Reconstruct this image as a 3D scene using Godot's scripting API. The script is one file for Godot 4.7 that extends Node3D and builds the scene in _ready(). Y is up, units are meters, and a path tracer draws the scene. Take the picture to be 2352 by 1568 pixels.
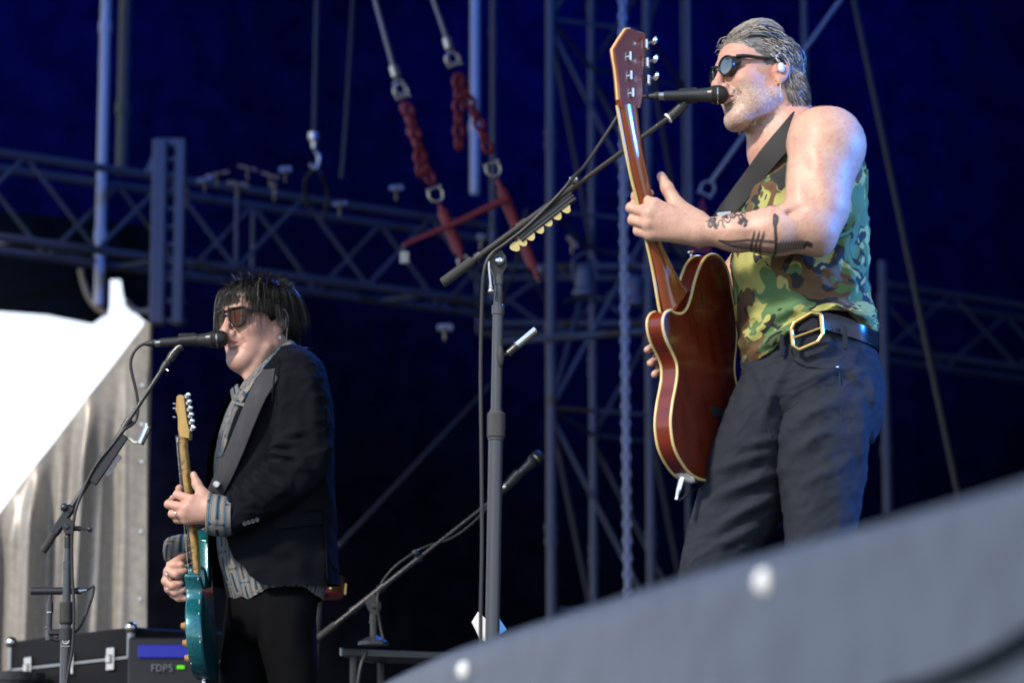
extends Node3D
# A festival stage seen from the pit: two guitarists under a dark stage roof. Positions are laid out with at(), which turns
# a measured direction and a depth into a point of the place; everything then stands there at its real size.

const EYE := Vector3(0, 1.7, 0)
const TILT := 10.0
const LENS := 6990.0
const DECK := 1.78
const Z1 := -7.0      # the singer's depth
const Z2 := -9.0      # the guitarist's depth
const S1 := 0.001017  # metres per unit at the singer
const S2 := 0.001307  # metres per unit at the guitarist
var rng := RandomNumberGenerator.new()
var M := {}
var taken := {}
var wrinkles := FastNoiseLite.new()

func at(x: float, y: float, z: float) -> Vector3:
	var p := deg_to_rad(TILT)
	var dx := (x - 1176.0) / LENS
	var dy := (784.0 - y) / LENS
	var d := Vector3(dx, dy * cos(p) + sin(p), dy * sin(p) - cos(p))
	return EYE + d * (z / d.z)

func on_plane(x: float, y: float, point: Vector3, normal: Vector3) -> Vector3:
	var d := at(x, y, -1.0) - EYE
	return EYE + d * ((point - EYE).dot(normal) / d.dot(normal))

func one(x: float, y: float, dz := 0.0) -> Vector3:
	return at(x, y, Z1 + dz)

func two(x: float, y: float, dz := 0.0) -> Vector3:
	return at(x, y, Z2 + dz)

func numbered(called: String) -> String:
	if not taken.has(called):
		taken[called] = 0
		return called
	taken[called] += 1
	return "%s_%03d" % [called, taken[called]]

func thing(called: String, label: String, category: String, group := "", where := Vector3.ZERO) -> Node3D:
	var o := Node3D.new()
	o.name = numbered(called)
	add_child(o)
	o.position = where
	tag(o, label, category, group)
	return o

func tag(o: Node, label: String, category: String, group := "") -> void:
	o.set_meta("label", label)
	o.set_meta("category", category)
	if group:
		o.set_meta("group", group)

func tone(r: float, g: float, b: float) -> Color:
	return Color(r, g, b).linear_to_srgb()

func mat(r: float, g: float, b: float, rough := 0.6, metal := 0.0) -> StandardMaterial3D:
	var m := StandardMaterial3D.new()
	m.albedo_color = tone(r, g, b)
	m.roughness = rough
	m.metallic = metal
	return m

func noise(freq: float, octaves := 3, seeded := 1) -> FastNoiseLite:
	var n := FastNoiseLite.new()
	n.noise_type = FastNoiseLite.TYPE_SIMPLEX
	n.frequency = freq
	n.fractal_octaves = octaves
	n.seed = seeded
	return n

func noise_tex(freq: float, octaves := 3, seeded := 1, size := 256, ramp: Array = []) -> NoiseTexture2D:
	var t := NoiseTexture2D.new()
	t.width = size
	t.height = size
	t.seamless = true
	t.noise = noise(freq, octaves, seeded)
	if ramp.size():
		var g := Gradient.new()
		g.offsets = PackedFloat32Array()
		g.colors = PackedColorArray()
		var off := PackedFloat32Array()
		var cols := PackedColorArray()
		for r in ramp:
			off.append(r[0])
			cols.append(r[1])
		g.offsets = off
		g.colors = cols
		t.color_ramp = g
	return t

func grained(m: StandardMaterial3D, scale: float, relief: float, freq := 0.05, lo := 0.7) -> StandardMaterial3D:
	# Fine grain: a mottled tone and a shallow relief, both tiling over the three planes.
	m.uv1_triplanar = true
	m.uv1_scale = Vector3.ONE * scale
	m.albedo_texture = noise_tex(freq, 4, 7, 256, [[0.0, Color(lo, lo, lo)], [1.0, Color(1, 1, 1)]])
	if relief > 0.0:
		m.heightmap_enabled = true
		m.heightmap_texture = noise_tex(freq * 2.0, 4, 11, 256)
		m.heightmap_scale = relief
	return m

# ---------------------------------------------------------------- mesh building
class Shape:
	var v := PackedVector3Array()
	var n := PackedVector3Array()
	var uv := PackedVector2Array()
	var col := PackedColorArray()
	var idx := PackedInt32Array()
	var tint := Color.WHITE

	func put(p: Vector3, nn: Vector3, u := Vector2.ZERO) -> int:
		v.append(p)
		n.append(nn)
		uv.append(u)
		col.append(tint)
		return v.size() - 1

	func tri(a: int, b: int, c: int) -> void:
		var g := (v[b] - v[a]).cross(v[c] - v[a])
		if g.dot(n[a] + n[b] + n[c]) > 0.0:
			idx.append_array(PackedInt32Array([a, c, b]))
		else:
			idx.append_array(PackedInt32Array([a, b, c]))

	func quad(a: int, b: int, c: int, d: int) -> void:
		tri(a, b, c)
		tri(a, c, d)

	func face(pts: Array, nn := Vector3.ZERO) -> void:
		var f := nn
		if f == Vector3.ZERO:
			f = -(pts[1] - pts[0]).cross(pts[2] - pts[0]).normalized()
		var k := []
		for p in pts:
			k.append(put(p, f))
		for i in range(1, k.size() - 1):
			tri(k[0], k[i], k[i + 1])

	func tube(path: Array, radii: Array, sides := 8, caps := true, flat := 1.0) -> void:
		var count := path.size()
		if count < 2:
			return
		var t0: Vector3 = (path[1] - path[0]).normalized()
		var up := Vector3(0, 0, 1) if absf(t0.z) < 0.8 else Vector3.UP
		var side := t0.cross(up).normalized()
		var first := v.size()
		for i in count:
			var t: Vector3 = (path[mini(i + 1, count - 1)] - path[maxi(i - 1, 0)]).normalized()
			side = (side - t * side.dot(t)).normalized()
			var other := t.cross(side)
			var r: float = radii[mini(i, radii.size() - 1)]
			for k in sides + 1:
				var a := TAU * k / sides
				var d := side * cos(a) + other * sin(a) * flat
				put(path[i] + d * r, (side * cos(a) + other * sin(a) / flat).normalized(), Vector2(float(k) / sides, float(i) / (count - 1)))
		for i in count - 1:
			for k in sides:
				var a := first + i * (sides + 1) + k
				quad(a, a + 1, a + sides + 2, a + sides + 1)
		if caps:
			for e in [0, count - 1]:
				var t: Vector3 = (path[0] - path[1]).normalized() if e == 0 else (path[count - 1] - path[count - 2]).normalized()
				var c := put(path[e], t)
				var ring := []
				for k in sides:
					ring.append(put(v[first + e * (sides + 1) + k], t))
				for k in sides:
					tri(c, ring[k], ring[(k + 1) % sides])

	func rod(a: Vector3, b: Vector3, r: float, sides := 8) -> void:
		tube([a, b], [r], sides)

	func lathe(a: Vector3, b: Vector3, prof: Array, sides := 16) -> void:
		# prof: [distance from a towards b, radius] pairs; each band has its own sharp edges
		var t := (b - a).normalized()
		var side := t.cross(Vector3(0, 0, 1) if absf(t.z) < 0.8 else Vector3.UP).normalized()
		var other := t.cross(side)
		for i in prof.size() - 1:
			var p: Array = prof[i]
			var q: Array = prof[i + 1]
			var run: float = q[0] - p[0]
			var rise: float = q[1] - p[1]
			var first := v.size()
			for k in sides + 1:
				var an := TAU * k / sides
				var d := side * cos(an) + other * sin(an)
				var nn := (d * run - t * rise)
				nn = nn.normalized() if nn.length() > 1e-9 else t
				put(a + t * p[0] + d * p[1], nn, Vector2(float(k) / sides, 0))
				put(a + t * q[0] + d * q[1], nn, Vector2(float(k) / sides, 1))
			for k in sides:
				var j := first + k * 2
				quad(j, j + 1, j + 3, j + 2)

	func ball(c: Vector3, b: Basis, segs := 16, rings := 10) -> void:
		# b: three half-axes
		var inv := b.inverse().transposed()
		var first := v.size()
		for i in rings + 1:
			var th := PI * i / rings
			for k in segs + 1:
				var ph := TAU * k / segs
				var d := Vector3(sin(th) * cos(ph), cos(th), sin(th) * sin(ph))
				put(c + b * d, (inv * d).normalized(), Vector2(float(k) / segs, float(i) / rings))
		for i in rings:
			for k in segs:
				var j := first + i * (segs + 1) + k
				quad(j, j + 1, j + segs + 2, j + segs + 1)

	func sphere(c: Vector3, r: float, segs := 12, rings := 8) -> void:
		ball(c, Basis.from_scale(Vector3.ONE * r), segs, rings)

	func box(xf: Transform3D, size: Vector3, bevel := 0.0) -> void:
		var h := size * 0.5
		bevel = minf(bevel, minf(h.x, minf(h.y, h.z)) * 0.9)
		var axes := [Vector3.RIGHT, Vector3.UP, Vector3.BACK]
		for ax in 3:
			for s: float in [-1.0, 1.0]:
				var u: Vector3 = axes[(ax + 1) % 3]
				var w: Vector3 = axes[(ax + 2) % 3]
				var f: Vector3 = axes[ax] * s
				var c := f * h[ax]
				var hu := h[(ax + 1) % 3] - bevel
				var hw := h[(ax + 2) % 3] - bevel
				var pts := []
				for q in [[-1, -1], [1, -1], [1, 1], [-1, 1]]:
					pts.append(xf * (c + u * hu * q[0] + w * hw * q[1]))
				face(pts, (xf.basis * f).normalized())
		if bevel <= 0.0:
			return
		for ax in 3:
			var u := (ax + 1) % 3
			var w := (ax + 2) % 3
			for su: float in [-1.0, 1.0]:
				for sw: float in [-1.0, 1.0]:
					var pts := []
					for e: float in [-1.0, 1.0]:
						var order := [0, 1] if e < 0 else [1, 0]
						for o in order:
							var p := Vector3.ZERO
							p[ax] = e * (h[ax] - bevel)
							p[u] = su * (h[u] - (bevel if o == 1 else 0.0))
							p[w] = sw * (h[w] - (bevel if o == 0 else 0.0))
							pts.append(xf * p)
					var f := Vector3.ZERO
					f[u] = su
					f[w] = sw
					face(pts, (xf.basis * f).normalized())
		for sx: float in [-1.0, 1.0]:
			for sy: float in [-1.0, 1.0]:
				for sz: float in [-1.0, 1.0]:
					var sg := Vector3(sx, sy, sz)
					var pts := []
					for ax in 3:
						var p := (h - Vector3.ONE * bevel) * sg
						p[ax] = h[ax] * sg[ax]
						pts.append(xf * p)
					face(pts, (xf.basis * sg).normalized())

	func prism(poly: Array, back: Vector3, round := false) -> void:
		# poly: points of one plane, in order; back: the offset to the other face
		var c := Vector3.ZERO
		for p in poly:
			c += p
		c /= poly.size()
		var nn := -back.normalized()
		var ux: Vector3 = (poly[1] - poly[0]).normalized()
		for i in poly.size():
			if ux.length() < 0.5:
				ux = (poly[i] - poly[0]).normalized()
		ux = (ux - nn * ux.dot(nn)).normalized()
		var uy := nn.cross(ux)
		var flat := PackedVector2Array()
		for p in poly:
			flat.append(Vector2((p - c).dot(ux), (p - c).dot(uy)))
		var tris := Geometry2D.triangulate_polygon(flat)
		for side in 2:
			var first := v.size()
			for i in poly.size():
				put(poly[i] + (back if side else Vector3.ZERO), -nn if side else nn, flat[i])
			for i in range(0, tris.size(), 3):
				tri(first + tris[i], first + tris[i + 1], first + tris[i + 2])
		wall(poly, back, round)

	func wall(poly: Array, back: Vector3, round := false) -> void:
		var m := poly.size()
		var area := 0.0
		var nn := -back.normalized()
		var c := Vector3.ZERO
		for p in poly:
			c += p
		c /= m
		for i in m:
			area += (poly[i] - c).cross(poly[(i + 1) % m] - c).dot(nn)
		var sg := 1.0 if area > 0 else -1.0
		var out := []
		for i in m:
			out.append((poly[(i + 1) % m] - poly[i]).cross(nn).normalized() * sg)
		var run := 0.0
		for i in m:
			var j := (i + 1) % m
			var na: Vector3 = out[i]
			var nb: Vector3 = out[i]
			if round:
				var pa: Vector3 = out[(i + m - 1) % m]
				var pb: Vector3 = out[j]
				if pa.dot(na) > 0.5:
					na = (na + pa).normalized()
				if pb.dot(nb) > 0.5:
					nb = (nb + pb).normalized()
			var len: float = (poly[j] - poly[i]).length()
			var a := put(poly[i], na, Vector2(run, 0))
			var b := put(poly[j], nb, Vector2(run + len, 0))
			var d := put(poly[j] + back, nb, Vector2(run + len, back.length()))
			var e := put(poly[i] + back, na, Vector2(run, back.length()))
			run += len
			quad(a, b, d, e)

	func sheet(rows: Array, closed := false, outward := 1.0) -> void:
		# rows: arrays of points; normals from the neighbours. outward flips them.
		var R := rows.size()
		var K: int = rows[0].size()
		var first := v.size()
		for i in R:
			for k in K:
				var a: Vector3 = rows[mini(i + 1, R - 1)][k] - rows[maxi(i - 1, 0)][k]
				var k0 := k - 1
				var k1 := k + 1
				if closed:
					if k == 0: k0 = K - 2
					if k == K - 1: k1 = 1
				var b: Vector3 = rows[i][clampi(k1, 0, K - 1)] - rows[i][clampi(k0, 0, K - 1)]
				put(rows[i][k], a.cross(b).normalized() * outward, Vector2(float(k) / (K - 1), float(i) / (R - 1)))
		for i in R - 1:
			for k in K - 1:
				var j := first + i * K + k
				quad(j, j + 1, j + K + 1, j + K)

	func mesh() -> ArrayMesh:
		var a := []
		a.resize(Mesh.ARRAY_MAX)
		a[Mesh.ARRAY_VERTEX] = v
		a[Mesh.ARRAY_NORMAL] = n
		a[Mesh.ARRAY_TEX_UV] = uv
		a[Mesh.ARRAY_COLOR] = col
		a[Mesh.ARRAY_INDEX] = idx
		var m := ArrayMesh.new()
		m.add_surface_from_arrays(Mesh.PRIMITIVE_TRIANGLES, a)
		return m

func obj(called: String, s: Shape, m: Material, parent: Node = null) -> MeshInstance3D:
	var o := MeshInstance3D.new()
	o.mesh = s.mesh()
	o.material_override = m
	if parent == null:
		o.name = numbered(called)
		add_child(o)
	else:
		o.name = called
		parent.add_child(o, true)
	return o

func structure(called: String, s: Shape, m: Material) -> MeshInstance3D:
	var o := obj(called, s, m)
	o.set_meta("kind", "structure")
	return o

func curve(pts: Array, steps: int) -> Array:
	# Catmull-Rom through the points (Vector3, Vector2 or float)
	var out := []
	var m := pts.size()
	for i in m - 1:
		var p0 = pts[maxi(i - 1, 0)]
		var p1 = pts[i]
		var p2 = pts[i + 1]
		var p3 = pts[mini(i + 2, m - 1)]
		for k in steps:
			var t := float(k) / steps
			var t2 := t * t
			var t3 := t2 * t
			out.append((p1 * 2.0 + (p2 - p0) * t + (p0 * 2.0 - p1 * 5.0 + p2 * 4.0 - p3) * t2 + (p1 * 3.0 - p0 - p2 * 3.0 + p3) * t3) * 0.5)
	out.append(pts[m - 1])
	return out

func basis_for(y: Vector3, z_hint := Vector3.BACK) -> Basis:
	# a turn whose y runs along the given axis
	var yy := y.normalized()
	var x := yy.cross(z_hint)
	if x.length() < 0.05:
		x = yy.cross(Vector3.RIGHT)
	x = x.normalized()
	return Basis(x, yy, x.cross(yy))

# ---------------------------------------------------------------- soft bodies: a distance field meshed as surface nets
class Field:
	var kind := PackedInt32Array()   # 0 tapered capsule, 1 ellipsoid; negative op cuts
	var A := PackedVector3Array()
	var B := PackedVector3Array()
	var ra := PackedFloat32Array()
	var rb := PackedFloat32Array()
	var kk := PackedFloat32Array()
	var cut := PackedByteArray()
	var lo := PackedVector3Array()
	var hi := PackedVector3Array()
	var inv := []
	var xf := Transform3D.IDENTITY
	var unit := 1.0

	func cap(a: Vector3, b: Vector3, r1: float, r2: float, k := 0.01, is_cut := false) -> void:
		a = xf * a
		b = xf * b
		r1 *= unit
		r2 *= unit
		k *= unit
		kind.append(0)
		A.append(a)
		B.append(b)
		ra.append(r1)
		rb.append(r2)
		kk.append(k)
		cut.append(1 if is_cut else 0)
		var r := maxf(r1, r2) + k + 0.002
		lo.append(a.min(b) - Vector3.ONE * r)
		hi.append(a.max(b) + Vector3.ONE * r)
		inv.append(null)

	func ell(c: Vector3, radii: Vector3, k := 0.01, is_cut := false, turn := Basis.IDENTITY) -> void:
		var full := xf.basis.orthonormalized() * turn
		c = xf * c
		radii *= unit
		k *= unit
		kind.append(1)
		A.append(c)
		B.append(radii)
		ra.append(minf(radii.x, minf(radii.y, radii.z)))
		rb.append(0.0)
		kk.append(k)
		cut.append(1 if is_cut else 0)
		var r := maxf(radii.x, maxf(radii.y, radii.z)) + k + 0.002
		lo.append(c - Vector3.ONE * r)
		hi.append(c + Vector3.ONE * r)
		inv.append(full.transposed())

	func ball(c: Vector3, r: float, k := 0.01, is_cut := false) -> void:
		cap(c, c + Vector3(0, 0.0001, 0), r, r, k, is_cut)

	func value(p: Vector3, list: PackedInt32Array) -> float:
		var d := 1000.0
		for i in list:
			var e: float
			if kind[i] == 0:
				var a := A[i]
				var ab := B[i] - a
				var h := clampf((p - a).dot(ab) / ab.length_squared(), 0.0, 1.0)
				e = p.distance_to(a + ab * h) - lerpf(ra[i], rb[i], h)
			else:
				var q: Vector3 = inv[i] * (p - A[i])
				var r := B[i]
				var q1 := q / r
				var k0 := q1.length()
				e = k0 * (k0 - 1.0) / maxf((q1 / r).length(), 1e-6)
			var k := kk[i]
			if cut[i]:
				var h := maxf(k - absf(d + e), 0.0) / k
				d = maxf(d, -e) + h * h * k * 0.25
			else:
				if d > 900.0:
					d = e
				else:
					var h := maxf(k - absf(d - e), 0.0) / k
					d = minf(d, e) - h * h * k * 0.25
		return d

	func mesh_into(s: Shape, cell: float, box: AABB, look: Callable) -> void:
		var nx := int(ceil(box.size.x / cell)) + 1
		var ny := int(ceil(box.size.y / cell)) + 1
		var nz := int(ceil(box.size.z / cell)) + 1
		var o := box.position
		var f := PackedFloat32Array()
		f.resize(nx * ny * nz)
		f.fill(1e9)
		var Bk := 4
		var half := cell * Bk * 0.5
		var reach := half * 1.7321 + cell * 1.5
		var active := []
		var near_all := PackedInt32Array()
		for i in kind.size():
			if lo[i].x < box.end.x and hi[i].x > o.x and lo[i].y < box.end.y and hi[i].y > o.y and lo[i].z < box.end.z and hi[i].z > o.z:
				near_all.append(i)
		for bz in range(0, nz, Bk):
			for by in range(0, ny, Bk):
				for bx in range(0, nx, Bk):
					var c := o + Vector3(bx, by, bz) * cell + Vector3.ONE * half
					var near := PackedInt32Array()
					for i in near_all:
						var l := lo[i]
						var g := hi[i]
						if c.x > l.x - reach and c.x < g.x + reach and c.y > l.y - reach and c.y < g.y + reach and c.z > l.z - reach and c.z < g.z + reach:
							near.append(i)
					if near.is_empty():
						continue
					if absf(value(c, near)) > reach * 1.25:
						continue
					active.append(Vector3i(bx, by, bz))
					for z in range(bz, mini(bz + Bk, nz)):
						for y in range(by, mini(by + Bk, ny)):
							for x in range(bx, mini(bx + Bk, nx)):
								f[x + nx * (y + ny * z)] = value(o + Vector3(x, y, z) * cell, near)
		var at_cell := {}
		var step := [0, 1, nx, nx + 1, nx * ny, nx * ny + 1, nx * ny + nx, nx * ny + nx + 1]
		var corner := [Vector3(0, 0, 0), Vector3(1, 0, 0), Vector3(0, 1, 0), Vector3(1, 1, 0), Vector3(0, 0, 1), Vector3(1, 0, 1), Vector3(0, 1, 1), Vector3(1, 1, 1)]
		var edges := [[0, 1], [2, 3], [4, 5], [6, 7], [0, 2], [1, 3], [4, 6], [5, 7], [0, 4], [1, 5], [2, 6], [3, 7]]
		var first := s.v.size()
		for b: Vector3i in active:
			for z in range(b.z, mini(b.z + Bk, nz - 1)):
				for y in range(b.y, mini(b.y + Bk, ny - 1)):
					for x in range(b.x, mini(b.x + Bk, nx - 1)):
						var j := x + nx * (y + ny * z)
						var pos := 0
						var bad := false
						for q in 8:
							var w := f[j + step[q]]
							if w > 1e8:
								bad = true
								break
							if w > 0.0:
								pos += 1
						if bad or pos == 0 or pos == 8:
							continue
						var sum := Vector3.ZERO
						var cnt := 0
						for e in edges:
							var w0 := f[j + step[e[0]]]
							var w1 := f[j + step[e[1]]]
							if (w0 > 0.0) != (w1 > 0.0):
								sum += corner[e[0]].lerp(corner[e[1]], w0 / (w0 - w1))
								cnt += 1
						s.v.append(o + (Vector3(x, y, z) + sum / cnt) * cell)
						s.n.append(Vector3(
							f[j + step[1]] + f[j + step[3]] + f[j + step[5]] + f[j + step[7]] - f[j] - f[j + step[2]] - f[j + step[4]] - f[j + step[6]],
							f[j + step[2]] + f[j + step[3]] + f[j + step[6]] + f[j + step[7]] - f[j] - f[j + step[1]] - f[j + step[4]] - f[j + step[5]],
							f[j + step[4]] + f[j + step[5]] + f[j + step[6]] + f[j + step[7]] - f[j] - f[j + step[1]] - f[j + step[2]] - f[j + step[3]]).normalized())
						at_cell[j] = s.v.size() - 1
		for j: int in at_cell:
			var a: int = at_cell[j]
			for ax in 3:
				var d1: int = [nx, nx * ny, 1][ax]
				var d2: int = [nx * ny, 1, nx][ax]
				var da: int = [1, nx, nx * ny][ax]
				var w0 := f[j]
				var w1 := f[j + da]
				if (w0 > 0.0) == (w1 > 0.0):
					continue
				if not (at_cell.has(j - d1) and at_cell.has(j - d2) and at_cell.has(j - d1 - d2)):
					continue
				var b: int = at_cell[j - d1]
				var c: int = at_cell[j - d1 - d2]
				var d: int = at_cell[j - d2]
				if w0 < 0.0:
					s.idx.append_array(PackedInt32Array([a, c, b, a, d, c]))
				else:
					s.idx.append_array(PackedInt32Array([a, b, c, a, c, d]))
		for i in range(first, s.v.size()):
			var got: Array = look.call(s.v[i], s.n[i])
			s.col.append(got[0])
			s.uv.append(got[1])
			if got.size() > 2:
				s.v[i] += s.n[i] * got[2]

# ---------------------------------------------------------------- the scene
func _ready() -> void:
	rng.seed = 20240611
	wrinkles.noise_type = FastNoiseLite.TYPE_SIMPLEX
	wrinkles.frequency = 1.0
	wrinkles.fractal_octaves = 2
	wrinkles.seed = 40
	# camera
	var cam := Camera3D.new()
	cam.name = "camera"
	add_child(cam)
	cam.position = EYE
	cam.rotation_degrees = Vector3(TILT, 0, 0)
	cam.fov = rad_to_deg(2.0 * atan(784.0 / LENS))
	cam.near = 0.1
	cam.far = 900.0
	var lens := CameraAttributesPhysical.new()
	lens.frustum_focal_length = 107.0
	lens.frustum_focus_distance = 7.9
	lens.exposure_aperture = 107.0 / 30.0
	lens.frustum_near = 0.1
	lens.frustum_far = 900.0
	cam.attributes = lens
	cam.fov = rad_to_deg(2.0 * atan(784.0 / LENS))
	cam.current = true
	# sky: a bright, evenly hazy evening
	var sky := ProceduralSkyMaterial.new()
	sky.sky_top_color = tone(0.28, 0.46, 0.80)
	sky.sky_horizon_color = tone(0.98, 0.99, 1.0)
	sky.sky_curve = 0.22
	sky.ground_bottom_color = tone(0.10, 0.10, 0.09)
	sky.ground_horizon_color = tone(0.28, 0.28, 0.27)
	sky.sun_angle_max = 1.0
	var env := Environment.new()
	env.background_mode = Environment.BG_SKY
	env.sky = Sky.new()
	env.sky.sky_material = sky
	env.tonemap_mode = Environment.TONE_MAPPER_LINEAR
	env.tonemap_exposure = 2.3
	env.background_energy_multiplier = 0.76
	env.sdfgi_enabled = true
	env.ssao_enabled = true
	env.ssil_enabled = true
	var we := WorldEnvironment.new()
	we.name = "environment"
	we.environment = env
	add_child(we)
	# the sun, veiled, to the left in front of the stage
	var sun := DirectionalLight3D.new()
	sun.name = "sun"
	add_child(sun)
	sun.light_color = tone(1.0, 0.88, 0.74)
	sun.light_energy = 0.68
	sun.light_angular_distance = 6.0
	sun.shadow_enabled = true
	sun.look_at_from_position(Vector3(-0.60, 0.62, 0.62), Vector3.ZERO)
	make_materials()
	make_setting()
	make_rigging()
	make_foreground()
	make_backline()
	make_stands()
	make_singer()
	make_red_guitar()
	make_guitarist()
	make_teal_guitar()

func make_materials() -> void:
	M.black_metal = mat(0.018, 0.019, 0.022, 0.38)
	M.black_satin = mat(0.03, 0.032, 0.036, 0.3)
	M.rubber = mat(0.02, 0.02, 0.022, 0.6)
	M.grip = grained(mat(0.045, 0.044, 0.042, 0.75), 60.0, 0.02)
	M.tube_grey = mat(0.055, 0.062, 0.075, 0.34, 0.1)
	M.chrome = mat(0.75, 0.77, 0.8, 0.12, 1.0)
	M.nickel = mat(0.55, 0.54, 0.52, 0.25, 1.0)
	M.brass = mat(0.75, 0.52, 0.2, 0.25, 1.0)
	M.gold = mat(0.8, 0.55, 0.2, 0.22, 1.0)
	M.alu = grained(mat(0.125, 0.13, 0.14, 0.5), 6.0, 0.0, 0.05, 0.6)
	M.white_paint = grained(mat(0.62, 0.62, 0.61, 0.45), 6.0, 0.0, 0.05, 0.8)
	M.red_paint = grained(mat(0.36, 0.045, 0.085, 0.5), 20.0, 0.0)
	M.wire = mat(0.28, 0.29, 0.30, 0.5, 0.5)
	M.black_cloth = grained(mat(0.005, 0.008, 0.013, 0.95), 4.0, 0.1)
	M.backdrop = grained(mat(0.0045, 0.0055, 0.0085, 0.95), 0.5, 0.0, 0.02, 0.7)
	for m in [M.black_cloth, M.backdrop]:
		m.specular_mode = BaseMaterial3D.SPECULAR_DISABLED
	M.white_plastic = mat(0.72, 0.72, 0.70, 0.4)
	M.cable = mat(0.016, 0.016, 0.018, 0.45)
	M.pick_yellow = mat(0.52, 0.43, 0.17, 0.35)
	M.pick_grey = mat(0.10, 0.11, 0.12, 0.35)

func make_setting() -> void:
	# ground to the horizon
	var s := Shape.new()
	s.face([Vector3(-600, 0, -600), Vector3(600, 0, -600), Vector3(600, 0, 600), Vector3(-600, 0, 600)], Vector3.UP)
	structure("ground", s, grained(mat(0.16, 0.17, 0.11, 0.95), 0.3, 0.0))
	# stage deck on its black front skirt
	s = Shape.new()
	s.box(Transform3D(Basis.IDENTITY, Vector3(0, DECK - 0.1, -16.2)), Vector3(30, 0.2, 20.4), 0.01)
	structure("stage_floor", s, grained(mat(0.03, 0.031, 0.034, 0.7), 1.5, 0.05))
	s = Shape.new()
	s.box(Transform3D(Basis.IDENTITY, Vector3(0, (DECK - 0.2) / 2, -6.2)), Vector3(30, DECK - 0.2, 0.06))
	structure("stage_skirt_wall", s, M.black_cloth)
	# roof over the stage and the masked wing on the right
	s = Shape.new()
	s.box(Transform3D(Basis.IDENTITY, Vector3(3.5, 10.6, -16.0)), Vector3(23, 0.3, 19))
	structure("stage_roof", s, mat(0.012, 0.014, 0.02, 0.9))
	s = Shape.new()
	s.box(Transform3D(Basis.IDENTITY, Vector3(9.2, 5.5, -15.5)), Vector3(0.2, 10.0, 18))
	structure("wing_wall", s, M.black_cloth)
	# unseen black panel, added to keep sky light off the rigging behind
	s = Shape.new()
	s.box(Transform3D(Basis.IDENTITY, Vector3(5.0, 8.25, -6.55)), Vector3(20, 4.4, 0.06))
	structure("added_sky_block_wall", s, M.black_cloth)
	# backdrop: a dark blue cloth with the upstage corner left open to the sky on one side
	var z := -24.0
	var hole := at(338, 600, z)
	var b := Shape.new()
	b.prism([Vector3(-15, 10.4, z), Vector3(9, 10.4, z), Vector3(9, DECK, z), Vector3(hole.x, DECK, z), Vector3(hole.x, hole.y, z), Vector3(-15, hole.y, z)], Vector3(0, 0, -0.03))
	structure("backdrop_wall", b, M.backdrop)
	# black valance hanging under the truss beside the opening, with its rope edge
	var zv := -19.6
	var v := thing("black_valance", "black cloth valance hanging under the truss above the bright opening", "drape")
	var pts := []
	for p in [[-500, 430], [350, 520], [352, 772], [337, 742], [312, 720], [292, 702], [282, 680], [276, 640], [251, 639], [249, 700], [246, 716], [228, 729], [210, 742], [120, 724], [105, 721], [0, 713], [-500, 668]]:
		pts.append(at(p[0], p[1], zv))
	s = Shape.new()
	s.prism(pts, Vector3(0, 0, -0.04))
	obj("cloth", s, M.black_cloth, v)
	var rope := grained(mat(0.5, 0.4, 0.26, 0.7), 12.0, 0.1)
	for path in [[[184, 618], [190, 645], [200, 675], [218, 703], [244, 722]], [[289, 690], [300, 706], [320, 716], [346, 712]]]:
		var q := []
		for p in path:
			q.append(at(p[0], p[1], zv + 0.06))
		s = Shape.new()
		s.tube(curve(q, 5), [0.02], 8)
		obj("edge_rope", s, rope, v)
	# translucent tarpaulin on the side of the stage, cut on the slant, gathered into soft folds
	var t := thing("tarpaulin", "beige grey tarpaulin in soft vertical folds with a slanted top edge", "tarpaulin")
	var rows := []
	var nn := noise(0.9, 2, 5)
	var cols := 150
	for i in 41:
		var row := []
		for k in cols + 1:
			var px := lerpf(-260.0, 336.0, float(k) / cols)
			var top := 1175.0 - px * 1.30
			var bottom := 1640.0
			var py := lerpf(top, bottom, float(i) / 40.0)
			var p := at(px, py, -12.4)
			var w := 0.12 + 0.88 * smoothstep(0.0, 9.0, float(i))
			var fold := sin(p.x * 31.0 + 0.9 * sin(p.y * 1.3 + p.x * 7.0)) * 0.7 + sin(p.x * 67.0 + 2.0 * sin(p.y * 0.9)) * 0.35 + nn.get_noise_2d(p.x * 3.0, p.y * 0.6) * 0.8
			var calm := clampf((300.0 - px) / 60.0, 0.08, 1.0)
			p.z += fold * 0.065 * w * calm
			row.append(p)
		rows.append(row)
	s = Shape.new()
	s.sheet(rows)
	var tm := mat(0.42, 0.40, 0.37, 0.42, 0.2)
	tm.backlight_enabled = true
	tm.backlight = Color(0.60, 0.60, 0.62)
	obj("sheet", s, grained(tm, 2.0, 0.0, 0.03, 0.85), t)
	s = Shape.new()
	var post_top := at(339, 742, -12.5)
	s.tube([post_top, Vector3(post_top.x, DECK, post_top.z)], [0.02], 10)
	obj("edge_post", s, mat(0.32, 0.30, 0.28, 0.5), t)
	for y in [885, 975, 1060, 1220, 1375]:
		s = Shape.new()
		var c := at(327 - (y - 885) * 0.012, y, -12.36)
		s.lathe(c + Vector3(0, 0, -0.01), c + Vector3(0, 0, 0.01), [[0, 0.011], [0.014, 0.011], [0.017, 0.008], [0.017, 0.0]], 14)
		obj("eyelet", s, mat(0.6, 0.6, 0.6, 0.3, 1.0), t)

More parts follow.
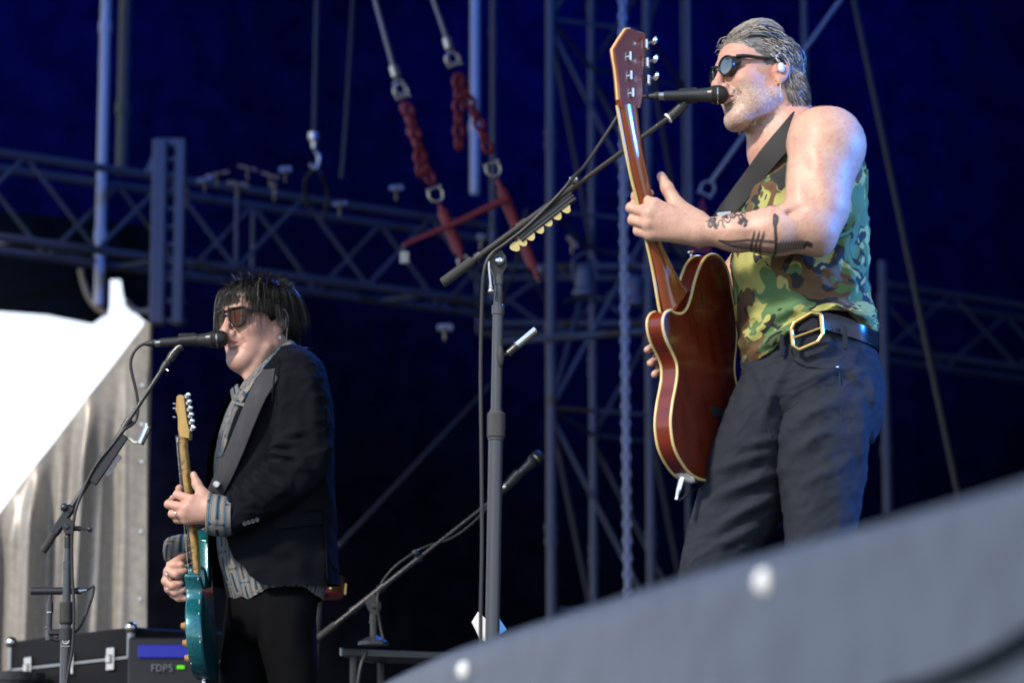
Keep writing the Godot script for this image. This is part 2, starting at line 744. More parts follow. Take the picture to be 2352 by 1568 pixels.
func stage_lamp(where: Vector3, target: Vector3, color: Color, energy: float, angle: float, label: String) -> void:
	# a moving-head wash lamp: yoke, barrel and lens, with its light just before the lens
	var t := thing("stage_lamp", label, "lamp", "", where)
	var d := (target - where).normalized()
	var s := Shape.new()
	s.lathe(-d * 0.35, d * 0.1, [[0, 0.0], [0, 0.12], [0.04, 0.15], [0.32, 0.15], [0.36, 0.17], [0.45, 0.17], [0.45, 0.14]], 24)
	obj("barrel", s, M.black_metal, t)
	s = Shape.new()
	s.lathe(d * 0.07, d * 0.12, [[0, 0.14], [0.02, 0.12], [0.03, 0.0]], 24)
	var m := mat(0.02, 0.02, 0.02, 0.2)
	m.emission_enabled = true
	m.emission = color
	m.emission_energy_multiplier = 2.0
	obj("lens", s, m, t)
	s = Shape.new()
	var side := d.cross(Vector3.UP).normalized()
	s.tube([side * 0.2 - d * 0.1, side * 0.2 + Vector3.UP * 0.3, Vector3.UP * 0.36, side * -0.2 + Vector3.UP * 0.3, side * -0.2 - d * 0.1], [0.025], 8)
	obj("yoke", s, M.black_metal, t)
	s = Shape.new()
	s.rod(Vector3.UP * 0.36, Vector3(0, 10.45 - where.y, 0), 0.024)
	obj("drop_pipe", s, M.black_metal, t)
	var l := SpotLight3D.new()
	l.name = "beam"
	t.add_child(l)
	l.position = d * 0.16
	l.basis = Basis.looking_at(d, Vector3.UP)
	l.light_color = color
	l.light_energy = energy
	l.light_size = 0.13
	l.spot_range = 60.0
	l.spot_attenuation = 2.0
	l.spot_angle = angle
	l.spot_angle_attenuation = 0.8
	l.shadow_enabled = true

func truss(called: String, label: String, a: Vector3, b: Vector3, up: Vector3, back: Vector3, bay: float, tube_r: float, m: Material, faces := [0, 1, 2, 3], group := "") -> Node3D:
	# box truss from a to b: four chords at a, a+up, a+back, a+up+back and zigzag braces on its faces
	var t := thing(called, label, "truss", group, a)
	var run := b - a
	var offs := [Vector3.ZERO, up, up + back, back]
	for o: Vector3 in offs:
		var s := Shape.new()
		s.rod(o, run + o, tube_r, 10)
		obj("chord", s, m, t)
	var count := maxi(1, int(round(run.length() / bay)))
	for f: int in faces:
		var p: Vector3 = offs[f]
		var q: Vector3 = offs[(f + 1) % 4]
		for i in count:
			var s := Shape.new()
			var u0 := run * (float(i) / count)
			var u1 := run * (float(i + 1) / count)
			if i % 2 == 0:
				s.rod(p + u0, q + u1, tube_r * 0.5, 7)
			else:
				s.rod(q + u0, p + u1, tube_r * 0.5, 7)
			obj("brace", s, m, t)
			if i % 4 == 0:
				s = Shape.new()
				s.rod(p + u0, q + u0, tube_r * 0.55, 7)
				obj("rung", s, m, t)
	return t

func cable(called: String, label: String, pts: Array, r: float, m: Material, group := "", category := "cable") -> MeshInstance3D:
	var s := Shape.new()
	s.tube(curve(pts, 6) if pts.size() > 2 else pts, [r], 8)
	var o := obj(called, s, m)
	tag(o, label, category, group)
	return o

func chain_into(t: Node3D, pts: Array, length: float, r: float, m: Material, called := "link") -> void:
	# links of a chain along a path, every second one turned by a right angle
	var way := []
	for p in curve(pts, 12):
		way.append(p)
	var total := 0.0
	for i in way.size() - 1:
		total += (way[i + 1] - way[i]).length()
	var pitch := length * 0.72
	var count := int(total / pitch)
	var seg := 0
	var gone := 0.0
	for i in count:
		var want := (i + 0.5) * pitch
		while seg < way.size() - 2 and gone + (way[seg + 1] - way[seg]).length() < want:
			gone += (way[seg + 1] - way[seg]).length()
			seg += 1
		var d: Vector3 = (way[seg + 1] - way[seg]).normalized()
		var c: Vector3 = way[seg] + d * (want - gone)
		var bs := basis_for(d)
		var w: Vector3 = bs.x if i % 2 == 0 else bs.z
		w = (w * 0.85 + (bs.z if i % 2 == 0 else bs.x) * 0.5).normalized()
		var ring := []
		for k in 15:
			var an := TAU * k / 14
			ring.append(c + d * (cos(an) * (length * 0.5 - r)) + w * sin(an) * length * 0.29)
		var s := Shape.new()
		s.tube(ring, [r], 6, false)
		obj(called, s, m, t)

func shackle_into(t: Node3D, c: Vector3, d: Vector3, size: float, m: Material) -> void:
	# bow shackle: bow and pin, d points from the pin to the top of the bow
	var w := d.cross(Vector3.BACK).normalized()
	var s := Shape.new()
	var ring := []
	for k in 13:
		var an := lerpf(-0.75, PI + 0.75, k / 12.0)
		ring.append(c + w * cos(an) * size * 0.5 + d * (sin(an) * size * 0.55 + size * 0.25))
	s.tube(ring, [size * 0.11], 8)
	obj("bow", s, m, t)
	s = Shape.new()
	s.lathe(c - w * size * 0.55 - d * size * 0.2, c + w * size * 0.55 - d * size * 0.2, [[0, 0], [0, size * 0.17], [size * 0.2, size * 0.17], [size * 0.2, size * 0.1], [size * 0.95, size * 0.1], [size * 0.95, size * 0.16], [size * 1.1, size * 0.16], [size * 1.1, 0]], 10)
	obj("pin", s, m, t)

func vertical(called: String, label: String, x: float, y0: float, y1: float, z: float, width: float, m: Material, category := "pole", group := "") -> Node3D:
	# an upright tube from y1 (low) to y0 (high), plumb, with its end collars
	var a := at(x, y0, z)
	var low := at(x, y1, z)
	var t := thing(called, label, category, group, Vector3(a.x, low.y, a.z))
	var r := width * absf(z) / LENS * 0.5
	var s := Shape.new()
	s.rod(Vector3.ZERO, Vector3(0, a.y - low.y, 0), r, 14)
	obj("tube", s, m, t)
	var h := a.y - low.y
	var k := 0.4
	while k < h - 0.3:
		s = Shape.new()
		s.lathe(Vector3(0, k, 0), Vector3(0, k + 0.1, 0), [[0, r], [0, r * 1.25], [0.07, r * 1.25], [0.07, r]], 14)
		obj("collar", s, m, t)
		k += 1.35
	return t

func make_rigging() -> void:
	var dim: Material = M.alu
	var darker: Material = M.alu
	# blue wash lamps above and behind, outside the frame: they give the blue edge on the players and the glow on cloth and rigging
	stage_lamp(Vector3(6.2, 4.4, -6.95), Vector3(0.8, 2.9, -7.0), Color(0.18, 0.52, 1.0), 36.0, 13.0, "blue wash lamp hanging in the wing at the singer's back")
	stage_lamp(Vector3(1.6, 7.4, -14.5), Vector3(-0.75, 2.9, -9.0), Color(0.16, 0.45, 1.0), 16.0, 18.0, "blue wash lamp hanging behind the guitarist's back")
	for x in [-5.0, 1.0]:
		stage_lamp(Vector3(x, 9.7, -19.5), Vector3(x + 0.5, 8.4, -24.0), Color(0.0, 0.11, 1.0), 66.0, 42.0, "deep blue wash lamp lighting the backdrop, %s" % ("beside the open corner" if x < 0 else "above the tower"))
	stage_lamp(Vector3(-3.0, 9.2, -11.0), Vector3(-1.5, 6.0, -18.5), Color(0.06, 0.42, 1.0), 11.0, 40.0, "blue wash lamp over the stage aimed at the long truss")
	stage_lamp(Vector3(3.0, 9.2, -12.0), Vector3(1.0, 5.5, -19.0), Color(0.06, 0.42, 1.0), 9.0, 40.0, "blue wash lamp over the stage aimed at the lattice tower")
	# horizontal box truss running upstage
	var a := at(-120, 529, -17.7)
	var b0 := at(1130, 690, -20.0)
	var b := Vector3(b0.x, a.y, b0.z)
	truss("box_truss", "long horizontal box truss behind the guitarist, lower chords catching warm light", a, b, Vector3(0, 0.52, 0), Vector3(0.06, 0, -0.5), 0.5, 0.027, M.alu, [0, 2, 3])
	# sleeve block where the truss passes the tower leg
	var z := -17.6
	var t := thing("tower_sleeve", "dark steel sleeve block with two uprights clamped over the long truss", "truss block", "", at(386, 745, z))
	for x in [[352, 376], [404, 419]]:
		var p := at(x[0], 322, z) - t.position
		var q := at(x[1], 745, z) - t.position
		var s := Shape.new()
		s.box(Transform3D(Basis.IDENTITY, Vector3((p.x + q.x) / 2, (p.y + q.y) / 2, 0)), Vector3(q.x - p.x, p.y - q.y, 0.1), 0.008)
		obj("upright", s, M.alu, t)
	for y in [326, 365, 400, 436, 478, 520, 560, 600, 640, 690, 735]:
		var s := Shape.new()
		var p := at(354, y, z) - t.position
		var q := at(426, y, z) - t.position
		s.box(Transform3D(Basis.IDENTITY, Vector3((p.x + q.x) / 2, p.y, -0.02)), Vector3(q.x - p.x, 0.024 if y > 326 else 0.05, 0.05), 0.005)
		obj("cross_plate", s, M.alu, t)
	var gs := Shape.new()
	gs.prism([at(330, 395, z) - t.position, at(352, 350, z) - t.position, at(352, 395, z) - t.position], Vector3(0, 0, -0.05))
	obj("gusset", gs, M.alu, t)
	# low truss behind the singer
	a = at(2040, 800, -21.0)
	b0 = at(2480, 840, -22.0)
	truss("box_truss", "dim box truss low on the far side behind the singer", a, Vector3(b0.x, a.y - 0.03, b0.z), Vector3(0, 0.46, 0), Vector3(0, 0, -0.45), 0.62, 0.024, dim, [0, 2])
	a = at(1096, 742, -20.7)
	b0 = at(1640, 742, -20.7)
	truss("box_truss", "short box truss crossing behind the lattice tower", a, Vector3(b0.x, a.y, b0.z), Vector3(0, 0.40, 0), Vector3(0, 0, -0.4), 0.5, 0.024, M.alu, [0, 2])
	var ln := -1
	for c in [[1180, 560, 1262, 700], [1210, 480, 1150, 690], [1540, 470, 1500, 760], [1300, 690, 1480, 660]]:
		ln += 1
		cable("rigging_line", ["dark slack line beside the thick tower leg", "dark line crossing close to the slim grey pole", "dark line hanging between tower and red guitar neck", "dark line lying along the short crossing truss"][ln], [at(c[0], c[1], -19.2), at((c[0] + c[2]) * 0.5 + 6, (c[1] + c[3]) * 0.5 + 14, -19.3), at(c[2], c[3], -19.4)], 0.012, M.rubber, "dark lines on the lattice tower", "rope")
	# verticals
	vertical("white_pole", "tall pale white pole passing through the truss by the opening", 262, -800, 700, -18.6, 25, M.white_paint)
	vertical("dark_pole", "dim blue pole close beside the tall white pole", 306, -800, 400, -19.2, 30, darker)
	vertical("white_pole", "pale white pole ending above the red chains' turnbuckles", 1093, -800, 446, -18.9, 23, M.white_paint)
	vertical("grey_pole", "slim grey pole just behind the shorter white pole", 1134, -800, 690, -19.3, 15, M.alu)
	# lattice tower behind the singer's microphone stand: four legs, rungs and crossed braces
	var tw := thing("lattice_tower", "tall lattice tower of grey tubes behind the central microphone stand", "tower", "", Vector3(at(1380, 784, -19).x, DECK, -19.6))
	var legs := []
	for l in [[1266, -18.7, 23], [1362, -19.9, 18], [1492, -19.0, 21], [1578, -20.4, 12]]:
		var p := at(l[0], 784, l[1])
		var r: float = l[2] * absf(l[1]) / LENS * 0.5
		var o := Vector3(p.x, DECK, p.z) - tw.position
		legs.append(o)
		var s := Shape.new()
		s.rod(o, o + Vector3(0, 8.4, 0), r, 12)
		obj("leg", s, M.alu, tw)
		for k in 6:
			s = Shape.new()
			var y := 0.7 + k * 1.25
			s.lathe(o + Vector3(0, y, 0), o + Vector3(0, y + 0.12, 0), [[0, r], [0, r * 1.3], [0.03, r * 1.3], [0.04, r * 1.12], [0.08, r * 1.12], [0.09, r * 1.3], [0.12, r * 1.3], [0.12, r]], 12)
			obj("collar", s, M.alu, tw)
	for pair in [[0, 1], [1, 3], [0, 2], [2, 3]]:
		var p: Vector3 = legs[pair[0]]
		var q: Vector3 = legs[pair[1]]
		for k in 6:
			var y0 := 0.3 + k * 1.25
			var s := Shape.new()
			s.rod(p + Vector3(0, y0 + (1.2 if k % 2 else 0.0), 0), q + Vector3(0, y0 + (0.0 if k % 2 else 1.2), 0), 0.016, 7)
			obj("brace", s, darker, tw)
			s = Shape.new()
			s.rod(p + Vector3(0, y0, 0), q + Vector3(0, y0, 0), 0.014, 7)
			obj("rung", s, darker, tw)
	# hoist chain with long links
	t = thing("hoist_chain", "grey hoist chain hanging beside the lattice tower", "chain")
	chain_into(t, [at(1430, -80, -17.0), at(1434, 600, -17.0), at(1443, 1420, -17.0)], 0.066, 0.0095, mat(0.52, 0.52, 0.49, 0.45))
	# crossbar and clamp lamps on the tower
	t = thing("crossbar", "short grey crossbar pipe fixed across the lattice tower", "pipe", "", at(1385, 767, -18.2))
	var cs := Shape.new()
	cs.rod(at(1150, 785, -18.2) - t.position, at(1486, 760, -18.2) - t.position, 0.022, 10)
	obj("pipe", cs, M.alu, t)
	for x in [1342, 1456]:
		var y0 := 612 if x < 1400 else 634
		t = thing("par_can", "small silver hanging lamp with clamp on the tower, " + ("beside the tower leg" if x < 1400 else "in front of the hoist chain"), "lamp fixture", "unlit silver lamps on the lattice tower", at(x, y0, -17.9))
		cs = Shape.new()
		cs.lathe(Vector3(0, 0, 0), Vector3(0, -0.2, 0), [[0, 0], [0, 0.04], [0.03, 0.055], [0.13, 0.055], [0.15, 0.07], [0.18, 0.07], [0.18, 0.0]], 16)
		obj("can", cs, M.alu, t)
		cs = Shape.new()
		cs.tube([Vector3(-0.07, -0.08, 0), Vector3(-0.07, 0.04, 0), Vector3(0, 0.09, 0), Vector3(0.07, 0.04, 0), Vector3(0.07, -0.08, 0)], [0.008], 7)
		obj("yoke", cs, M.alu, t)
	# wire ropes, shackles, red chains and red turnbuckles
	var zr := -14.0
	for side in 2:
		var q: Array = [[[687, -640], [903, 152], [925, 222]], [[775, -640], [1026, 88], [1044, 148]]][side]
		var where := "carrying the doubled red chain" if side == 0 else "carrying the red chain with the loose hanging end"
		var wr := thing("wire_rope", "grey wire rope with pressed silver ferrule " + where, "wire rope", "wire ropes above the red chains")
		var s := Shape.new()
		s.rod(at(q[0][0], q[0][1], zr), at(q[1][0], q[1][1], zr), 0.012)
		obj("rope", s, M.wire, wr)
		s = Shape.new()
		var p0 := at(q[1][0], q[1][1], zr)
		var p1 := at(q[2][0], q[2][1], zr)
		var d := (p1 - p0).normalized()
		s.lathe(p0, p1, [[0, 0.012], [0, 0.022], [0.05, 0.024], [0.06, 0.014]], 12)
		obj("ferrule", s, mat(0.6, 0.6, 0.58, 0.35, 0.8), wr)
		s = Shape.new()
		var e := d.cross(Vector3.BACK).normalized()
		s.tube(curve([p0 + d * 0.06, p0 + d * 0.1 + e * 0.025, p1, p0 + d * 0.1 - e * 0.025, p0 + d * 0.06], 6), [0.009], 7)
		obj("eye", s, M.wire, wr)
		var sh := thing("shackle", "silver bow shackle between wire rope and red chain " + ("with the doubled run" if side == 0 else "with the loose end"), "shackle", "silver shackles on the red chains")
		shackle_into(sh, p1 - d * 0.01, -d, 0.068, M.nickel)
	var red: Material = M.red_paint
	t = thing("red_chain", "red chain doubled back on itself below its shackle", "chain", "red painted chains")
	chain_into(t, [at(929, 236, zr), at(950, 310, zr), at(976, 380, zr), at(996, 430, zr)], 0.082, 0.0115, red)
	chain_into(t, [at(934, 240, zr + 0.03), at(952, 300, zr + 0.03), at(962, 350, zr + 0.03), at(965, 416, zr + 0.03)], 0.082, 0.0115, red)
	t = thing("red_chain", "red chain with one loose end hanging straight down", "chain", "red painted chains")
	chain_into(t, [at(1050, 170, zr), at(1082, 240, zr), at(1110, 310, zr), at(1130, 372, zr)], 0.082, 0.0115, red)
	chain_into(t, [at(1051, 176, zr + 0.03), at(1053, 260, zr + 0.03), at(1053, 368, zr + 0.03)], 0.082, 0.0115, red)
	for side in 2:
		var q: Array = [[[998, 438], [1010, 470], [1035, 530], [1062, 596]], [[1130, 380], [1142, 412], [1172, 475], [1236, 640]]][side]
		var sh := thing("shackle", "silver bow shackle " + ("joining the doubled red chain to its turnbuckle" if side == 0 else "joining the loose ended red chain to its turnbuckle"), "shackle", "silver shackles on the red chains")
		var pa := at(q[0][0], q[0][1], zr)
		var d := (at(q[1][0], q[1][1], zr) - pa).normalized()
		shackle_into(sh, pa, d, 0.068, M.nickel)
		var tb := thing("turnbuckle", "red turnbuckle below the red chain, " + ("crossed by the red bar" if side == 0 else "reached by the end of the red bar"), "turnbuckle", "red turnbuckles")
		var p1 := at(q[1][0], q[1][1], zr)
		var p2 := at(q[2][0], q[2][1], zr)
		var p3 := at(q[3][0], q[3][1], zr)
		var s := Shape.new()
		s.tube([p1, p1.lerp(p3, 0.08), p1.lerp(p3, 0.12), p1.lerp(p3, 0.45), p1.lerp(p3, 0.5), p1.lerp(p3, 0.55), p1.lerp(p3, 0.85), p1.lerp(p3, 0.9)], [0.012, 0.014, 0.026, 0.026, 0.03, 0.026, 0.026, 0.013], 10)
		obj("body", s, red, tb)
		s = Shape.new()
		s.rod(p1.lerp(p3, 0.88), p3, 0.012)
		obj("threaded_rod", s, red, tb)
		if side == 0:
			shackle_into(tb, p3, (p3 - p2).normalized(), 0.05, M.nickel)
	t = thing("red_bar", "thin red steel bar lying across both turnbuckles", "bar")
	var rs := Shape.new()
	rs.tube([at(925, 563, zr + 0.05), at(1050, 510, zr + 0.05), at(1166, 454, zr + 0.05)], [0.011, 0.015, 0.02], 8)
	obj("rod", rs, red, t)
	t = thing("white_tag", "small white tag hanging from the end of the red bar", "tag")
	rs = Shape.new()
	rs.box(Transform3D(Basis.IDENTITY, at(929, 591, zr + 0.05)), Vector3(0.042, 0.056, 0.012), 0.004)
	obj("plate", rs, M.white_plastic, t)
	rs = Shape.new()
	rs.rod(at(925, 563, zr + 0.05), at(929, 577, zr + 0.05), 0.003)
	obj("loop", rs, M.wire, t)
	# chain hoist hook and slack cables
	t = thing("hoist_hook", "silver hoist hook on a dark rope above the long truss", "hook")
	rs = Shape.new()
	rs.rod(at(741, -640, -17.2), at(722, 302, -17.2), 0.016)
	obj("rope", rs, M.rubber, t)
	rs = Shape.new()
	rs.lathe(at(722, 302, -17.2), at(722, 345, -17.2), [[0, 0.0], [0, 0.02], [0.01, 0.038], [0.05, 0.038], [0.06, 0.02], [0.1, 0.018]], 12)
	obj("swivel", rs, M.nickel, t)
	rs = Shape.new()
	rs.tube(curve([at(722, 345, -17.2), at(733, 362, -17.2), at(726, 386, -17.2), at(712, 376, -17.2)], 6), [0.013], 8)
	obj("hook", rs, M.nickel, t)
	rs = Shape.new()
	rs.tube(curve([at(722, 386, -17.2), at(700, 420, -17.4), at(712, 480, -17.6), at(740, 500, -17.6), at(752, 440, -17.5), at(735, 395, -17.3)], 6), [0.011], 8)
	obj("sling", rs, M.rubber, t)
	cable("slack_cable", "slack dark cable hanging beside the hoist hook", [at(846, -640, -17.8), at(800, 200, -17.8), at(784, 410, -17.8)], 0.014, M.rubber)
	cable("guy_rope", "long thin dark rope running down behind the singer's back", [at(1824, -660, -15.0), at(2205, 1150, -15.0)], 0.016, M.rubber)
	t = thing("rope_sling", "grey wire rope with shackle and red strap behind the singer's forearm", "wire rope")
	rs = Shape.new()
	rs.rod(at(2330, -560, -15), at(1632, 420, -15), 0.013)
	obj("rope", rs, M.wire, t)
	shackle_into(t, at(1622, 440, -15), (at(1600, 480, -15) - at(1622, 440, -15)).normalized() * -1.0, 0.07, M.wire)
	rs = Shape.new()
	rs.prism([at(1614, 452, -15), at(1628, 500, -15), at(1634, 580, -15), at(1580, 580, -15), at(1590, 505, -15)], Vector3(0, 0, -0.03))
	obj("strap", rs, mat(0.16, 0.012, 0.04, 0.8), t)
	vertical("grey_pole", "grey pole in the dark beyond the singer's hair", 1834, -800, 300, -19.4, 17, M.alu)
	vertical("grey_pole", "thin grey pole between singer and red guitar headstock", 1573, -800, 470, -18.4, 13, M.alu)
	vertical("dark_pole", "dim blue pole rising beside the singer's back", 2028, 600, 1180, -20.5, 22, darker)
	cable("diagonal_pipe", "dim slanting pipe behind the third microphone", [at(770, 1262, -20.0), at(1130, 880, -20.0)], 0.012, M.black_metal, "", "pipe")
	# clamps and couplers on the truss, some brown, the rest grey
	var k := 0
	for c in [[498, 392, 60, 9, 12], [568, 378, 50, 7, -14], [630, 425, 11, 28, 8], [428, 437, 12, 24, -8], [655, 382, 30, 15, 4], [910, 424, 34, 14, 2], [620, 395, 46, 8, -18], [545, 415, 54, 12, -10], [470, 405, 40, 12, 14], [780, 468, 34, 9, 8], [1022, 753, 38, 18, 2], [1315, 555, 12, 36, 42], [1238, 619, 20, 14, 0], [1105, 545, 20, 15, 0]]:
		var zz := -18.0
		var p := at(c[0], c[1] + (8 if c[1] < 440 else 0), zz)
		var u := absf(zz) / LENS
		var warm: bool = k in [0, 1, 2, 3, 6, 7, 11]
		var say: String = ["brown strap folded over the truss top beside the sleeve block", "brown strap end lying on the truss top behind the hoist", "short upright brown clamp right of the folded straps", "upright brown clamp touching the sleeve block", "pale flat coupler on the truss top under the hoist rope", "pale flat coupler near the red chains on the truss top", "brown slanted strap above the other straps", "long brown strap across the truss braces", "grey coupler against the sleeve block", "grey coupler below the hoist sling", "pale tag plate hanging below the end of the truss", "slanted brown clamp on the lattice tower", "small grey coupler at the lower end of a turnbuckle", "small grey coupler hanging between the red chains"][k]
		var cl := thing("truss_clamp", say, "clamp", "clamps and couplers on the rigging")
		cl.position = p
		rs = Shape.new()
		var ex := Basis(Vector3.BACK, deg_to_rad(c[4])) * Vector3(maxf(c[2], c[3]) * u * 0.5, 0, 0) if c[2] > c[3] else Basis(Vector3.BACK, deg_to_rad(c[4])) * Vector3(0, c[3] * u * 0.5, 0)
		var er: float = minf(c[2], c[3]) * u * 0.5
		rs.tube([-ex, -ex * 0.8, ex * 0.1 + Vector3(0, er * 0.4, 0), ex * 0.8, ex], [er * 0.4, er, er * 0.75, er, er * 0.4], 10)
		obj("jaw", rs, mat(0.34, 0.22, 0.12, 0.5) if warm else mat(0.35, 0.37, 0.38, 0.45), cl)
		rs = Shape.new()
		rs.tube([Vector3(0, 0.01, 0.02), Vector3(0, -0.03, 0.0), Vector3(0, -0.07, -0.02)], [0.008], 8)
		obj("bolt", rs, M.nickel, cl)
		k += 1

func make_foreground() -> void:
	# grey curved fairing along the stage edge, close to the lens: its level top edge comes towards us on the right
	var t := thing("stage_edge_panel", "smooth grey curved panel along the stage edge with round pale bolts", "panel")
	var h := 0.318
	var top := []
	var low := []
	var under := []
	for p in [[780, 1625], [870, 1568], [1010, 1500], [1110, 1462], [1300, 1400], [1560, 1318], [1800, 1248], [2050, 1180], [2352, 1092], [2600, 1015], [2900, 920]]:
		var d := at(p[0], p[1], -1.0) - EYE
		var k := h / d.y
		top.append(EYE + d * k)
	top = curve(top, 6)
	var rows := []
	for i in 14:
		var row := []
		var f := i / 13.0
		for k in top.size():
			var p: Vector3 = top[k]
			# the lip rolls over, then the face drops with a slight lean
			var along := float(k) / (top.size() - 1)
			var drop := lerpf(0.0, 0.30 - 0.15 * smoothstep(0.52, 0.70, along) - 0.06 * smoothstep(0.70, 0.9, along), maxf(0.0, (f - 0.2) / 0.8))
			var lip := (1.0 - minf(1.0, f / 0.2))
			row.append(p + Vector3(0.0, -drop - (1.0 - sqrt(1.0 - lip * lip)) * 0.004, -lip * 0.25 + drop * 0.05))
		rows.append(row)
	var s := Shape.new()
	s.sheet(rows)
	var pm := mat(0.060, 0.080, 0.122, 0.5)
	pm.uv1_triplanar = true
	pm.uv1_scale = Vector3.ONE * 1.6
	pm.albedo_texture = noise_tex(0.012, 4, 31, 512, [[0.0, Color(0.80, 0.80, 0.82)], [0.5, Color(0.93, 0.94, 0.95)], [1.0, Color(1, 1, 1)]])
	obj("face", s, pm, t)
	# recessed lower board
	rows = []
	for i in 2:
		var row := []
		for k in top.size():
			var p: Vector3 = top[k]
			row.append(p + Vector3(0.012, -0.05 - i * 0.6, -0.03))
		rows.append(row)
	s = Shape.new()
	s.sheet(rows)
	obj("kick_board", s, pm, t)
	for b in [[1760, 1337, 0.0120], [1067, 1540, 0.0112]]:
		# bolts sit on the face
		var best := Vector3.ZERO
		var miss := 1e9
		var d := (at(b[0], b[1], -1.0) - EYE).normalized()
		for p: Vector3 in top:
			for q in 30:
				var drop := q * 0.01
				var c := p + Vector3(0, -drop, drop * 0.05)
				var e := (c - EYE).normalized().distance_to(d)
				if e < miss:
					miss = e
					best = c
		var dist := (best - EYE).length()
		var c := EYE + d * dist
		s = Shape.new()
		var r: float = b[2]
		s.ball(c, Basis(Vector3(r, 0, 0), Vector3(0, r * 1.15, 0), Vector3(0, 0, r * 0.55)), 20, 12)
		obj("bolt", s, mat(0.66, 0.68, 0.70, 0.4), t)

func make_backline() -> void:
	# flight case with steel latches, lower left
	var z := -10.6
	var t := thing("flight_case", "black flight case with silver latches and a lid, behind the left microphone stand", "case", "", at(300, 1568, z))
	var o := t.position
	var near_l := at(85, 1568, z + 0.55) - o
	var ridge := at(272, 1452, z - 0.1) - o
	var yaw := Basis(Vector3.UP, deg_to_rad(-52))
	# the case body and its lid as two bevelled boxes, turned so that one side runs towards us on the left
	var cmat := grained(mat(0.012, 0.012, 0.014, 0.62), 8.0, 0.05)
	cmat.metallic_specular = 0.25
	var centre := at(330, 1568, z - 0.35) - o
	var top_y := ridge.y
	var s := Shape.new()
	s.box(Transform3D(yaw, Vector3(centre.x, top_y - 0.052, centre.z)), Vector3(0.84, 0.10, 0.62), 0.008)
	obj("lid", s, cmat, t)
	var body_h := top_y - 0.108 - (DECK + 0.12 - o.y)
	s = Shape.new()
	s.box(Transform3D(yaw, Vector3(centre.x, top_y - 0.108 - body_h / 2, centre.z)), Vector3(0.84, body_h, 0.62), 0.008)
	obj("body", s, cmat, t)
	var rim := mat(0.30, 0.31, 0.32, 0.35, 0.8)
	for e in [[-0.42, 0.31], [0.42, 0.31], [-0.42, -0.31], [0.42, -0.31]]:
		s = Shape.new()
		var p: Vector3 = Vector3(centre.x, 0, centre.z) + yaw * Vector3(e[0], 0, e[1])
		s.box(Transform3D(yaw, Vector3(p.x, top_y - 0.055, p.z)), Vector3(0.022, 0.112, 0.022), 0.004)
		obj("corner_edge", s, rim, t)
		s = Shape.new()
		s.sphere(Vector3(p.x, top_y - 0.006, p.z), 0.022, 12, 8)
		obj("ball_corner", s, M.nickel, t)
	s = Shape.new()
	s.box(Transform3D(yaw, Vector3(centre.x, top_y - 0.106, centre.z)), Vector3(0.846, 0.012, 0.626), 0.002)
	obj("valance_edge", s, rim, t)
	for k in [-0.28, 0.02, 0.3]:
		for face in 2:
			var lp := Vector3(k, 0, 0.316) if face == 0 else Vector3(-0.426, 0, k * 0.8)
			var p: Vector3 = Vector3(centre.x, top_y - 0.106, centre.z) + yaw * lp
			var latch := Shape.new()
			latch.box(Transform3D(yaw if face == 0 else yaw * Basis(Vector3.UP, PI / 2), p), Vector3(0.05, 0.08, 0.012), 0.003)
			latch.box(Transform3D(yaw if face == 0 else yaw * Basis(Vector3.UP, PI / 2), p + yaw * (Vector3(0, 0, 0.01) if face == 0 else Vector3(-0.01, 0, 0))), Vector3(0.024, 0.03, 0.012), 0.003)
			obj("latch", latch, M.nickel, t)
	for e in [[-0.36, 0.25], [0.36, 0.25], [-0.36, -0.25], [0.36, -0.25]]:
		var p: Vector3 = Vector3(centre.x, DECK - o.y + 0.06, centre.z) + yaw * Vector3(e[0], 0, e[1])
		s = Shape.new()
		s.lathe(p - Vector3(0.02, 0, 0), p + Vector3(0.02, 0, 0), [[0, 0], [0, 0.06], [0.04, 0.06], [0.04, 0]], 14)
		obj("caster", s, M.rubber, t)
	# rack unit with a blue display, and the amplifier head below it with pale block lettering
	var zr := -10.2
	t = thing("rack_unit", "black rack unit with a glowing blue display strip behind the teal guitar", "rack unit", "", at(370, 1568, zr))
	o = t.position
	var a := at(292, 1462, zr) - o
	var b := at(470, 1545, zr) - o
	s = Shape.new()
	s.box(Transform3D(Basis.IDENTITY, Vector3((a.x + b.x) / 2, (a.y + DECK + 0.4 - o.y) / 2, -0.2)), Vector3(b.x - a.x, a.y - (DECK + 0.4 - o.y), 0.36), 0.006)
	obj("housing", s, mat(0.012, 0.013, 0.018, 0.4), t)
	a = at(315, 1480, zr) - o
	b = at(432, 1509, zr) - o
	s = Shape.new()
	s.box(Transform3D(Basis.IDENTITY, Vector3((a.x + b.x) / 2, (a.y + b.y) / 2, -0.015)), Vector3(b.x - a.x, a.y - b.y, 0.012), 0.002)
	var dm := mat(0.01, 0.01, 0.03, 0.3)
	dm.emission_enabled = true
	dm.emission = Color(0.06, 0.16, 0.85)
	dm.emission_energy_multiplier = 0.22
	obj("display", s, dm, t)
	var tm := TextMesh.new()
	tm.text = "FDPS"
	tm.font = SystemFont.new()
	tm.font.font_names = PackedStringArray(["Droid Sans"])
	tm.font_size = 64
	tm.depth = 0.004
	tm.pixel_size = 0.00052
	var w := MeshInstance3D.new()
	w.name = "lettering"
	w.mesh = tm
	w.material_override = mat(0.22, 0.23, 0.24, 0.5)
	t.add_child(w)
	w.position = at(370, 1533, zr) - o + Vector3(0, 0, -0.012)
	s = Shape.new()
	var g := at(413, 1531, zr) - o
	s.box(Transform3D(Basis.IDENTITY, g + Vector3(0, 0, -0.014)), Vector3(0.026, 0.012, 0.01), 0.002)
	var gm := mat(0.02, 0.05, 0.0, 0.4)
	gm.emission_enabled = true
	gm.emission = Color(0.35, 0.85, 0.03)
	gm.emission_energy_multiplier = 0.5
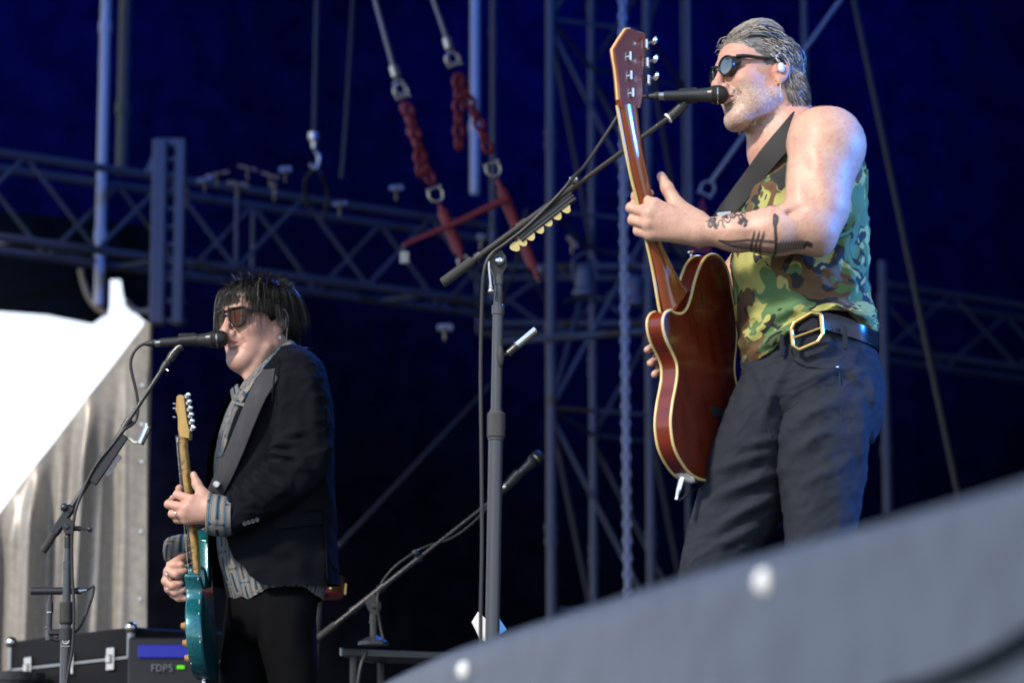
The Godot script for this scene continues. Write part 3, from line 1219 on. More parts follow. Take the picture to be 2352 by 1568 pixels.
	obj("status_light", s, gm, t)
	# black bin rim in the corner
	t = thing("black_tub", "round black tub standing by the tarpaulin", "tub", "", at(15, 1568, -10.8))
	s = Shape.new()
	var rp := at(15, 1546, -10.8) - t.position
	s.lathe(Vector3(0, DECK - t.position.y, 0), Vector3(0, rp.y, 0), [[0, 0.0], [0, 0.11], [rp.y + t.position.y - DECK - 0.03, 0.125], [rp.y + t.position.y - DECK - 0.03, 0.135], [rp.y + t.position.y - DECK, 0.135], [rp.y + t.position.y - DECK, 0.12], [rp.y + t.position.y - DECK - 0.1, 0.11]], 28)
	obj("tub", s, M.black_satin, t)
	# low side table under the third microphone stand
	var zt := -9.9
	t = thing("low_table", "thin black table with a pale front edge under the third microphone stand", "table", "", at(900, 1568, zt))
	o = t.position
	var c0 := at(786, 1498, zt) - o
	var c1 := at(860, 1470, zt - 0.35) - o
	var c2 := at(1200, 1478, zt - 0.6) - o
	var yy := c0.y + 0.012
	var c3 := c2 + (c0 - c1)
	s = Shape.new()
	var poly := []
	for c in [c0, c1, c2, c3]:
		poly.append(Vector3(c.x, yy, c.z))
	s.prism(poly, Vector3(0, -0.02, 0))
	obj("top", s, mat(0.05, 0.055, 0.06, 0.4), t)
	s = Shape.new()
	var e0 := Vector3(c0.x, yy - 0.009, c0.z)
	var e1 := Vector3(c1.x, yy - 0.009, c1.z)
	var dirn := (e1 - e0).normalized()
	var outw := Vector3(dirn.z, 0, -dirn.x)
	if outw.x > 0:
		outw = -outw
	s.prism([e0 + Vector3(0, 0.011, 0) + outw * 0.003, e1 + Vector3(0, 0.011, 0) + outw * 0.003, e1 + Vector3(0, -0.013, 0) + outw * 0.003, e0 + Vector3(0, -0.013, 0) + outw * 0.003], outw * 0.006)
	obj("edge_strip", s, mat(0.6, 0.62, 0.62, 0.4), t)
	for c in [c0, c1, c2, c3]:
		s = Shape.new()
		var q: Vector3 = Vector3(c.x, yy - 0.02, c.z).lerp(Vector3((c0.x + c2.x) / 2, yy - 0.02, (c0.z + c2.z) / 2), 0.12)
		s.rod(q, Vector3(q.x, DECK - o.y, q.z), 0.014)
		obj("leg", s, M.black_metal, t)
	cable("table_cable", "dark cables drooping below the thin black table", [at(842, 1498, zt + 0.02), at(828, 1530, zt + 0.04), at(818, 1600, zt + 0.05)], 0.006, M.cable)
	# bent white sign board behind the central stand
	t = thing("folded_card", "white and blue folded card standing behind the central stand", "card", "", at(1120, 1460, -8.4))
	o = t.position
	s = Shape.new()
	s.prism([at(1083, 1428, -8.4) - o, at(1098, 1404, -8.4) - o, at(1128, 1432, -8.35) - o, at(1126, 1475, -8.35) - o, at(1104, 1470, -8.4) - o], Vector3(0, 0, -0.02))
	obj("white_panel", s, M.white_plastic, t)
	s = Shape.new()
	s.prism([at(1131, 1432, -8.36) - o, at(1146, 1418, -8.4) - o, at(1164, 1446, -8.4) - o, at(1140, 1462, -8.36) - o], Vector3(0, 0, -0.02))
	obj("blue_panel", s, mat(0.06, 0.22, 0.6, 0.4), t)
	# tom drum behind the guitarist's hip
	var zd := -10.0
	t = thing("tom_drum", "brown tom drum with a red lower head behind the guitarist's hip", "drum", "", at(735, 1365, zd))
	var ax := Vector3(0.06, 1.0, -0.12).normalized()
	s = Shape.new()
	s.lathe(Vector3.ZERO, ax * 0.3, [[0.0, 0.074], [0.006, 0.079], [0.022, 0.079], [0.022, 0.076], [0.06, 0.076]], 40)
	obj("shell", s, grained(mat(0.13, 0.05, 0.025, 0.3), 10.0, 0.0), t)
	s = Shape.new()
	s.lathe(-ax * 0.002, ax * 0.02, [[0.0, 0.0], [0.0, 0.0745], [0.004, 0.0745]], 40)
	obj("lower_head", s, mat(0.42, 0.02, 0.03, 0.35), t)
	s = Shape.new()
	s.lathe(-ax * 0.004, ax * 0.01, [[0.0, 0.0], [0.0, 0.03], [0.001, 0.03]], 24)
	obj("printed_spot", s, mat(0.015, 0.01, 0.012, 0.5), t)
	for k in 6:
		var an := TAU * k / 6 + 0.05
		var bs := basis_for(ax)
		var d: Vector3 = bs.x * cos(an) + bs.z * sin(an)
		s = Shape.new()
		s.rod(ax * 0.004 + d * 0.081, ax * 0.04 + d * 0.081, 0.005)
		obj("lug", s, M.gold, t)
	s = Shape.new()
	s.rod(ax * 0.045, Vector3(-0.06, DECK - t.position.y, -0.05), 0.012)
	obj("stand_rod", s, M.black_metal, t)

func vocal_mic(label: String, tail: Vector3, head: Vector3, u: float, ring: Material) -> Node3D:
	# handheld vocal microphone: plug, tapered body, band and ball grille; u is the radius of the grille
	var t := thing("microphone", label, "microphone", "", tail)
	var d := (head - tail)
	var L := d.length()
	d = d / L
	var s := Shape.new()
	s.lathe(Vector3.ZERO, d, [[0, 0.0], [0, u * 0.22], [L * 0.09, u * 0.42], [L * 0.09, u * 0.46], [L * 0.17, u * 0.46], [L * 0.17, u * 0.3], [L * 0.18, u * 0.3]], 18)
	obj("cable_boot", s, M.rubber, t)
	s = Shape.new()
	s.lathe(d * L * 0.13, d, [[0, u * 0.47], [L * 0.05, u * 0.47], [L * 0.05, u * 0.50], [L * 0.07, u * 0.50]], 18)
	obj("plug_ring", s, M.nickel, t)
	s = Shape.new()
	s.lathe(d * L * 0.18, d, [[0, 0.0], [0, u * 0.46], [L * 0.01, u * 0.5], [L * 0.30, u * 0.58], [L * 0.56, u * 0.76], [L * 0.61, u * 0.86], [L * 0.62, u * 0.9]], 24)
	obj("body", s, M.black_satin, t)
	s = Shape.new()
	s.lathe(d * L * 0.80, d, [[0, u * 0.86], [L * 0.008, u * 0.98], [L * 0.06, u * 1.0], [L * 0.062, u * 0.9]], 28)
	var gm := grained(mat(0.035, 0.035, 0.037, 0.5, 0.4), 220.0, 0.08, 0.12, 0.35)
	obj("grille_collar", s, gm, t)
	s = Shape.new()
	s.lathe(d * L * 0.862, d, [[0, u * 0.95], [0, u * 1.03], [L * 0.016, u * 1.03], [L * 0.016, u * 0.95]], 28)
	obj("band", s, ring, t)
	s = Shape.new()
	var prof := []
	for k in 9:
		var a := PI * 0.5 * k / 8
		prof.append([L * 0.124 * sin(a), u * pow(cos(a), 0.62)])
	s.lathe(d * L * 0.876, d, prof, 28)
	obj("grille", s, gm, t)
	return t

func pick_into(t: Node3D, c: Vector3, along: Vector3, size: float, m: Material) -> void:
	var s := Shape.new()
	var pts := []
	var side := along.cross(Vector3.BACK).normalized()
	for k in 18:
		var a := TAU * k / 18
		var r := size * (0.5 + 0.05 * cos(3 * a))
		pts.append(c + side * sin(a) * r * 0.95 + along * cos(a) * r)
	s.prism(pts, Vector3(0, 0, -0.003), true)
	obj("pick", s, m, t)

func path_of(list: Array, z: float) -> Array:
	var out := []
	for p in list:
		out.append(at(p[0], p[1], z + (p[2] if p.size() > 2 else 0.0)))
	return out

func make_stands() -> void:
	# ---- central stand with the boom that reaches the singer
	var z := -6.95
	var foot0 := at(1131, 1450, z)
	var t := thing("microphone_stand", "tall grey boom microphone stand in front of the singer, yellow picks under the boom", "microphone stand")
	var axis := (at(1146, 600, z) - foot0).normalized()
	var u := 0.00101
	var base := foot0 + axis * ((DECK + 0.03 - foot0.y) / axis.y)
	var h := func(y: float) -> float: return (at(1140, y, z).y - base.y) / axis.y
	var s := Shape.new()
	s.lathe(base, base + axis, [[0, 0.0], [0, 0.0165], [h.call(1012.0), 0.0165], [h.call(1010.0), 0.0185], [h.call(1006.0), 0.0185]], 20)
	obj("lower_tube", s, M.tube_grey, t)
	s = Shape.new()
	s.lathe(base, base + axis, [[h.call(1006.0), 0.0185], [h.call(1003.0), 0.021], [h.call(951.0), 0.021], [h.call(947.0), 0.019], [h.call(947.0), 0.0]], 24)
	obj("clutch", s, grained(mat(0.075, 0.077, 0.08, 0.5), 120.0, 0.06), t)
	s = Shape.new()
	s.lathe(base, base + axis, [[h.call(947.0), 0.0145], [h.call(940.0), 0.0145], [h.call(940.0), 0.0125], [h.call(720.0), 0.0125]], 20)
	obj("upper_tube", s, M.tube_grey, t)
	s = Shape.new()
	s.lathe(base, base + axis, [[h.call(722.0), 0.0125], [h.call(722.0), 0.0148], [h.call(702.0), 0.0148], [h.call(699.0), 0.011], [h.call(655.0), 0.0095], [h.call(654.0), 0.0115], [h.call(632.0), 0.0125], [h.call(628.0), 0.0105], [h.call(612.0), 0.010]], 18)
	obj("neck_sleeve", s, M.tube_grey, t)
	s = Shape.new()
	s.lathe(base - axis * 0.03, base + axis, [[0, 0.0], [0, 0.15], [0.018, 0.15], [0.024, 0.14], [0.032, 0.04], [0.05, 0.02]], 40)
	obj("round_base", s, M.black_metal, t)
	# tilting head
	s = Shape.new()
	s.prism(path_of([[1116, 592], [1150, 570], [1162, 588], [1164, 612], [1152, 632], [1136, 634], [1128, 618]], z + 0.012), Vector3(0, 0, -0.026))
	obj("tilt_head", s, M.black_metal, t)
	s = Shape.new()
	var kc := at(1148, 601, z + 0.012)
	s.lathe(kc, kc + Vector3(0, 0, 0.03), [[0, 0.012], [0.008, 0.012], [0.016, 0.010], [0.02, 0.006], [0.021, 0.0]], 18)
	obj("tilt_knob", s, M.chrome, t)
	s = Shape.new()
	s.tube(path_of([[1122, 600, 0.02], [1127, 650, 0.025], [1128, 668, 0.025]], z), [0.003, 0.003, 0.0065], 8)
	s.sphere(at(1128, 668, z + 0.025), 0.008)
	obj("lever", s, M.nickel, t)
	# boom
	var b0 := at(1016, 650, z)
	var b1 := at(1546, 263, z)
	var bd := (b1 - b0).normalized()
	var bl := (b1 - b0).length()
	s = Shape.new()
	s.lathe(b0, b1, [[0, 0.0], [0, 0.0105], [0.004, 0.0125], [0.088, 0.0125], [0.09, 0.009]], 18)
	obj("end_grip", s, M.grip, t)
	s = Shape.new()
	var brass_black := mat(0.05, 0.046, 0.04, 0.22, 0.3)
	s.lathe(b0, b1, [[0.086, 0.0085], [0.22, 0.0085], [0.22, 0.0115], [0.245, 0.0115], [0.245, 0.0085], [0.40, 0.0085], [0.40, 0.0062], [bl, 0.0062]], 16)
	obj("boom", s, brass_black, t)
	s = Shape.new()
	s.lathe(b0, b1, [[0.098, 0.0085], [0.098, 0.0118], [0.112, 0.0118], [0.112, 0.0085]], 16)
	obj("boom_collar", s, M.black_satin, t)
	s = Shape.new()
	s.sphere(at(1318, 412, z + 0.006), 0.0115, 16, 10)
	obj("boom_knob", s, M.chrome, t)
	# pick holder under the boom
	s = Shape.new()
	var p0 := at(1192, 548, z + 0.012)
	var p1 := at(1318, 450, z + 0.012)
	var pd := (p1 - p0).normalized()
	s.box(Transform3D(basis_for(pd), (p0 + p1) / 2), Vector3(0.026, (p1 - p0).length(), 0.014), 0.003)
	obj("pick_holder", s, M.black_satin, t)
	for k in 3:
		s = Shape.new()
		var off := basis_for(pd).x * (k - 1) * 0.008
		s.rod(p0 + off + Vector3(0, 0, 0.008), p1 + off + Vector3(0, 0, 0.008), 0.0018, 6)
		obj("holder_rib", s, M.black_satin, t)
	for p in [[1183, 566], [1200, 554], [1218, 541], [1239, 525], [1258, 509], [1279, 494], [1300, 478]]:
		pick_into(t, at(p[0], p[1], z + 0.016 + rng.randf() * 0.003), (Vector3(0.62, -0.75, 0) + Vector3(rng.randf() - 0.5, rng.randf() - 0.5, 0) * 0.25).normalized(), 0.024, M.pick_yellow)
	# clip
	s = Shape.new()
	s.tube(path_of([[1534, 272], [1548, 262], [1562, 248], [1572, 236]], z), [0.0115, 0.0115, 0.012, 0.014], 12)
	obj("clip_swivel", s, M.black_satin, t)
	s = Shape.new()
	var ca := at(1560, 221, z)
	s.lathe(ca, at(1602, 219, z), [[0, 0.0], [0, 0.0175], [0.042, 0.0195], [0.042, 0.0]], 20)
	obj("clip", s, M.black_satin, t)
	s = Shape.new()
	s.lathe(at(1533, 273, z), at(1546, 263, z), [[0, 0.010], [0.001, 0.013], [0.005, 0.013], [0.005, 0.010]], 14)
	obj("clip_ring", s, M.white_plastic, t)
	vocal_mic("black vocal microphone at the bearded singer's lips", at(1490, 221, z + 0.01), at(1673, 217, z + 0.025), 0.0228, M.nickel)
	cable("microphone_cable", "black cable hanging from the tall central boom stand", path_of([[1488, 221], [1462, 226, -0.02], [1430, 252, -0.03], [1390, 312, -0.02], [1345, 378, 0.0], [1320, 404, 0.018], [1290, 440, 0.024], [1250, 482, 0.024], [1205, 525, 0.022], [1160, 560, 0.02], [1128, 585, 0.02], [1112, 622, 0.02], [1107, 700, 0.015], [1104, 850, 0.012], [1106, 1050, 0.02], [1107, 1250, 0.02], [1104, 1450, 0.02], [1108, 1650, 0.03], [1090, 1900, 0.06], [1088, 1928, 0.12]], z), 0.0047, M.cable)
	# slide in its clip on the pole
	t = thing("guitar_slide", "chrome slide tube in a black clip on the central stand", "guitar slide")
	s = Shape.new()
	var sa := at(1187, 793, z)
	var sb := at(1230, 757, z)
	s.lathe(sa, sb, [[0, 0.0085], [0, 0.0105], [(sb - sa).length(), 0.0105], [(sb - sa).length(), 0.0085], [0.004, 0.0085]], 22)
	obj("tube", s, M.chrome, t)
	s = Shape.new()
	s.lathe(at(1167, 812, z), at(1190, 792, z), [[0, 0.0], [0, 0.0085], [0.02, 0.0095], [0.03, 0.0095], [0.03, 0.0]], 16)
	obj("holder_plug", s, M.black_satin, t)
	s = Shape.new()
	s.ball(at(1150, 818, z + 0.012), Basis(Vector3(0.008, 0, 0), Vector3(0, 0.026, 0), Vector3(0, 0, 0.006)), 18, 10)
	obj("clip", s, M.rubber, t)
	s = Shape.new()
	s.rod(at(1150, 818, z + 0.006), at(1170, 810, z), 0.005)
	obj("clip_stem", s, M.rubber, t)
	make_left_stand()
	make_third_stand()

func make_left_stand() -> void:
	var z := -8.9
	var t := thing("microphone_stand", "black boom microphone stand in front of the jacketed guitarist by the tarpaulin", "microphone stand")
	var foot0 := at(148, 1568, z)
	var axis := (at(154.5, 1250, z) - foot0).normalized()
	var base := foot0 + axis * ((DECK + 0.03 - foot0.y) / axis.y)
	var h := func(y: float) -> float: return (at(150, y, z).y - base.y) / axis.y
	var s := Shape.new()
	s.lathe(base, base + axis, [[0, 0.0], [0, 0.0155], [h.call(1436.0), 0.0155], [h.call(1432.0), 0.017]], 20)
	obj("lower_tube", s, M.tube_grey, t)
	s = Shape.new()
	s.lathe(base, base + axis, [[h.call(1433.0), 0.017], [h.call(1430.0), 0.0195], [h.call(1386.0), 0.0195], [h.call(1382.0), 0.0175], [h.call(1382.0), 0.0]], 24)
	obj("clutch", s, grained(mat(0.03, 0.03, 0.032, 0.5), 120.0, 0.06), t)
	s = Shape.new()
	s.lathe(base, base + axis, [[h.call(1384.0), 0.0125], [h.call(1306.0), 0.0125], [h.call(1306.0), 0.0138], [h.call(1292.0), 0.0138], [h.call(1290.0), 0.0105], [h.call(1258.0), 0.0088]], 18)
	obj("upper_tube", s, M.tube_grey, t)
	s = Shape.new()
	s.lathe(base, base + axis, [[h.call(1258.0), 0.0105], [h.call(1234.0), 0.0105], [h.call(1230.0), 0.0085], [h.call(1215.0), 0.0085]], 16)
	obj("neck_sleeve", s, M.black_metal, t)
	s = Shape.new()
	s.lathe(base - axis * 0.03, base + axis, [[0, 0.0], [0, 0.14], [0.018, 0.14], [0.024, 0.13], [0.032, 0.04], [0.05, 0.02]], 40)
	obj("round_base", s, M.black_metal, t)
	# tilt head: two cheeks round the boom block
	s = Shape.new()
	s.prism(path_of([[140, 1205], [150, 1190], [160, 1190], [168, 1200], [168, 1212], [160, 1224], [148, 1226]], z + 0.014), Vector3(0, 0, -0.028))
	obj("tilt_head", s, M.black_metal, t)
	s = Shape.new()
	var kc := at(152, 1209, z + 0.014)
	s.lathe(kc, kc + Vector3(0, 0, 0.02), [[0, 0.008], [0.004, 0.008], [0.006, 0.005], [0.006, 0.0]], 14)
	obj("pivot_bolt", s, M.black_satin, t)
	s = Shape.new()
	s.tube(path_of([[168, 1213], [184, 1214], [186, 1214.5], [199, 1215]], z), [0.0075, 0.0075, 0.003, 0.003], 10)
	s.sphere(at(205, 1215, z), 0.0085)
	obj("lever", s, M.black_satin, t)
	var b0 := at(96, 1267, z)
	var b1 := at(402, 803, z)
	var bd := (b1 - b0).normalized()
	var L := (b1 - b0).length()
	s = Shape.new()
	s.lathe(b0, b1, [[0, 0.0], [0, 0.011], [0.004, 0.0125], [0.066, 0.0125], [0.068, 0.009]], 16)
	obj("end_grip", s, M.grip, t)
	s = Shape.new()
	var mid := b0.lerp(b1, 0.155)
	s.box(Transform3D(basis_for(bd), mid), Vector3(0.026, 0.10, 0.026), 0.005)
	obj("boom_block", s, M.black_metal, t)
	s = Shape.new()
	s.sphere(at(147, 1165, z + 0.012), 0.0125)
	obj("clamp_knob", s, M.black_satin, t)
	s = Shape.new()
	s.lathe(b0, b1, [[0.06, 0.0085], [L * 0.61, 0.0085], [L * 0.61, 0.012], [L * 0.655, 0.012], [L * 0.655, 0.0065], [L * 0.90, 0.0065], [L * 0.90, 0.0095], [L * 0.935, 0.0105], [L * 0.945, 0.0085], [L * 0.98, 0.0085]], 16)
	obj("boom", s, M.black_satin, t)
	s = Shape.new()
	s.rod(b0.lerp(b1, 0.905) + Vector3(0.008, 0, 0.0), b0.lerp(b1, 0.905) + Vector3(0.016, -0.006, 0.004), 0.003)
	obj("set_screw", s, M.nickel, t)
	s = Shape.new()
	s.tube(path_of([[389, 826], [396, 815], [408, 800], [418, 795]], z), [0.0125, 0.0135, 0.012, 0.012], 12)
	obj("clip_swivel", s, M.black_satin, t)
	s = Shape.new()
	s.lathe(at(410, 783, z), at(452, 780.5, z), [[0, 0.0], [0, 0.017], [0.055, 0.020], [0.055, 0.0]], 20)
	obj("clip", s, M.black_metal, t)
	s = Shape.new()
	s.box(Transform3D(Basis(Vector3.BACK, 0.05), at(430, 770, z)), Vector3(0.052, 0.012, 0.016), 0.003)
	obj("clip_bridge", s, M.black_metal, t)
	# pick holder
	s = Shape.new()
	var p0 := at(212, 1110, z + 0.01)
	var p1 := at(286, 1000, z + 0.01)
	s.box(Transform3D(basis_for((p1 - p0).normalized()), (p0 + p1) / 2), Vector3(0.026, (p1 - p0).length(), 0.012), 0.003)
	obj("pick_holder", s, M.black_metal, t)
	for p in [[268, 1052], [257, 1067], [247, 1083]]:
		pick_into(t, at(p[0], p[1], z + 0.012), Vector3(0.8, 0.35, 0).normalized(), 0.026, M.pick_grey)
	# maker's mark on the lower tube: ring, letter and name
	var mark := at(150, 1471, z + 0.0175)
	s = Shape.new()
	var ring := []
	for k in 25:
		var a := TAU * k / 24
		ring.append(mark + Vector3(cos(a) * 0.0088, sin(a) * 0.0088, -0.002 + 0.0 * a))
	s.tube(ring, [0.0013], 6, false)
	obj("mark_ring", s, M.white_plastic, t)
	for w in [["A", mark + Vector3(0, 0, -0.0022), 0.00026], ["Atlas Sound", at(149.5, 1483.5, z + 0.0158), 0.00009]]:
		var tm := TextMesh.new()
		tm.text = w[0]
		tm.font = SystemFont.new()
		tm.font.font_names = PackedStringArray(["Droid Sans"])
		tm.font_size = 48
		tm.pixel_size = w[2]
		tm.depth = 0.002
		var o := MeshInstance3D.new()
		o.name = "mark_lettering"
		o.mesh = tm
		o.material_override = M.white_plastic
		t.add_child(o, true)
		o.position = w[1]
	vocal_mic("black vocal microphone at the lips of the guitarist in the jacket", at(331, 789.5, z), at(523, 777, z), 0.0265, M.nickel)
	cable("microphone_cable", "black cable looping from the guitarist's vocal microphone down its stand", path_of([[331, 789.5], [318, 796], [305, 812], [299, 836], [304, 866], [313, 905], [316, 942], [310, 966], [299, 978, 0.01], [285, 985, 0.016], [256, 1022, 0.016], [222, 1064, 0.016], [198, 1108, 0.016], [180, 1150, 0.018], [170, 1185, 0.02], [164, 1240, 0.016], [165, 1318, 0.015], [169, 1405, 0.02], [165, 1491, 0.02], [152, 1566, 0.022], [140, 1700, 0.03], [150, 1728, 0.1]], z), 0.0047, M.cable)
	# slide on a pale bent arm
	t = thing("guitar_slide", "chrome slide tube on a pale bent arm of the guitarist's stand", "guitar slide")
	s = Shape.new()
	var sa := at(321, 1019, z)
	var sb := at(339, 979, z)
	s.lathe(sa, sb, [[0, 0.009], [0, 0.0115], [(sb - sa).length(), 0.0115], [(sb - sa).length(), 0.009], [0.004, 0.009]], 22)
	obj("tube", s, M.chrome, t)
	s = Shape.new()
	s.tube(curve(path_of([[286, 1003], [297, 1008], [308, 1016], [318, 1013], [330, 990], [337, 972]], z), 4), [0.0045], 8)
	obj("bent_arm", s, mat(0.62, 0.66, 0.48, 0.4), t)
	# pencil condenser on its side clamp
	t = thing("pencil_microphone", "slim black pencil microphone lying level on a side clamp of the stand", "microphone")
	s = Shape.new()
	var zc := z - 0.03
	s.lathe(at(69, 1357, zc), at(199, 1357, zc), [[0, 0.0], [0.001, 0.0095], [0.002, 0.0112], [0.118, 0.0112], [0.118, 0.0095], [0.145, 0.0095]], 18)
	obj("body", s, M.black_satin, t)
	s = Shape.new()
	s.lathe(at(180, 1357, zc), at(199, 1355, zc), [[0, 0.0105], [0.004, 0.0105], [0.01, 0.006], [0.024, 0.0045], [0.024, 0.0]], 14)
	obj("plug", s, M.nickel, t)
	s = Shape.new()
	s.tube(path_of([[115, 1364], [115, 1376], [114.5, 1382], [114.5, 1384], [114, 1404], [113, 1406], [112, 1442]], zc), [0.005, 0.005, 0.006, 0.0098, 0.0098, 0.0076, 0.0076], 12)
	obj("swivel_rod", s, M.black_satin, t)
	s = Shape.new()
	s.lathe(at(114, 1405, zc), at(114, 1408, zc), [[0, 0.0102], [0.003, 0.0102], [0.003, 0.007]], 14)
	obj("ring", s, M.nickel, t)
	s = Shape.new()
	s.box(Transform3D(Basis.IDENTITY, at(131, 1452, zc)), Vector3(0.055, 0.018, 0.024), 0.004)
	s.lathe(at(150.5, 1470, z), at(150.8, 1440, z), [[0, 0.015], [0, 0.0205], [0.034, 0.0205], [0.034, 0.015]], 18)
	s.tube(curve(path_of([[104, 1443], [110, 1440], [112, 1455], [120, 1466], [134, 1470]], zc), 4), [0.006], 8)
	obj("clamp", s, M.black_metal, t)
	s = Shape.new()
	s.tube(path_of([[112, 1442], [111, 1470]], zc), [0.0088], 10)
	obj("clamp_screw", s, M.tube_grey, t)
	cable("pencil_microphone_cable", "short black cable curving from the pencil microphone to the stand tube", path_of([[198, 1355], [207, 1349], [214, 1347], [213, 1362], [208, 1380], [200, 1402], [184, 1437], [170, 1453], [160, 1460]], zc), 0.0042, M.cable)

func make_third_stand() -> void:
	var z := -9.85
	var t := thing("microphone_stand", "low dark boom stand on the thin table, its boom slanting up behind the central stand", "microphone stand")
	var b0 := at(680, 1505, z)
	var b1 := at(1152, 1131, z)
	var L := (b1 - b0).length()
	var s := Shape.new()
	s.lathe(b0, b1, [[0, 0.0], [0, 0.012], [L * 0.19, 0.012], [L * 0.19, 0.008]], 14)
	obj("end_grip", s, M.grip, t)
	s = Shape.new()
	s.lathe(b0, b1, [[L * 0.18, 0.0082], [L * 0.265, 0.0082], [L * 0.265, 0.0125], [L * 0.285, 0.0125], [L * 0.285, 0.0105], [L * 0.40, 0.0105], [L * 0.40, 0.0135], [L * 0.425, 0.0135], [L * 0.425, 0.0088], [L * 0.585, 0.0088], [L * 0.585, 0.0125], [L * 0.605, 0.0125], [L * 0.605, 0.0062], [L, 0.0062]], 14)
	obj("boom", s, M.black_satin, t)
	s = Shape.new()
	s.sphere(at(955, 1269, z + 0.012), 0.012)
	obj("boom_knob", s, M.black_satin, t)
	s = Shape.new()
	s.prism(path_of([[836, 1380], [858, 1363], [874, 1384], [874, 1396], [868, 1410], [852, 1412]], z + 0.012), Vector3(0, 0, -0.024))
	obj("tilt_head", s, M.black_satin, t)
	s = Shape.new()
	var kc := at(860, 1391, z + 0.012)
	s.lathe(kc, kc + Vector3(0, 0, 0.02), [[0, 0.010], [0.006, 0.010], [0.01, 0.006], [0.01, 0.0]], 14)
	obj("pivot_bolt", s, M.black_satin, t)
	s = Shape.new()
	var top := at(859, 1408, z)
	var low := Vector3(top.x, at(859, 1474, z).y, top.z)
	s.lathe(top, low, [[0, 0.0125], [0.025, 0.0125], [0.025, 0.015], [0.032, 0.015], [0.032, 0.012], [top.y - low.y - 0.02, 0.012], [top.y - low.y, 0.05], [top.y - low.y + 0.01, 0.05], [top.y - low.y + 0.01, 0.0]], 18)
	obj("post", s, M.black_satin, t)
	s = Shape.new()
	s.tube(path_of([[1146, 1134], [1160, 1120], [1172, 1108], [1192, 1086]], z), [0.012, 0.014, 0.0165, 0.018], 12)
	obj("clip", s, M.black_satin, t)
	vocal_mic("dark vocal microphone pointing up from the third stand behind the central pole", at(1142, 1134, z + 0.004), at(1245, 1040, z + 0.004), 0.0225, M.nickel)
	cable("microphone_cable", "thin cable slung under the boom of the third stand", path_of([[1140, 1136], [1106, 1181], [1066, 1217], [1030, 1239], [990, 1251], [960, 1264], [914, 1295], [888, 1322], [874, 1345], [866, 1380, 0.02], [872, 1430, 0.02], [880, 1468, 0.03]], z), 0.0045, M.cable)

# ---------------------------------------------------------------- people
func loft(s: Shape, rings: Array, cols: int, sub: int, bend: Callable, warp = null, outward := 1.0) -> void:
	# rings: [left point, right point, half depth towards +z, half depth towards -z, squareness, first angle, last angle]
	# bend gives a small outward offset, warp a shift of the point
	var L := []
	var R := []
	var D := []
	var T := []
	for r in rings:
		L.append(r[0])
		R.append(r[1])
		D.append(Vector3(r[2], r[3], r[4] if r.size() > 4 else 2.2))
		T.append(Vector2(deg_to_rad(r[5]), deg_to_rad(r[6])) if r.size() > 6 else Vector2(0, TAU))
	L = curve(L, sub)
	R = curve(R, sub)
	D = curve(D, sub)
	T = curve(T, sub)
	var rows := []
	for i in L.size():
		var c: Vector3 = (L[i] + R[i]) * 0.5
		var X: Vector3 = (R[i] - L[i]) * 0.5
		var d: Vector3 = D[i]
		var row := []
		for k in cols + 1:
			var th := lerpf(T[i].x, T[i].y, float(k) / cols)
			var ct := cos(th)
			var st := sin(th)
			var e := 2.0 / d.z
			var cx := signf(ct) * pow(absf(ct), e)
			var sz := signf(st) * pow(absf(st), e)
			var p := c + X * cx + Vector3(0, 0, (d.x if sz > 0 else d.y) * sz)
			var out := (X.normalized() * ct + Vector3(0, 0, st)).normalized()
			var v := float(i) / (L.size() - 1)
			if warp != null:
				p += warp.call(p, th, v)
			p += out * float(bend.call(p, out, th, v))
			row.append(p)
		rows.append(row)
	s.sheet(rows, T[0].y - T[0].x > 6.28, outward)

func metric_uv(s: Shape, first: int, across: float, along: float) -> void:
	for i in range(first, s.uv.size()):
		s.uv[i] = Vector2(s.uv[i].x * across, s.uv[i].y * along)

func folds(list: Array, where: Callable) -> Callable:
	# creases: [x0, y0, x1, y1, half width, height] measured on the body's plane; only the side turned the same way takes them
	var seg := []
	for f in list:
		var a: Vector3 = where.call(f[0], f[1])
		var b: Vector3 = where.call(f[2], f[3])
		seg.append([Vector2(a.x, a.y), Vector2(b.x, b.y), f[4], f[5]])
	return func(p: Vector3, n: Vector3) -> float:
		if n.z < -0.1:
			return 0.0
		var q := Vector2(p.x, p.y)
		var h := 0.0
		for g in seg:
			var ab: Vector2 = g[1] - g[0]
			var t := clampf((q - g[0]).dot(ab) / ab.length_squared(), 0.0, 1.0)
			var d := q.distance_to(g[0] + ab * t) / float(g[2])
			if d < 3.0:
				h += float(g[3]) * exp(-d * d) * (1.0 - 0.75 * d * d) * sin(PI * clampf(t * 0.8 + 0.1, 0.0, 1.0))
		return h * smoothstep(-0.1, 0.3, n.z)

func digit(F: Field, pts: Array, radii: Array, k := 0.006) -> void:
	for i in pts.size() - 1:
		F.cap(pts[i], pts[i + 1], radii[i], radii[i + 1], k)

func head_frame(eye: Vector3, yaw: float, roll: float, pitch: float, size: float) -> Transform3D:
	# x forward, y up, z to the person's left; placed so that the left eye falls on the given point
	var a := deg_to_rad(yaw)
	var f := Vector3(-cos(a), 0, sin(a))
	var l := Vector3(sin(a), 0, cos(a))
	var u := Vector3.UP
	var f2 := f * cos(deg_to_rad(pitch)) + u * sin(deg_to_rad(pitch))
	var u2 := u * cos(deg_to_rad(pitch)) - f * sin(deg_to_rad(pitch))
	var l2 := l * cos(deg_to_rad(roll)) + u2 * sin(deg_to_rad(roll))
	var u3 := u2 * cos(deg_to_rad(roll)) - l * sin(deg_to_rad(roll))
	var b := Basis(f2 * size, u3 * size, l2 * size)
	return Transform3D(b, eye - b * Vector3(0.092, 0.014, 0.032))

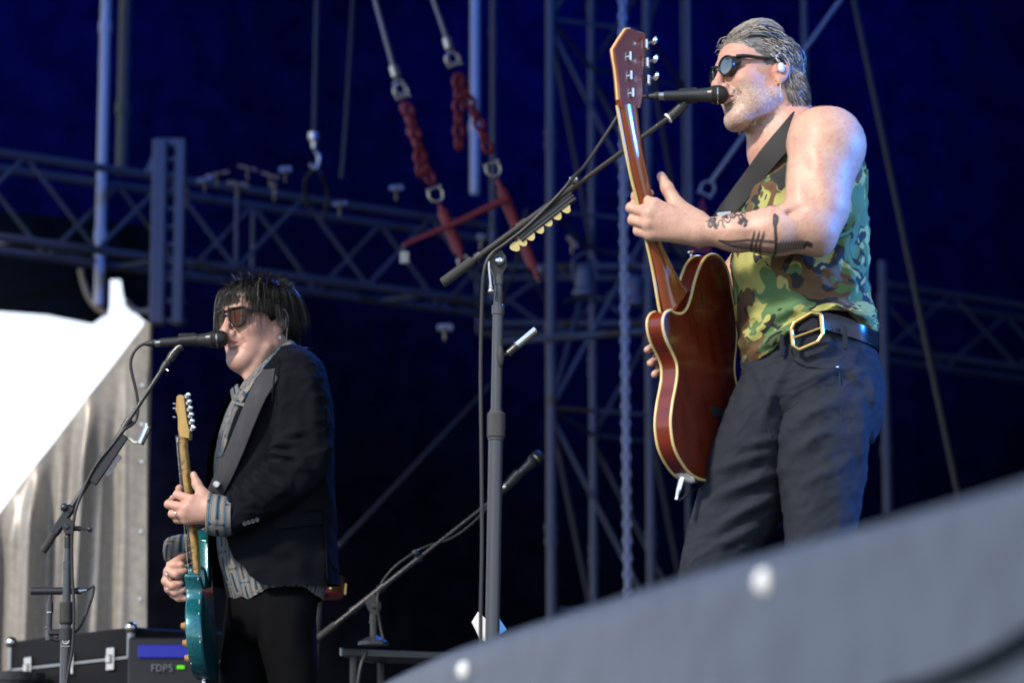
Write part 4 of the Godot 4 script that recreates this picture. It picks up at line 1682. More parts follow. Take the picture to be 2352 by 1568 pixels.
func head_field(F: Field, H: Transform3D, size: float, jowl: float, chin: float) -> void:
	F.xf = H
	F.unit = size
	F.ell(Vector3(-0.012, 0.032, 0), Vector3(0.096, 0.086, 0.074), 0.02)
	F.ell(Vector3(0.030, -0.012, 0), Vector3(0.066, 0.090, 0.060), 0.03)
	F.ell(Vector3(0.042, 0.052, 0), Vector3(0.052, 0.050, 0.058), 0.03)
	for s: float in [-1.0, 1.0]:
		F.cap(Vector3(-0.006, -0.058, 0.052 * s), Vector3(0.060, chin + 0.004, 0.020 * s), 0.018, 0.017, 0.035)
		F.ell(Vector3(0.062, -0.022, 0.044 * s), Vector3(0.026, 0.020, 0.020), 0.025)
		F.cap(Vector3(0.080, 0.030, 0.044 * s), Vector3(0.096, 0.030, 0.010 * s), 0.012, 0.011, 0.018)
		F.ell(Vector3(0.040, -0.062, 0.036 * s), Vector3(0.034, 0.034, 0.020 + jowl), 0.03)
	F.cap(Vector3(0.072, chin, -0.010), Vector3(0.072, chin, 0.010), 0.022, 0.022, 0.025)
	for s: float in [-1.0, 1.0]:
		F.ball(Vector3(0.100, 0.010, 0.032 * s), 0.015, 0.014, true)
		F.ball(Vector3(0.083, 0.012, 0.032 * s), 0.0135, 0.004)
	F.cap(Vector3(0.096, 0.020, 0), Vector3(0.117, -0.024, 0), 0.0085, 0.0115, 0.012)
	F.ball(Vector3(0.117, -0.029, 0), 0.0115, 0.01)
	for s: float in [-1.0, 1.0]:
		F.ball(Vector3(0.102, -0.034, 0.013 * s), 0.0095, 0.008)
		F.cap(Vector3(0.094, -0.034, 0.022 * s), Vector3(0.078, -0.060, 0.036 * s), 0.0012, 0.0012, 0.012, true)
	F.cap(Vector3(0.084, -0.047, -0.016), Vector3(0.097, -0.044, 0), 0.010, 0.011, 0.012)
	F.cap(Vector3(0.084, -0.047, 0.016), Vector3(0.097, -0.044, 0), 0.010, 0.011, 0.012)
	# lips with the gap between them
	for s: float in [-1.0, 1.0]:
		F.cap(Vector3(0.080, -0.057, 0.024 * s), Vector3(0.101, -0.0525, 0.003 * s), 0.004, 0.0062, 0.006)
		F.cap(Vector3(0.080, -0.060, 0.022 * s), Vector3(0.098, -0.0665, 0.003 * s), 0.005, 0.0075, 0.006)
	F.cap(Vector3(0.084, -0.0585, -0.022), Vector3(0.110, -0.0590, 0), 0.0018, 0.0028, 0.004, true)
	F.cap(Vector3(0.084, -0.0585, 0.022), Vector3(0.110, -0.0590, 0), 0.0018, 0.0028, 0.004, true)
	F.cap(Vector3(0.096, -0.080, -0.012), Vector3(0.096, -0.080, 0.012), 0.006, 0.006, 0.012, true)
	# ears
	for s: float in [-1.0, 1.0]:
		var tilt := Basis(Vector3(0, 0, 1), 0.18) * Basis(Vector3(0, 1, 0), 0.35 * s)
		F.ell(Vector3(-0.016, 0.0, 0.076 * s), Vector3(0.019, 0.033, 0.009), 0.006, false, tilt)
		F.ell(Vector3(-0.012, 0.004, 0.085 * s), Vector3(0.011, 0.020, 0.007), 0.006, true, tilt)
		F.cap(Vector3(-0.007, -0.026, 0.075 * s), Vector3(-0.008, -0.033, 0.075 * s), 0.0065, 0.0055, 0.006)
		F.ball(Vector3(-0.002, -0.004, 0.077 * s), 0.005, 0.006)
	F.xf = Transform3D.IDENTITY
	F.unit = 1.0

func strand(s: Shape, pts: Array, r: float) -> void:
	var radii := []
	for i in pts.size():
		radii.append(r * (1.0 if i < pts.size() - 2 else (0.7 if i == pts.size() - 2 else 0.15)))
	s.tube(pts, radii, 3, false)

func skull_point(d: Vector3, out: float) -> Vector3:
	# a point on the hair-bearing skull (head axes) in direction d from its centre, out metres above it
	d = d.normalized()
	var c := Vector3(-0.012, 0.032, 0)
	var r := Vector3(0.096, 0.086, 0.074)
	var k := 1.0 / (d / r).length()
	var c2 := Vector3(0.042, 0.052, 0)
	var r2 := Vector3(0.052, 0.050, 0.058)
	var p := c + d * (k + out)
	var q := (p - c2) / (r2 + Vector3.ONE * out)
	if q.length() < 1.0 and p.x > 0.0:
		p = c2 + q.normalized() * (r2 + Vector3.ONE * out)
	return p

func ink(img: Image, a: Vector2, b: Vector2, r: float, dark: float) -> void:
	# a stroke of tattoo ink
	var lo := Vector2i(int(minf(a.x, b.x) - r - 1), int(minf(a.y, b.y) - r - 1))
	var hi := Vector2i(int(maxf(a.x, b.x) + r + 1), int(maxf(a.y, b.y) + r + 1))
	for y in range(maxi(lo.y, 0), mini(hi.y + 1, img.get_height())):
		for x in range(maxi(lo.x, 0), mini(hi.x + 1, img.get_width())):
			var p := Vector2(x, y)
			var ab := b - a
			var t := clampf((p - a).dot(ab) / maxf(ab.length_squared(), 0.01), 0.0, 1.0)
			var d := p.distance_to(a + ab * t)
			if d < r + 1.0:
				var k := clampf(r + 0.5 - d, 0.0, 1.0) * dark
				var c := img.get_pixel(x, y)
				img.set_pixel(x, y, c.lerp(Color(0.34, 0.40, 0.46), k * 0.85))

func ink_line(img: Image, pts: Array, r: float, dark: float) -> void:
	var q := curve(pts, 5) if pts.size() > 2 else pts
	for i in q.size() - 1:
		ink(img, q[i], q[i + 1], r, dark)

func tattoo() -> ImageTexture:
	# u runs from elbow to wrist, v round the forearm; a dagger below, scrolls and petals above
	var img := Image.create(512, 256, false, Image.FORMAT_RGBA8)
	img.fill(Color.WHITE)
	var r := RandomNumberGenerator.new()
	r.seed = 4
	# dagger: pommel at the elbow, guard, blade to the wrist
	var y := 162.0
	ink_line(img, [Vector2(50, y), Vector2(70, y - 4), Vector2(80, y + 3)], 5.0, 0.7)
	ink_line(img, [Vector2(80, y), Vector2(185, y)], 9.0, 0.62)
	for k in 9:
		ink_line(img, [Vector2(86 + k * 11, y - 11), Vector2(94 + k * 11, y + 11)], 1.6, 0.9)
	ink_line(img, [Vector2(190, y - 40), Vector2(197, y - 30), Vector2(192, y - 8), Vector2(192, y + 12), Vector2(198, y + 28), Vector2(188, y + 36)], 6.0, 0.8)
	ink_line(img, [Vector2(186, y - 42), Vector2(200, y - 46), Vector2(204, y - 34)], 4.0, 0.7)
	ink_line(img, [Vector2(200, y - 10), Vector2(300, y - 8), Vector2(410, y)], 2.4, 0.8)
	ink_line(img, [Vector2(200, y + 10), Vector2(300, y + 9), Vector2(410, y)], 2.4, 0.8)
	ink_line(img, [Vector2(200, y + 4), Vector2(400, y)], 4.0, 0.45)
	for k in 3:
		ink_line(img, [Vector2(240 + k * 18, y - 20), Vector2(252 + k * 16, y), Vector2(244 + k * 18, y + 22)], 5.0, 0.55)
	# scrolls and petals on the upper side
	for k in 46:
		var c := Vector2(r.randf_range(300, 455), r.randf_range(66, 128))
		if c.x < 340 and r.randf() < 0.4:
			continue
		var pts := []
		var a0 := r.randf() * TAU
		var rad := r.randf_range(6, 17)
		for q in 5:
			pts.append(c + Vector2.from_angle(a0 + q * 0.8) * rad * (1.0 - q * 0.09))
		ink_line(img, pts, r.randf_range(1.4, 3.4), r.randf_range(0.45, 0.8))
	for k in 26:
		var c := Vector2(r.randf_range(170, 320), r.randf_range(74, 96) - 0.04 * r.randf())
		ink_line(img, [c, c + Vector2(r.randf_range(4, 16), r.randf_range(-8, 8))], r.randf_range(1.2, 2.6), r.randf_range(0.3, 0.65))
	return ImageTexture.create_from_image(img)

func camouflage() -> ImageTexture:
	var w := 640
	var h := 448
	var img := Image.create(w, h, false, Image.FORMAT_RGB8)
	var n1 := noise(1.0, 2, 21)
	var n2 := noise(1.0, 2, 57)
	var n3 := noise(1.0, 2, 93)
	var wx := noise(1.0, 2, 11)
	var sand := tone(0.36, 0.36, 0.11)
	var green := tone(0.085, 0.17, 0.065)
	var brown := tone(0.11, 0.062, 0.028)
	var black := tone(0.014, 0.016, 0.017)
	for y in h:
		for x in w:
			var u := x * 1.1 / w
			var v := y * 0.75 / h
			var q := wx.get_noise_2d(u * 11.0, v * 13.0) * 0.05
			var r := wx.get_noise_2d(u * 11.0 + 50.0, v * 13.0) * 0.04
			var a := n1.get_noise_2d((u + q) * 3.2, (v + r) * 6.4)
			var b := n2.get_noise_2d((u + r) * 3.0, (v - q) * 6.0)
			var c := n3.get_noise_2d((u - q * 1.4) * 4.6 + v * 2.0, (v + r * 1.4) * 8.0)
			var k := sand
			if a > 0.0:
				k = green
			if b > 0.2:
				k = brown
			if c > 0.38 or (c > 0.12 and absf(a - 0.05) < 0.03):
				k = black
			img.set_pixel(x, y, k)
	return ImageTexture.create_from_image(img)

func crumple(p: Vector3, k: float) -> float:
	# sharp little creases of worn cloth, running on the slant
	var a := wrinkles.get_noise_3d(p.x * 5.0 * k + p.y * 3.0 * k, p.y * 11.0 * k - p.x * 4.0 * k, p.z * 5.0 * k)
	return pow(1.0 - absf(a), 6.0) - 0.45

func make_singer() -> void:
	var root := thing("person", "singer with slicked back hair, round dark glasses, camouflage vest and grey jeans", "person")
	var H := head_frame(one(1681, 151, 0.078), 26.0, 11.0, 2.0, 1.0)
	var F := Field.new()
	head_field(F, H, 1.0, 0.002, -0.108)
	# neck, shoulder, bare left arm
	F.cap(one(1774, 222, 0.0), one(1796, 345, 0.0), 0.050, 0.062, 0.03)
	F.cap(one(1808, 210, -0.01), one(1838, 330, -0.01), 0.042, 0.056, 0.03)
	F.cap(one(1806, 205, 0.05), one(1752, 345, 0.03), 0.012, 0.015, 0.022)
	F.cap(one(1730, 268, 0.02), one(1752, 330, 0.015), 0.014, 0.02, 0.03)
	F.cap(one(1828, 300, 0.03), one(1892, 318, 0.12), 0.050, 0.064, 0.05)
	F.cap(one(1790, 350, 0.0), one(1800, 430, 0.0), 0.07, 0.07, 0.04)
	F.ball(one(1899, 330, 0.15), 0.081, 0.05)
	F.cap(one(1900, 345, 0.15), one(1882, 480, 0.19), 0.080, 0.061, 0.04)
	F.cap(one(1868, 400, 0.19), one(1858, 470, 0.21), 0.055, 0.052, 0.04)
	F.cap(one(1884, 480, 0.19), one(1872, 533, 0.21), 0.062, 0.047, 0.03)
	F.cap(one(1872, 533, 0.21), one(1780, 534, 0.225), 0.047, 0.048, 0.03)
	F.ball(one(1884, 560, 0.20), 0.018, 0.03)
	F.cap(one(1850, 512, 0.225), one(1770, 518, 0.23), 0.040, 0.036, 0.03)
	F.cap(one(1780, 534, 0.225), one(1690, 535, 0.22), 0.048, 0.040, 0.03)
	F.cap(one(1690, 535, 0.22), one(1608, 531, 0.215), 0.040, 0.030, 0.02)
	F.cap(one(1820, 492, 0.245), one(1640, 512, 0.236), 0.012, 0.006, 0.02)
	F.cap(one(1800, 520, 0.268), one(1680, 528, 0.256), 0.006, 0.004, 0.012)
	# the hollow between shoulder muscle and upper arm, the crook of the elbow
	F.cap(one(1838, 366, 0.248), one(1870, 448, 0.284), 0.003, 0.003, 0.045, true)
	F.cap(one(1838, 478, 0.272), one(1812, 492, 0.262), 0.003, 0.003, 0.02, true)
	# left hand round the neck of the guitar
	var hand := [[[1606, 520], [1504, 470, 0.222], [1463, 451, 0.185], [1474, 437, 0.135], [1494, 444, 0.115]], [[1606, 528], [1492, 490, 0.228], [1451, 477, 0.188], [1462, 463, 0.135], [1488, 470, 0.115]], [[1606, 534], [1490, 514, 0.224], [1455, 505, 0.182], [1464, 490, 0.132], [1490, 494, 0.112]], [[1606, 540], [1497, 538, 0.214], [1468, 530, 0.178], [1474, 514, 0.132], [1496, 516, 0.112]]]
	for f in hand:
		var pts := []
		for p in f:
			pts.append(one(p[0], p[1], p[2] if p.size() > 2 else 0.212))
		F.cap(pts[0], pts[1], 0.024, 0.0145, 0.016)
		digit(F, pts.slice(1), [0.0145, 0.0125, 0.0105, 0.0095], 0.007)
	F.cap(one(1600, 505, 0.205), one(1556, 474, 0.20), 0.024, 0.019, 0.016)
	digit(F, [one(1556, 474, 0.20), one(1533, 432, 0.188), one(1519, 404, 0.176)], [0.0185, 0.0140, 0.0105], 0.01)
	# right arm behind the guitar, its fingertips showing past the rim
	F.cap(one(1815, 350, -0.13), one(1760, 545, -0.24), 0.062, 0.048, 0.03)
	F.cap(one(1760, 545, -0.24), one(1580, 770, -0.10), 0.046, 0.030, 0.02)
	for f in [[[1575, 775], [1535, 790], [1508, 795], [1488, 803]], [[1578, 785], [1540, 812], [1512, 822], [1495, 834]], [[1580, 795], [1545, 830], [1520, 845], [1504, 860]]]:
		var pts := []
		var z := -0.10
		for p in f:
			pts.append(one(p[0], p[1], z))
			z += 0.035
		digit(F, pts, [0.022, 0.0125, 0.011, 0.0092], 0.008)
	var skin := Color(0.57, 0.355, 0.26)
	var ruddy := noise(28.0, 3, 3)
	var fine := noise(220.0, 2, 8)
	var specks := noise(110.0, 1, 29)
	var Hi := H.affine_inverse()
	var el := one(1890, 530, 0.21)
	var wr := one(1590, 525, 0.215)
	var ax := (wr - el)
	var al := ax.length()
	ax /= al
	var face := func(p: Vector3, n: Vector3) -> Array:
		var q := Hi * p
		var c := skin
		var m := ruddy.get_noise_3dv(p)
		var g := fine.get_noise_3dv(p)
		c = c.lerp(Color(0.52, 0.27, 0.22), clampf(0.2 + m * 0.8, 0.0, 0.75))
		var bump := 0.0
		if q.y < 0.09 and q.y > -0.3 and q.x > -0.13:
			# the face and neck are redder than the arm
			c = c.lerp(Color(0.50, 0.245, 0.19), 0.5 * smoothstep(-0.30, -0.20, q.y) * smoothstep(0.135, 0.075, absf(q.z)) * smoothstep(-0.13, -0.08, q.x))
			var ear := 1.0 - smoothstep(0.02, 0.035, Vector2(q.x + 0.014, q.y).length())
			if absf(q.z) > 0.066:
				c = c.lerp(Color(0.56, 0.22, 0.16), ear * 0.6)
			# grey beard: cheeks, jaw and chin, up to the moustache
			var edge := -0.032 - 0.012 * smoothstep(0.075, 0.03, q.x)
			var b := smoothstep(edge + 0.012, edge - 0.016, q.y + g * 0.008) * smoothstep(-0.035, 0.0, q.x) * smoothstep(-0.150, -0.122, q.y)
			var lip := Vector2((q.y + 0.059) / 0.011, q.z / 0.027).length()
			var mouth := (1.0 - smoothstep(0.7, 1.0, lip)) * smoothstep(0.07, 0.08, q.x)
			b *= 1.0 - mouth
			c = c.lerp(Color(0.40, 0.34, 0.29) * (1.0 + g * 0.7), b * 0.55)
			c = c.lerp(Color(0.46, 0.20, 0.17), mouth * 0.7)
			bump = b * g * 0.0008
		var spot := specks.get_noise_3dv(p)
		c = c * (1.0 + g * 0.10)
		c = c.lerp(Color(0.36, 0.19, 0.13), smoothstep(0.42, 0.6, spot) * 0.35)
		# sun freckles on shoulder and arm
		var t := (p - el).dot(ax) / al
		var o := p - el - ax * (t * al)
		var v := 0.5 + atan2(o.y, o.z) / TAU
		return [c, Vector2(clampf(t, 0.002, 0.998), clampf(1.0 - v, 0.02, 0.98)), bump + m * 0.0012]
	var s := Shape.new()
	var hc := H.origin
	F.mesh_into(s, 0.0030, AABB(Vector3(hc.x - 0.16, one(1780, 300).y, hc.z - 0.13), Vector3(0.32, one(1780, 20).y - one(1780, 300).y, 0.27)), face)
	var joint := one(1622, 500).x
	var y0 := one(1700, 660).y
	var yn := one(1780, 300).y
	F.mesh_into(s, 0.0052, AABB(Vector3(joint, y0, Z1 - 0.10), Vector3(one(2010, 400).x - joint, yn - y0 + 0.0104, 0.42)), face)
	F.mesh_into(s, 0.0030, AABB(Vector3(joint - 0.20, one(1500, 650).y, Z1 + 0.08), Vector3(0.203, one(1500, 380).y - one(1500, 650).y, 0.19)), face)
	F.mesh_into(s, 0.0035, AABB(Vector3(one(1470, 800).x, one(1500, 890).y, Z1 - 0.15), Vector3(0.14, 0.14, 0.2)), face)
	F.mesh_into(s, 0.008, AABB(Vector3(one(1560, 800).x, one(1500, 820).y, Z1 - 0.32), Vector3(0.34, 0.50, 0.22)), face)
	var sm := mat(1, 1, 1, 0.48)
	sm.albedo_color = Color.WHITE
	sm.vertex_color_use_as_albedo = true
	sm.albedo_texture = tattoo()
	sm.texture_repeat = false
	sm.metallic_specular = 0.45
	sm.subsurf_scatter_enabled = true
	sm.subsurf_scatter_strength = 0.05
	obj("body", s, sm, root)
	make_singer_hair(root, H)
	make_singer_glasses(root, H)
	# ---- camouflage vest
	s = Shape.new()
	var crease := folds([[1985, 470, 1900, 640, 0.016, 0.0112], [1990, 560, 1925, 700, 0.014, 0.0112], [1975, 640, 1900, 735, 0.014, 0.0098], [1760, 600, 1705, 640, 0.02, 0.0070], [1705, 720, 1820, 690, 0.016, 0.0084], [1710, 790, 1840, 715, 0.016, 0.0112], [1720, 830, 1800, 770, 0.012, 0.0084], [1880, 720, 1990, 745, 0.016, 0.0126], [1870, 640, 1960, 700, 0.014, 0.0084], [1800, 600, 1880, 680, 0.02, 0.0056], [1760, 420, 1790, 480, 0.016, 0.0056], [1940, 600, 1930, 730, 0.012, 0.0070]], one)
	var drape := noise(9.0, 2, 77)
	var bend := func(p: Vector3, n: Vector3, th: float, v: float) -> float:
		return crease.call(p, n) + drape.get_noise_3d(p.x * 1.0, p.y * 1.6, p.z) * 0.006 + crumple(p, 1.5) * 0.004
	var vest := [
		[one(1808, 296), one(1852, 268), 0.045, 0.05],
		[one(1790, 308), one(1880, 286), 0.075, 0.09],
		[one(1764, 336), one(1940, 306), 0.105, 0.12],
		[one(1727, 398), one(1980, 362), 0.125, 0.14],
		[one(1694, 480), one(1994, 455), 0.138, 0.15],
		[one(1680, 590), one(1996, 560), 0.142, 0.15],
		[one(1688, 690), one(1999, 665), 0.145, 0.15],
		[one(1696, 775), one(2018, 735), 0.15, 0.15],
		[one(1704, 830), one(2019, 760), 0.152, 0.145],
		[one(1708, 852), one(2008, 778), 0.140, 0.14]]
	var hem := func(p: Vector3, th: float, v: float) -> Vector3:
		# the front is caught up over the belt, its tail hangs loose beside the guitar
		var k := smoothstep(0.70, 1.0, v) * maxf(0.0, sin(th))
		var x := (p.x - one(1705, 800).x) / (one(2015, 800).x - one(1705, 800).x)
		return Vector3(0, k * 0.090 * exp(-pow((x - 0.56) / 0.30, 2.0)), k * 0.002)
	loft(s, vest, 160, 12, bend, hem)
	metric_uv(s, 0, 1.0, 1.0)
	var cm := mat(1, 1, 1, 0.85)
	cm.albedo_color = Color.WHITE
	cm.albedo_texture = camouflage()
	cm.heightmap_enabled = true
	cm.heightmap_texture = noise_tex(0.35, 2, 5, 512)
	cm.heightmap_scale = 0.04
	var vest_o := obj("vest", s, cm, root)
	# bindings of neck and armhole, hem band
	s = Shape.new()
	s.tube(curve([one(1850, 268, 0.055), one(1838, 292, 0.085), one(1822, 330, 0.112), one(1812, 380, 0.135), one(1810, 440, 0.146), one(1830, 500, 0.15), one(1900, 545, 0.15), one(1965, 520, 0.11), one(1988, 450, 0.06), one(1990, 390, 0.03)], 6), [0.005], 8)
	obj("armhole_binding", s, mat(0.075, 0.15, 0.055, 0.85), vest_o)
	s = Shape.new()
	s.tube(curve([one(1812, 296, 0.045), one(1790, 322, 0.062), one(1762, 352, 0.06), one(1738, 388, 0.04)], 6), [0.005], 8)
	obj("neck_binding", s, mat(0.075, 0.15, 0.055, 0.85), vest_o)
	# ---- jeans
	var jean_fold := folds([[1800, 830, 1760, 960, 0.012, 0.0090], [1770, 870, 1745, 990, 0.012, 0.0120], [1730, 860, 1760, 960, 0.012, 0.0090], [1920, 860, 1830, 900, 0.02, 0.0090], [1925, 930, 1800, 1000, 0.02, 0.0090], [1900, 1000, 1810, 1060, 0.018, 0.0090], [1930, 1080, 1830, 1130, 0.018, 0.0075], [1700, 1040, 1790, 1020, 0.014, 0.0105], [1640, 1090, 1770, 1050, 0.016, 0.0120], [1640, 1150, 1790, 1090, 0.016, 0.0135], [1640, 1220, 1780, 1140, 0.018, 0.0150], [1640, 1260, 1740, 1215, 0.016, 0.0105], [1985, 870, 1990, 1010, 0.014, 0.0090], [1960, 880, 1975, 1200, 0.02, 0.0090]], one)
	var jb := func(p: Vector3, n: Vector3, th: float, v: float) -> float:
		return jean_fold.call(p, n) + drape.get_noise_3d(p.x * 1.6 + 9.0, p.y * 1.2, p.z) * 0.004 + crumple(p, 1.9) * 0.0035
	s = Shape.new()
	loft(s, [[one(1730, 712), one(2000, 712), 0.112, 0.11], [one(1724, 760), one(2007, 764), 0.128, 0.12], [one(1716, 812), one(2014, 806), 0.132, 0.125], [one(1702, 862), one(2027, 850), 0.140, 0.13], [one(1692, 900), one(2032, 900), 0.146, 0.13], [one(1700, 935), one(2032, 945), 0.146, 0.13], [one(1740, 968), one(2024, 985), 0.138, 0.12], [one(1790, 990), one(2006, 1015), 0.12, 0.11], [one(1830, 1002), one(1980, 1028), 0.08, 0.09]], 150, 10, jb)
	loft(s, [[one(1780, 905, 0.05), one(2000, 900, 0.05), 0.10, 0.08], [one(1776, 960, 0.055), one(2004, 962, 0.055), 0.104, 0.09], [one(1776, 1010, 0.06), one(1996, 1024, 0.06), 0.103, 0.09], [one(1786, 1100, 0.06), one(1986, 1100, 0.06), 0.098, 0.09], [one(1797, 1180, 0.06), one(1974, 1185, 0.06), 0.092, 0.088], [one(1803, 1270, 0.06), one(1960, 1270, 0.06), 0.084, 0.082], [one(1805, 1380, 0.06), one(1945, 1380, 0.06), 0.074, 0.075], [one(1800, 1520, 0.05), one(1938, 1520, 0.05), 0.068, 0.07], [one(1798, 1700, 0.04), one(1924, 1700, 0.04), 0.062, 0.06], [one(1796, 1880, 0.04), one(1924, 1880, 0.04), 0.062, 0.06]], 100, 10, jb)
	loft(s, [[one(1694, 880, 0.0), one(1850, 910, 0.0), 0.125, 0.09], [one(1672, 930, 0.0), one(1840, 960, 0.0), 0.128, 0.09], [one(1644, 1000, 0.0), one(1826, 1020, 0.0), 0.118, 0.09], [one(1614, 1090, -0.01), one(1806, 1125, -0.02), 0.102, 0.09], [one(1592, 1175, -0.02), one(1796, 1195, -0.03), 0.094, 0.085], [one(1572, 1250, -0.02), one(1752, 1262, -0.03), 0.086, 0.08], [one(1560, 1318, -0.02), one(1722, 1312, -0.03), 0.078, 0.078], [one(1566, 1420, -0.04), one(1712, 1412, -0.05), 0.07, 0.07], [one(1600, 1600, -0.09), one(1726, 1600, -0.09), 0.064, 0.06], [one(1640, 1880, -0.14), one(1756, 1880, -0.14), 0.058, 0.056]], 100, 10, jb)
	var jm := mat(0.034, 0.040, 0.056, 0.85)
	jm.metallic_specular = 0.25
	var jeans := obj("jeans", s, grained(jm, 22.0, 0.06, 0.07, 0.68), root)
	var thread := mat(0.012, 0.015, 0.025, 0.85)
	# pocket mouth, side seam, back pocket, fly, belt loops, rivet
	for path in [
		[[1815, 800, 0.131], [1822, 822, 0.138], [1850, 838, 0.145], [1900, 846, 0.147], [1924, 842, 0.140]],
		[[1928, 800, 0.118], [1930, 900, 0.148], [1934, 1000, 0.155], [1936, 1100, 0.143], [1932, 1200, 0.132], [1922, 1320, 0.12]],
		[[1976, 850, 0.10], [1972, 950, 0.115], [1972, 975, 0.112], [1990, 992, 0.09], [2010, 990, 0.06]],
		[[1976, 850, 0.10], [2016, 868, 0.04]],
		[[1742, 842, 0.062], [1748, 900, 0.10], [1757, 960, 0.115], [1772, 1002, 0.12]],
	]:
		var pts := []
		for p in path:
			pts.append(one(p[0], p[1], p[2]))
		s = Shape.new()
		s.tube(curve(pts, 6), [0.0017], 6)
		obj("seam", s, thread, jeans)
	s = Shape.new()
	s.sphere(one(1924, 843, 0.152), 0.004)
	obj("rivet", s, M.nickel, jeans)
	# belt with octagonal brass buckle
	s = Shape.new()
	var belt_rows := []
	for i in 6:
		var row := []
		for k in 81:
			var th := lerpf(-PI * 0.95, PI * 0.95, k / 80.0)
			var l := one(1722, 790)
			var r := one(2014, 790)
			var c := (l + r) / 2
			var hw := (r.x - l.x) / 2 + 0.005
			var px := c.x + hw * cos(th)
			var dip := lerpf(0.0, -0.030, clampf((cos(th) - 0.1) / 0.9, 0.0, 1.0)) + lerpf(0.0, -0.022, clampf(-cos(th) - 0.2, 0.0, 1.0))
			var edge := absf(i - 2.5) / 2.5
			row.append(Vector3(px, c.y + 0.050 + dip - i * 0.0084, c.z + sin(th) * (0.142 if sin(th) > 0 else 0.13) * (1.0 - 0.008 * edge)))
		belt_rows.append(row)
	s.sheet(belt_rows, false)
	var bm := mat(0.010, 0.013, 0.026, 0.2)
	bm.clearcoat_enabled = true
	bm.clearcoat = 0.6
	bm.clearcoat_roughness = 0.15
	bm.heightmap_enabled = true
	bm.heightmap_texture = noise_tex(0.07, 2, 44, 512)
	bm.heightmap_scale = 0.25
	var belt := obj("belt", s, bm, root)
	s = Shape.new()
	var ring := []
	for p in [[1824, 742], [1864, 718], [1886, 722], [1890, 768], [1880, 784], [1836, 803], [1822, 794], [1818, 756]]:
		ring.append(one(p[0], p[1], 0.1585 + (p[0] - 1850) * 0.0001))
	ring.append(ring[0])
	var fat := []
	for i in ring.size() - 1:
		fat.append(ring[i].lerp(ring[i + 1], 0.04))
		fat.append(ring[i].lerp(ring[i + 1], 0.96))
	fat.append(fat[0])
	s.tube(fat, [0.0052], 8, false)
	obj("buckle", s, M.brass, belt)
	s = Shape.new()
	s.rod(one(1822, 776, 0.157), one(1888, 752, 0.163), 0.003)
	obj("prong", s, M.brass, belt)
	for p in [[1900, 758], [1915, 756], [1930, 755]]:
		s = Shape.new()
		var c := one(p[0], p[1], 0.151)
		s.lathe(c + Vector3(0, 0, -0.01), c + Vector3(0, 0, 0.01), [[0.0, 0.0025], [0.0085, 0.0025], [0.0085, 0.0]], 10)
		obj("hole", s, mat(0.002, 0.002, 0.002, 0.9), belt)
	for p in [[1797, 790, 0.125], [1942, 775, 0.138]]:
		s = Shape.new()
		s.box(Transform3D(Basis(Vector3.UP, 0.0), one(p[0], p[1], p[2] + 0.012)), Vector3(0.011, 0.056, 0.006), 0.002)
		obj("belt_loop", s, jm, jeans)
	# shoes
	for f in [[1855, 0.04], [1690, -0.14]]:
		var c := one(f[0], 1900, f[1])
		c.y = DECK
		var SF := Field.new()
		SF.cap(c + Vector3(0.04, 0.05, 0), c + Vector3(-0.05, 0.05, 0), 0.045, 0.048, 0.02)
		SF.cap(c + Vector3(-0.05, 0.045, 0), c + Vector3(-0.17, 0.035, 0.01), 0.046, 0.034, 0.02)
		SF.cap(c + Vector3(0.03, 0.06, 0), c + Vector3(0.03, 0.16, 0), 0.045, 0.05, 0.02)
		s = Shape.new()
		SF.mesh_into(s, 0.009, AABB(c + Vector3(-0.25, 0.001, -0.1), Vector3(0.4, 0.25, 0.2)), func(_p, _n): return [Color.WHITE, Vector2.ZERO])
		obj("shoe", s, M.black_satin, root)

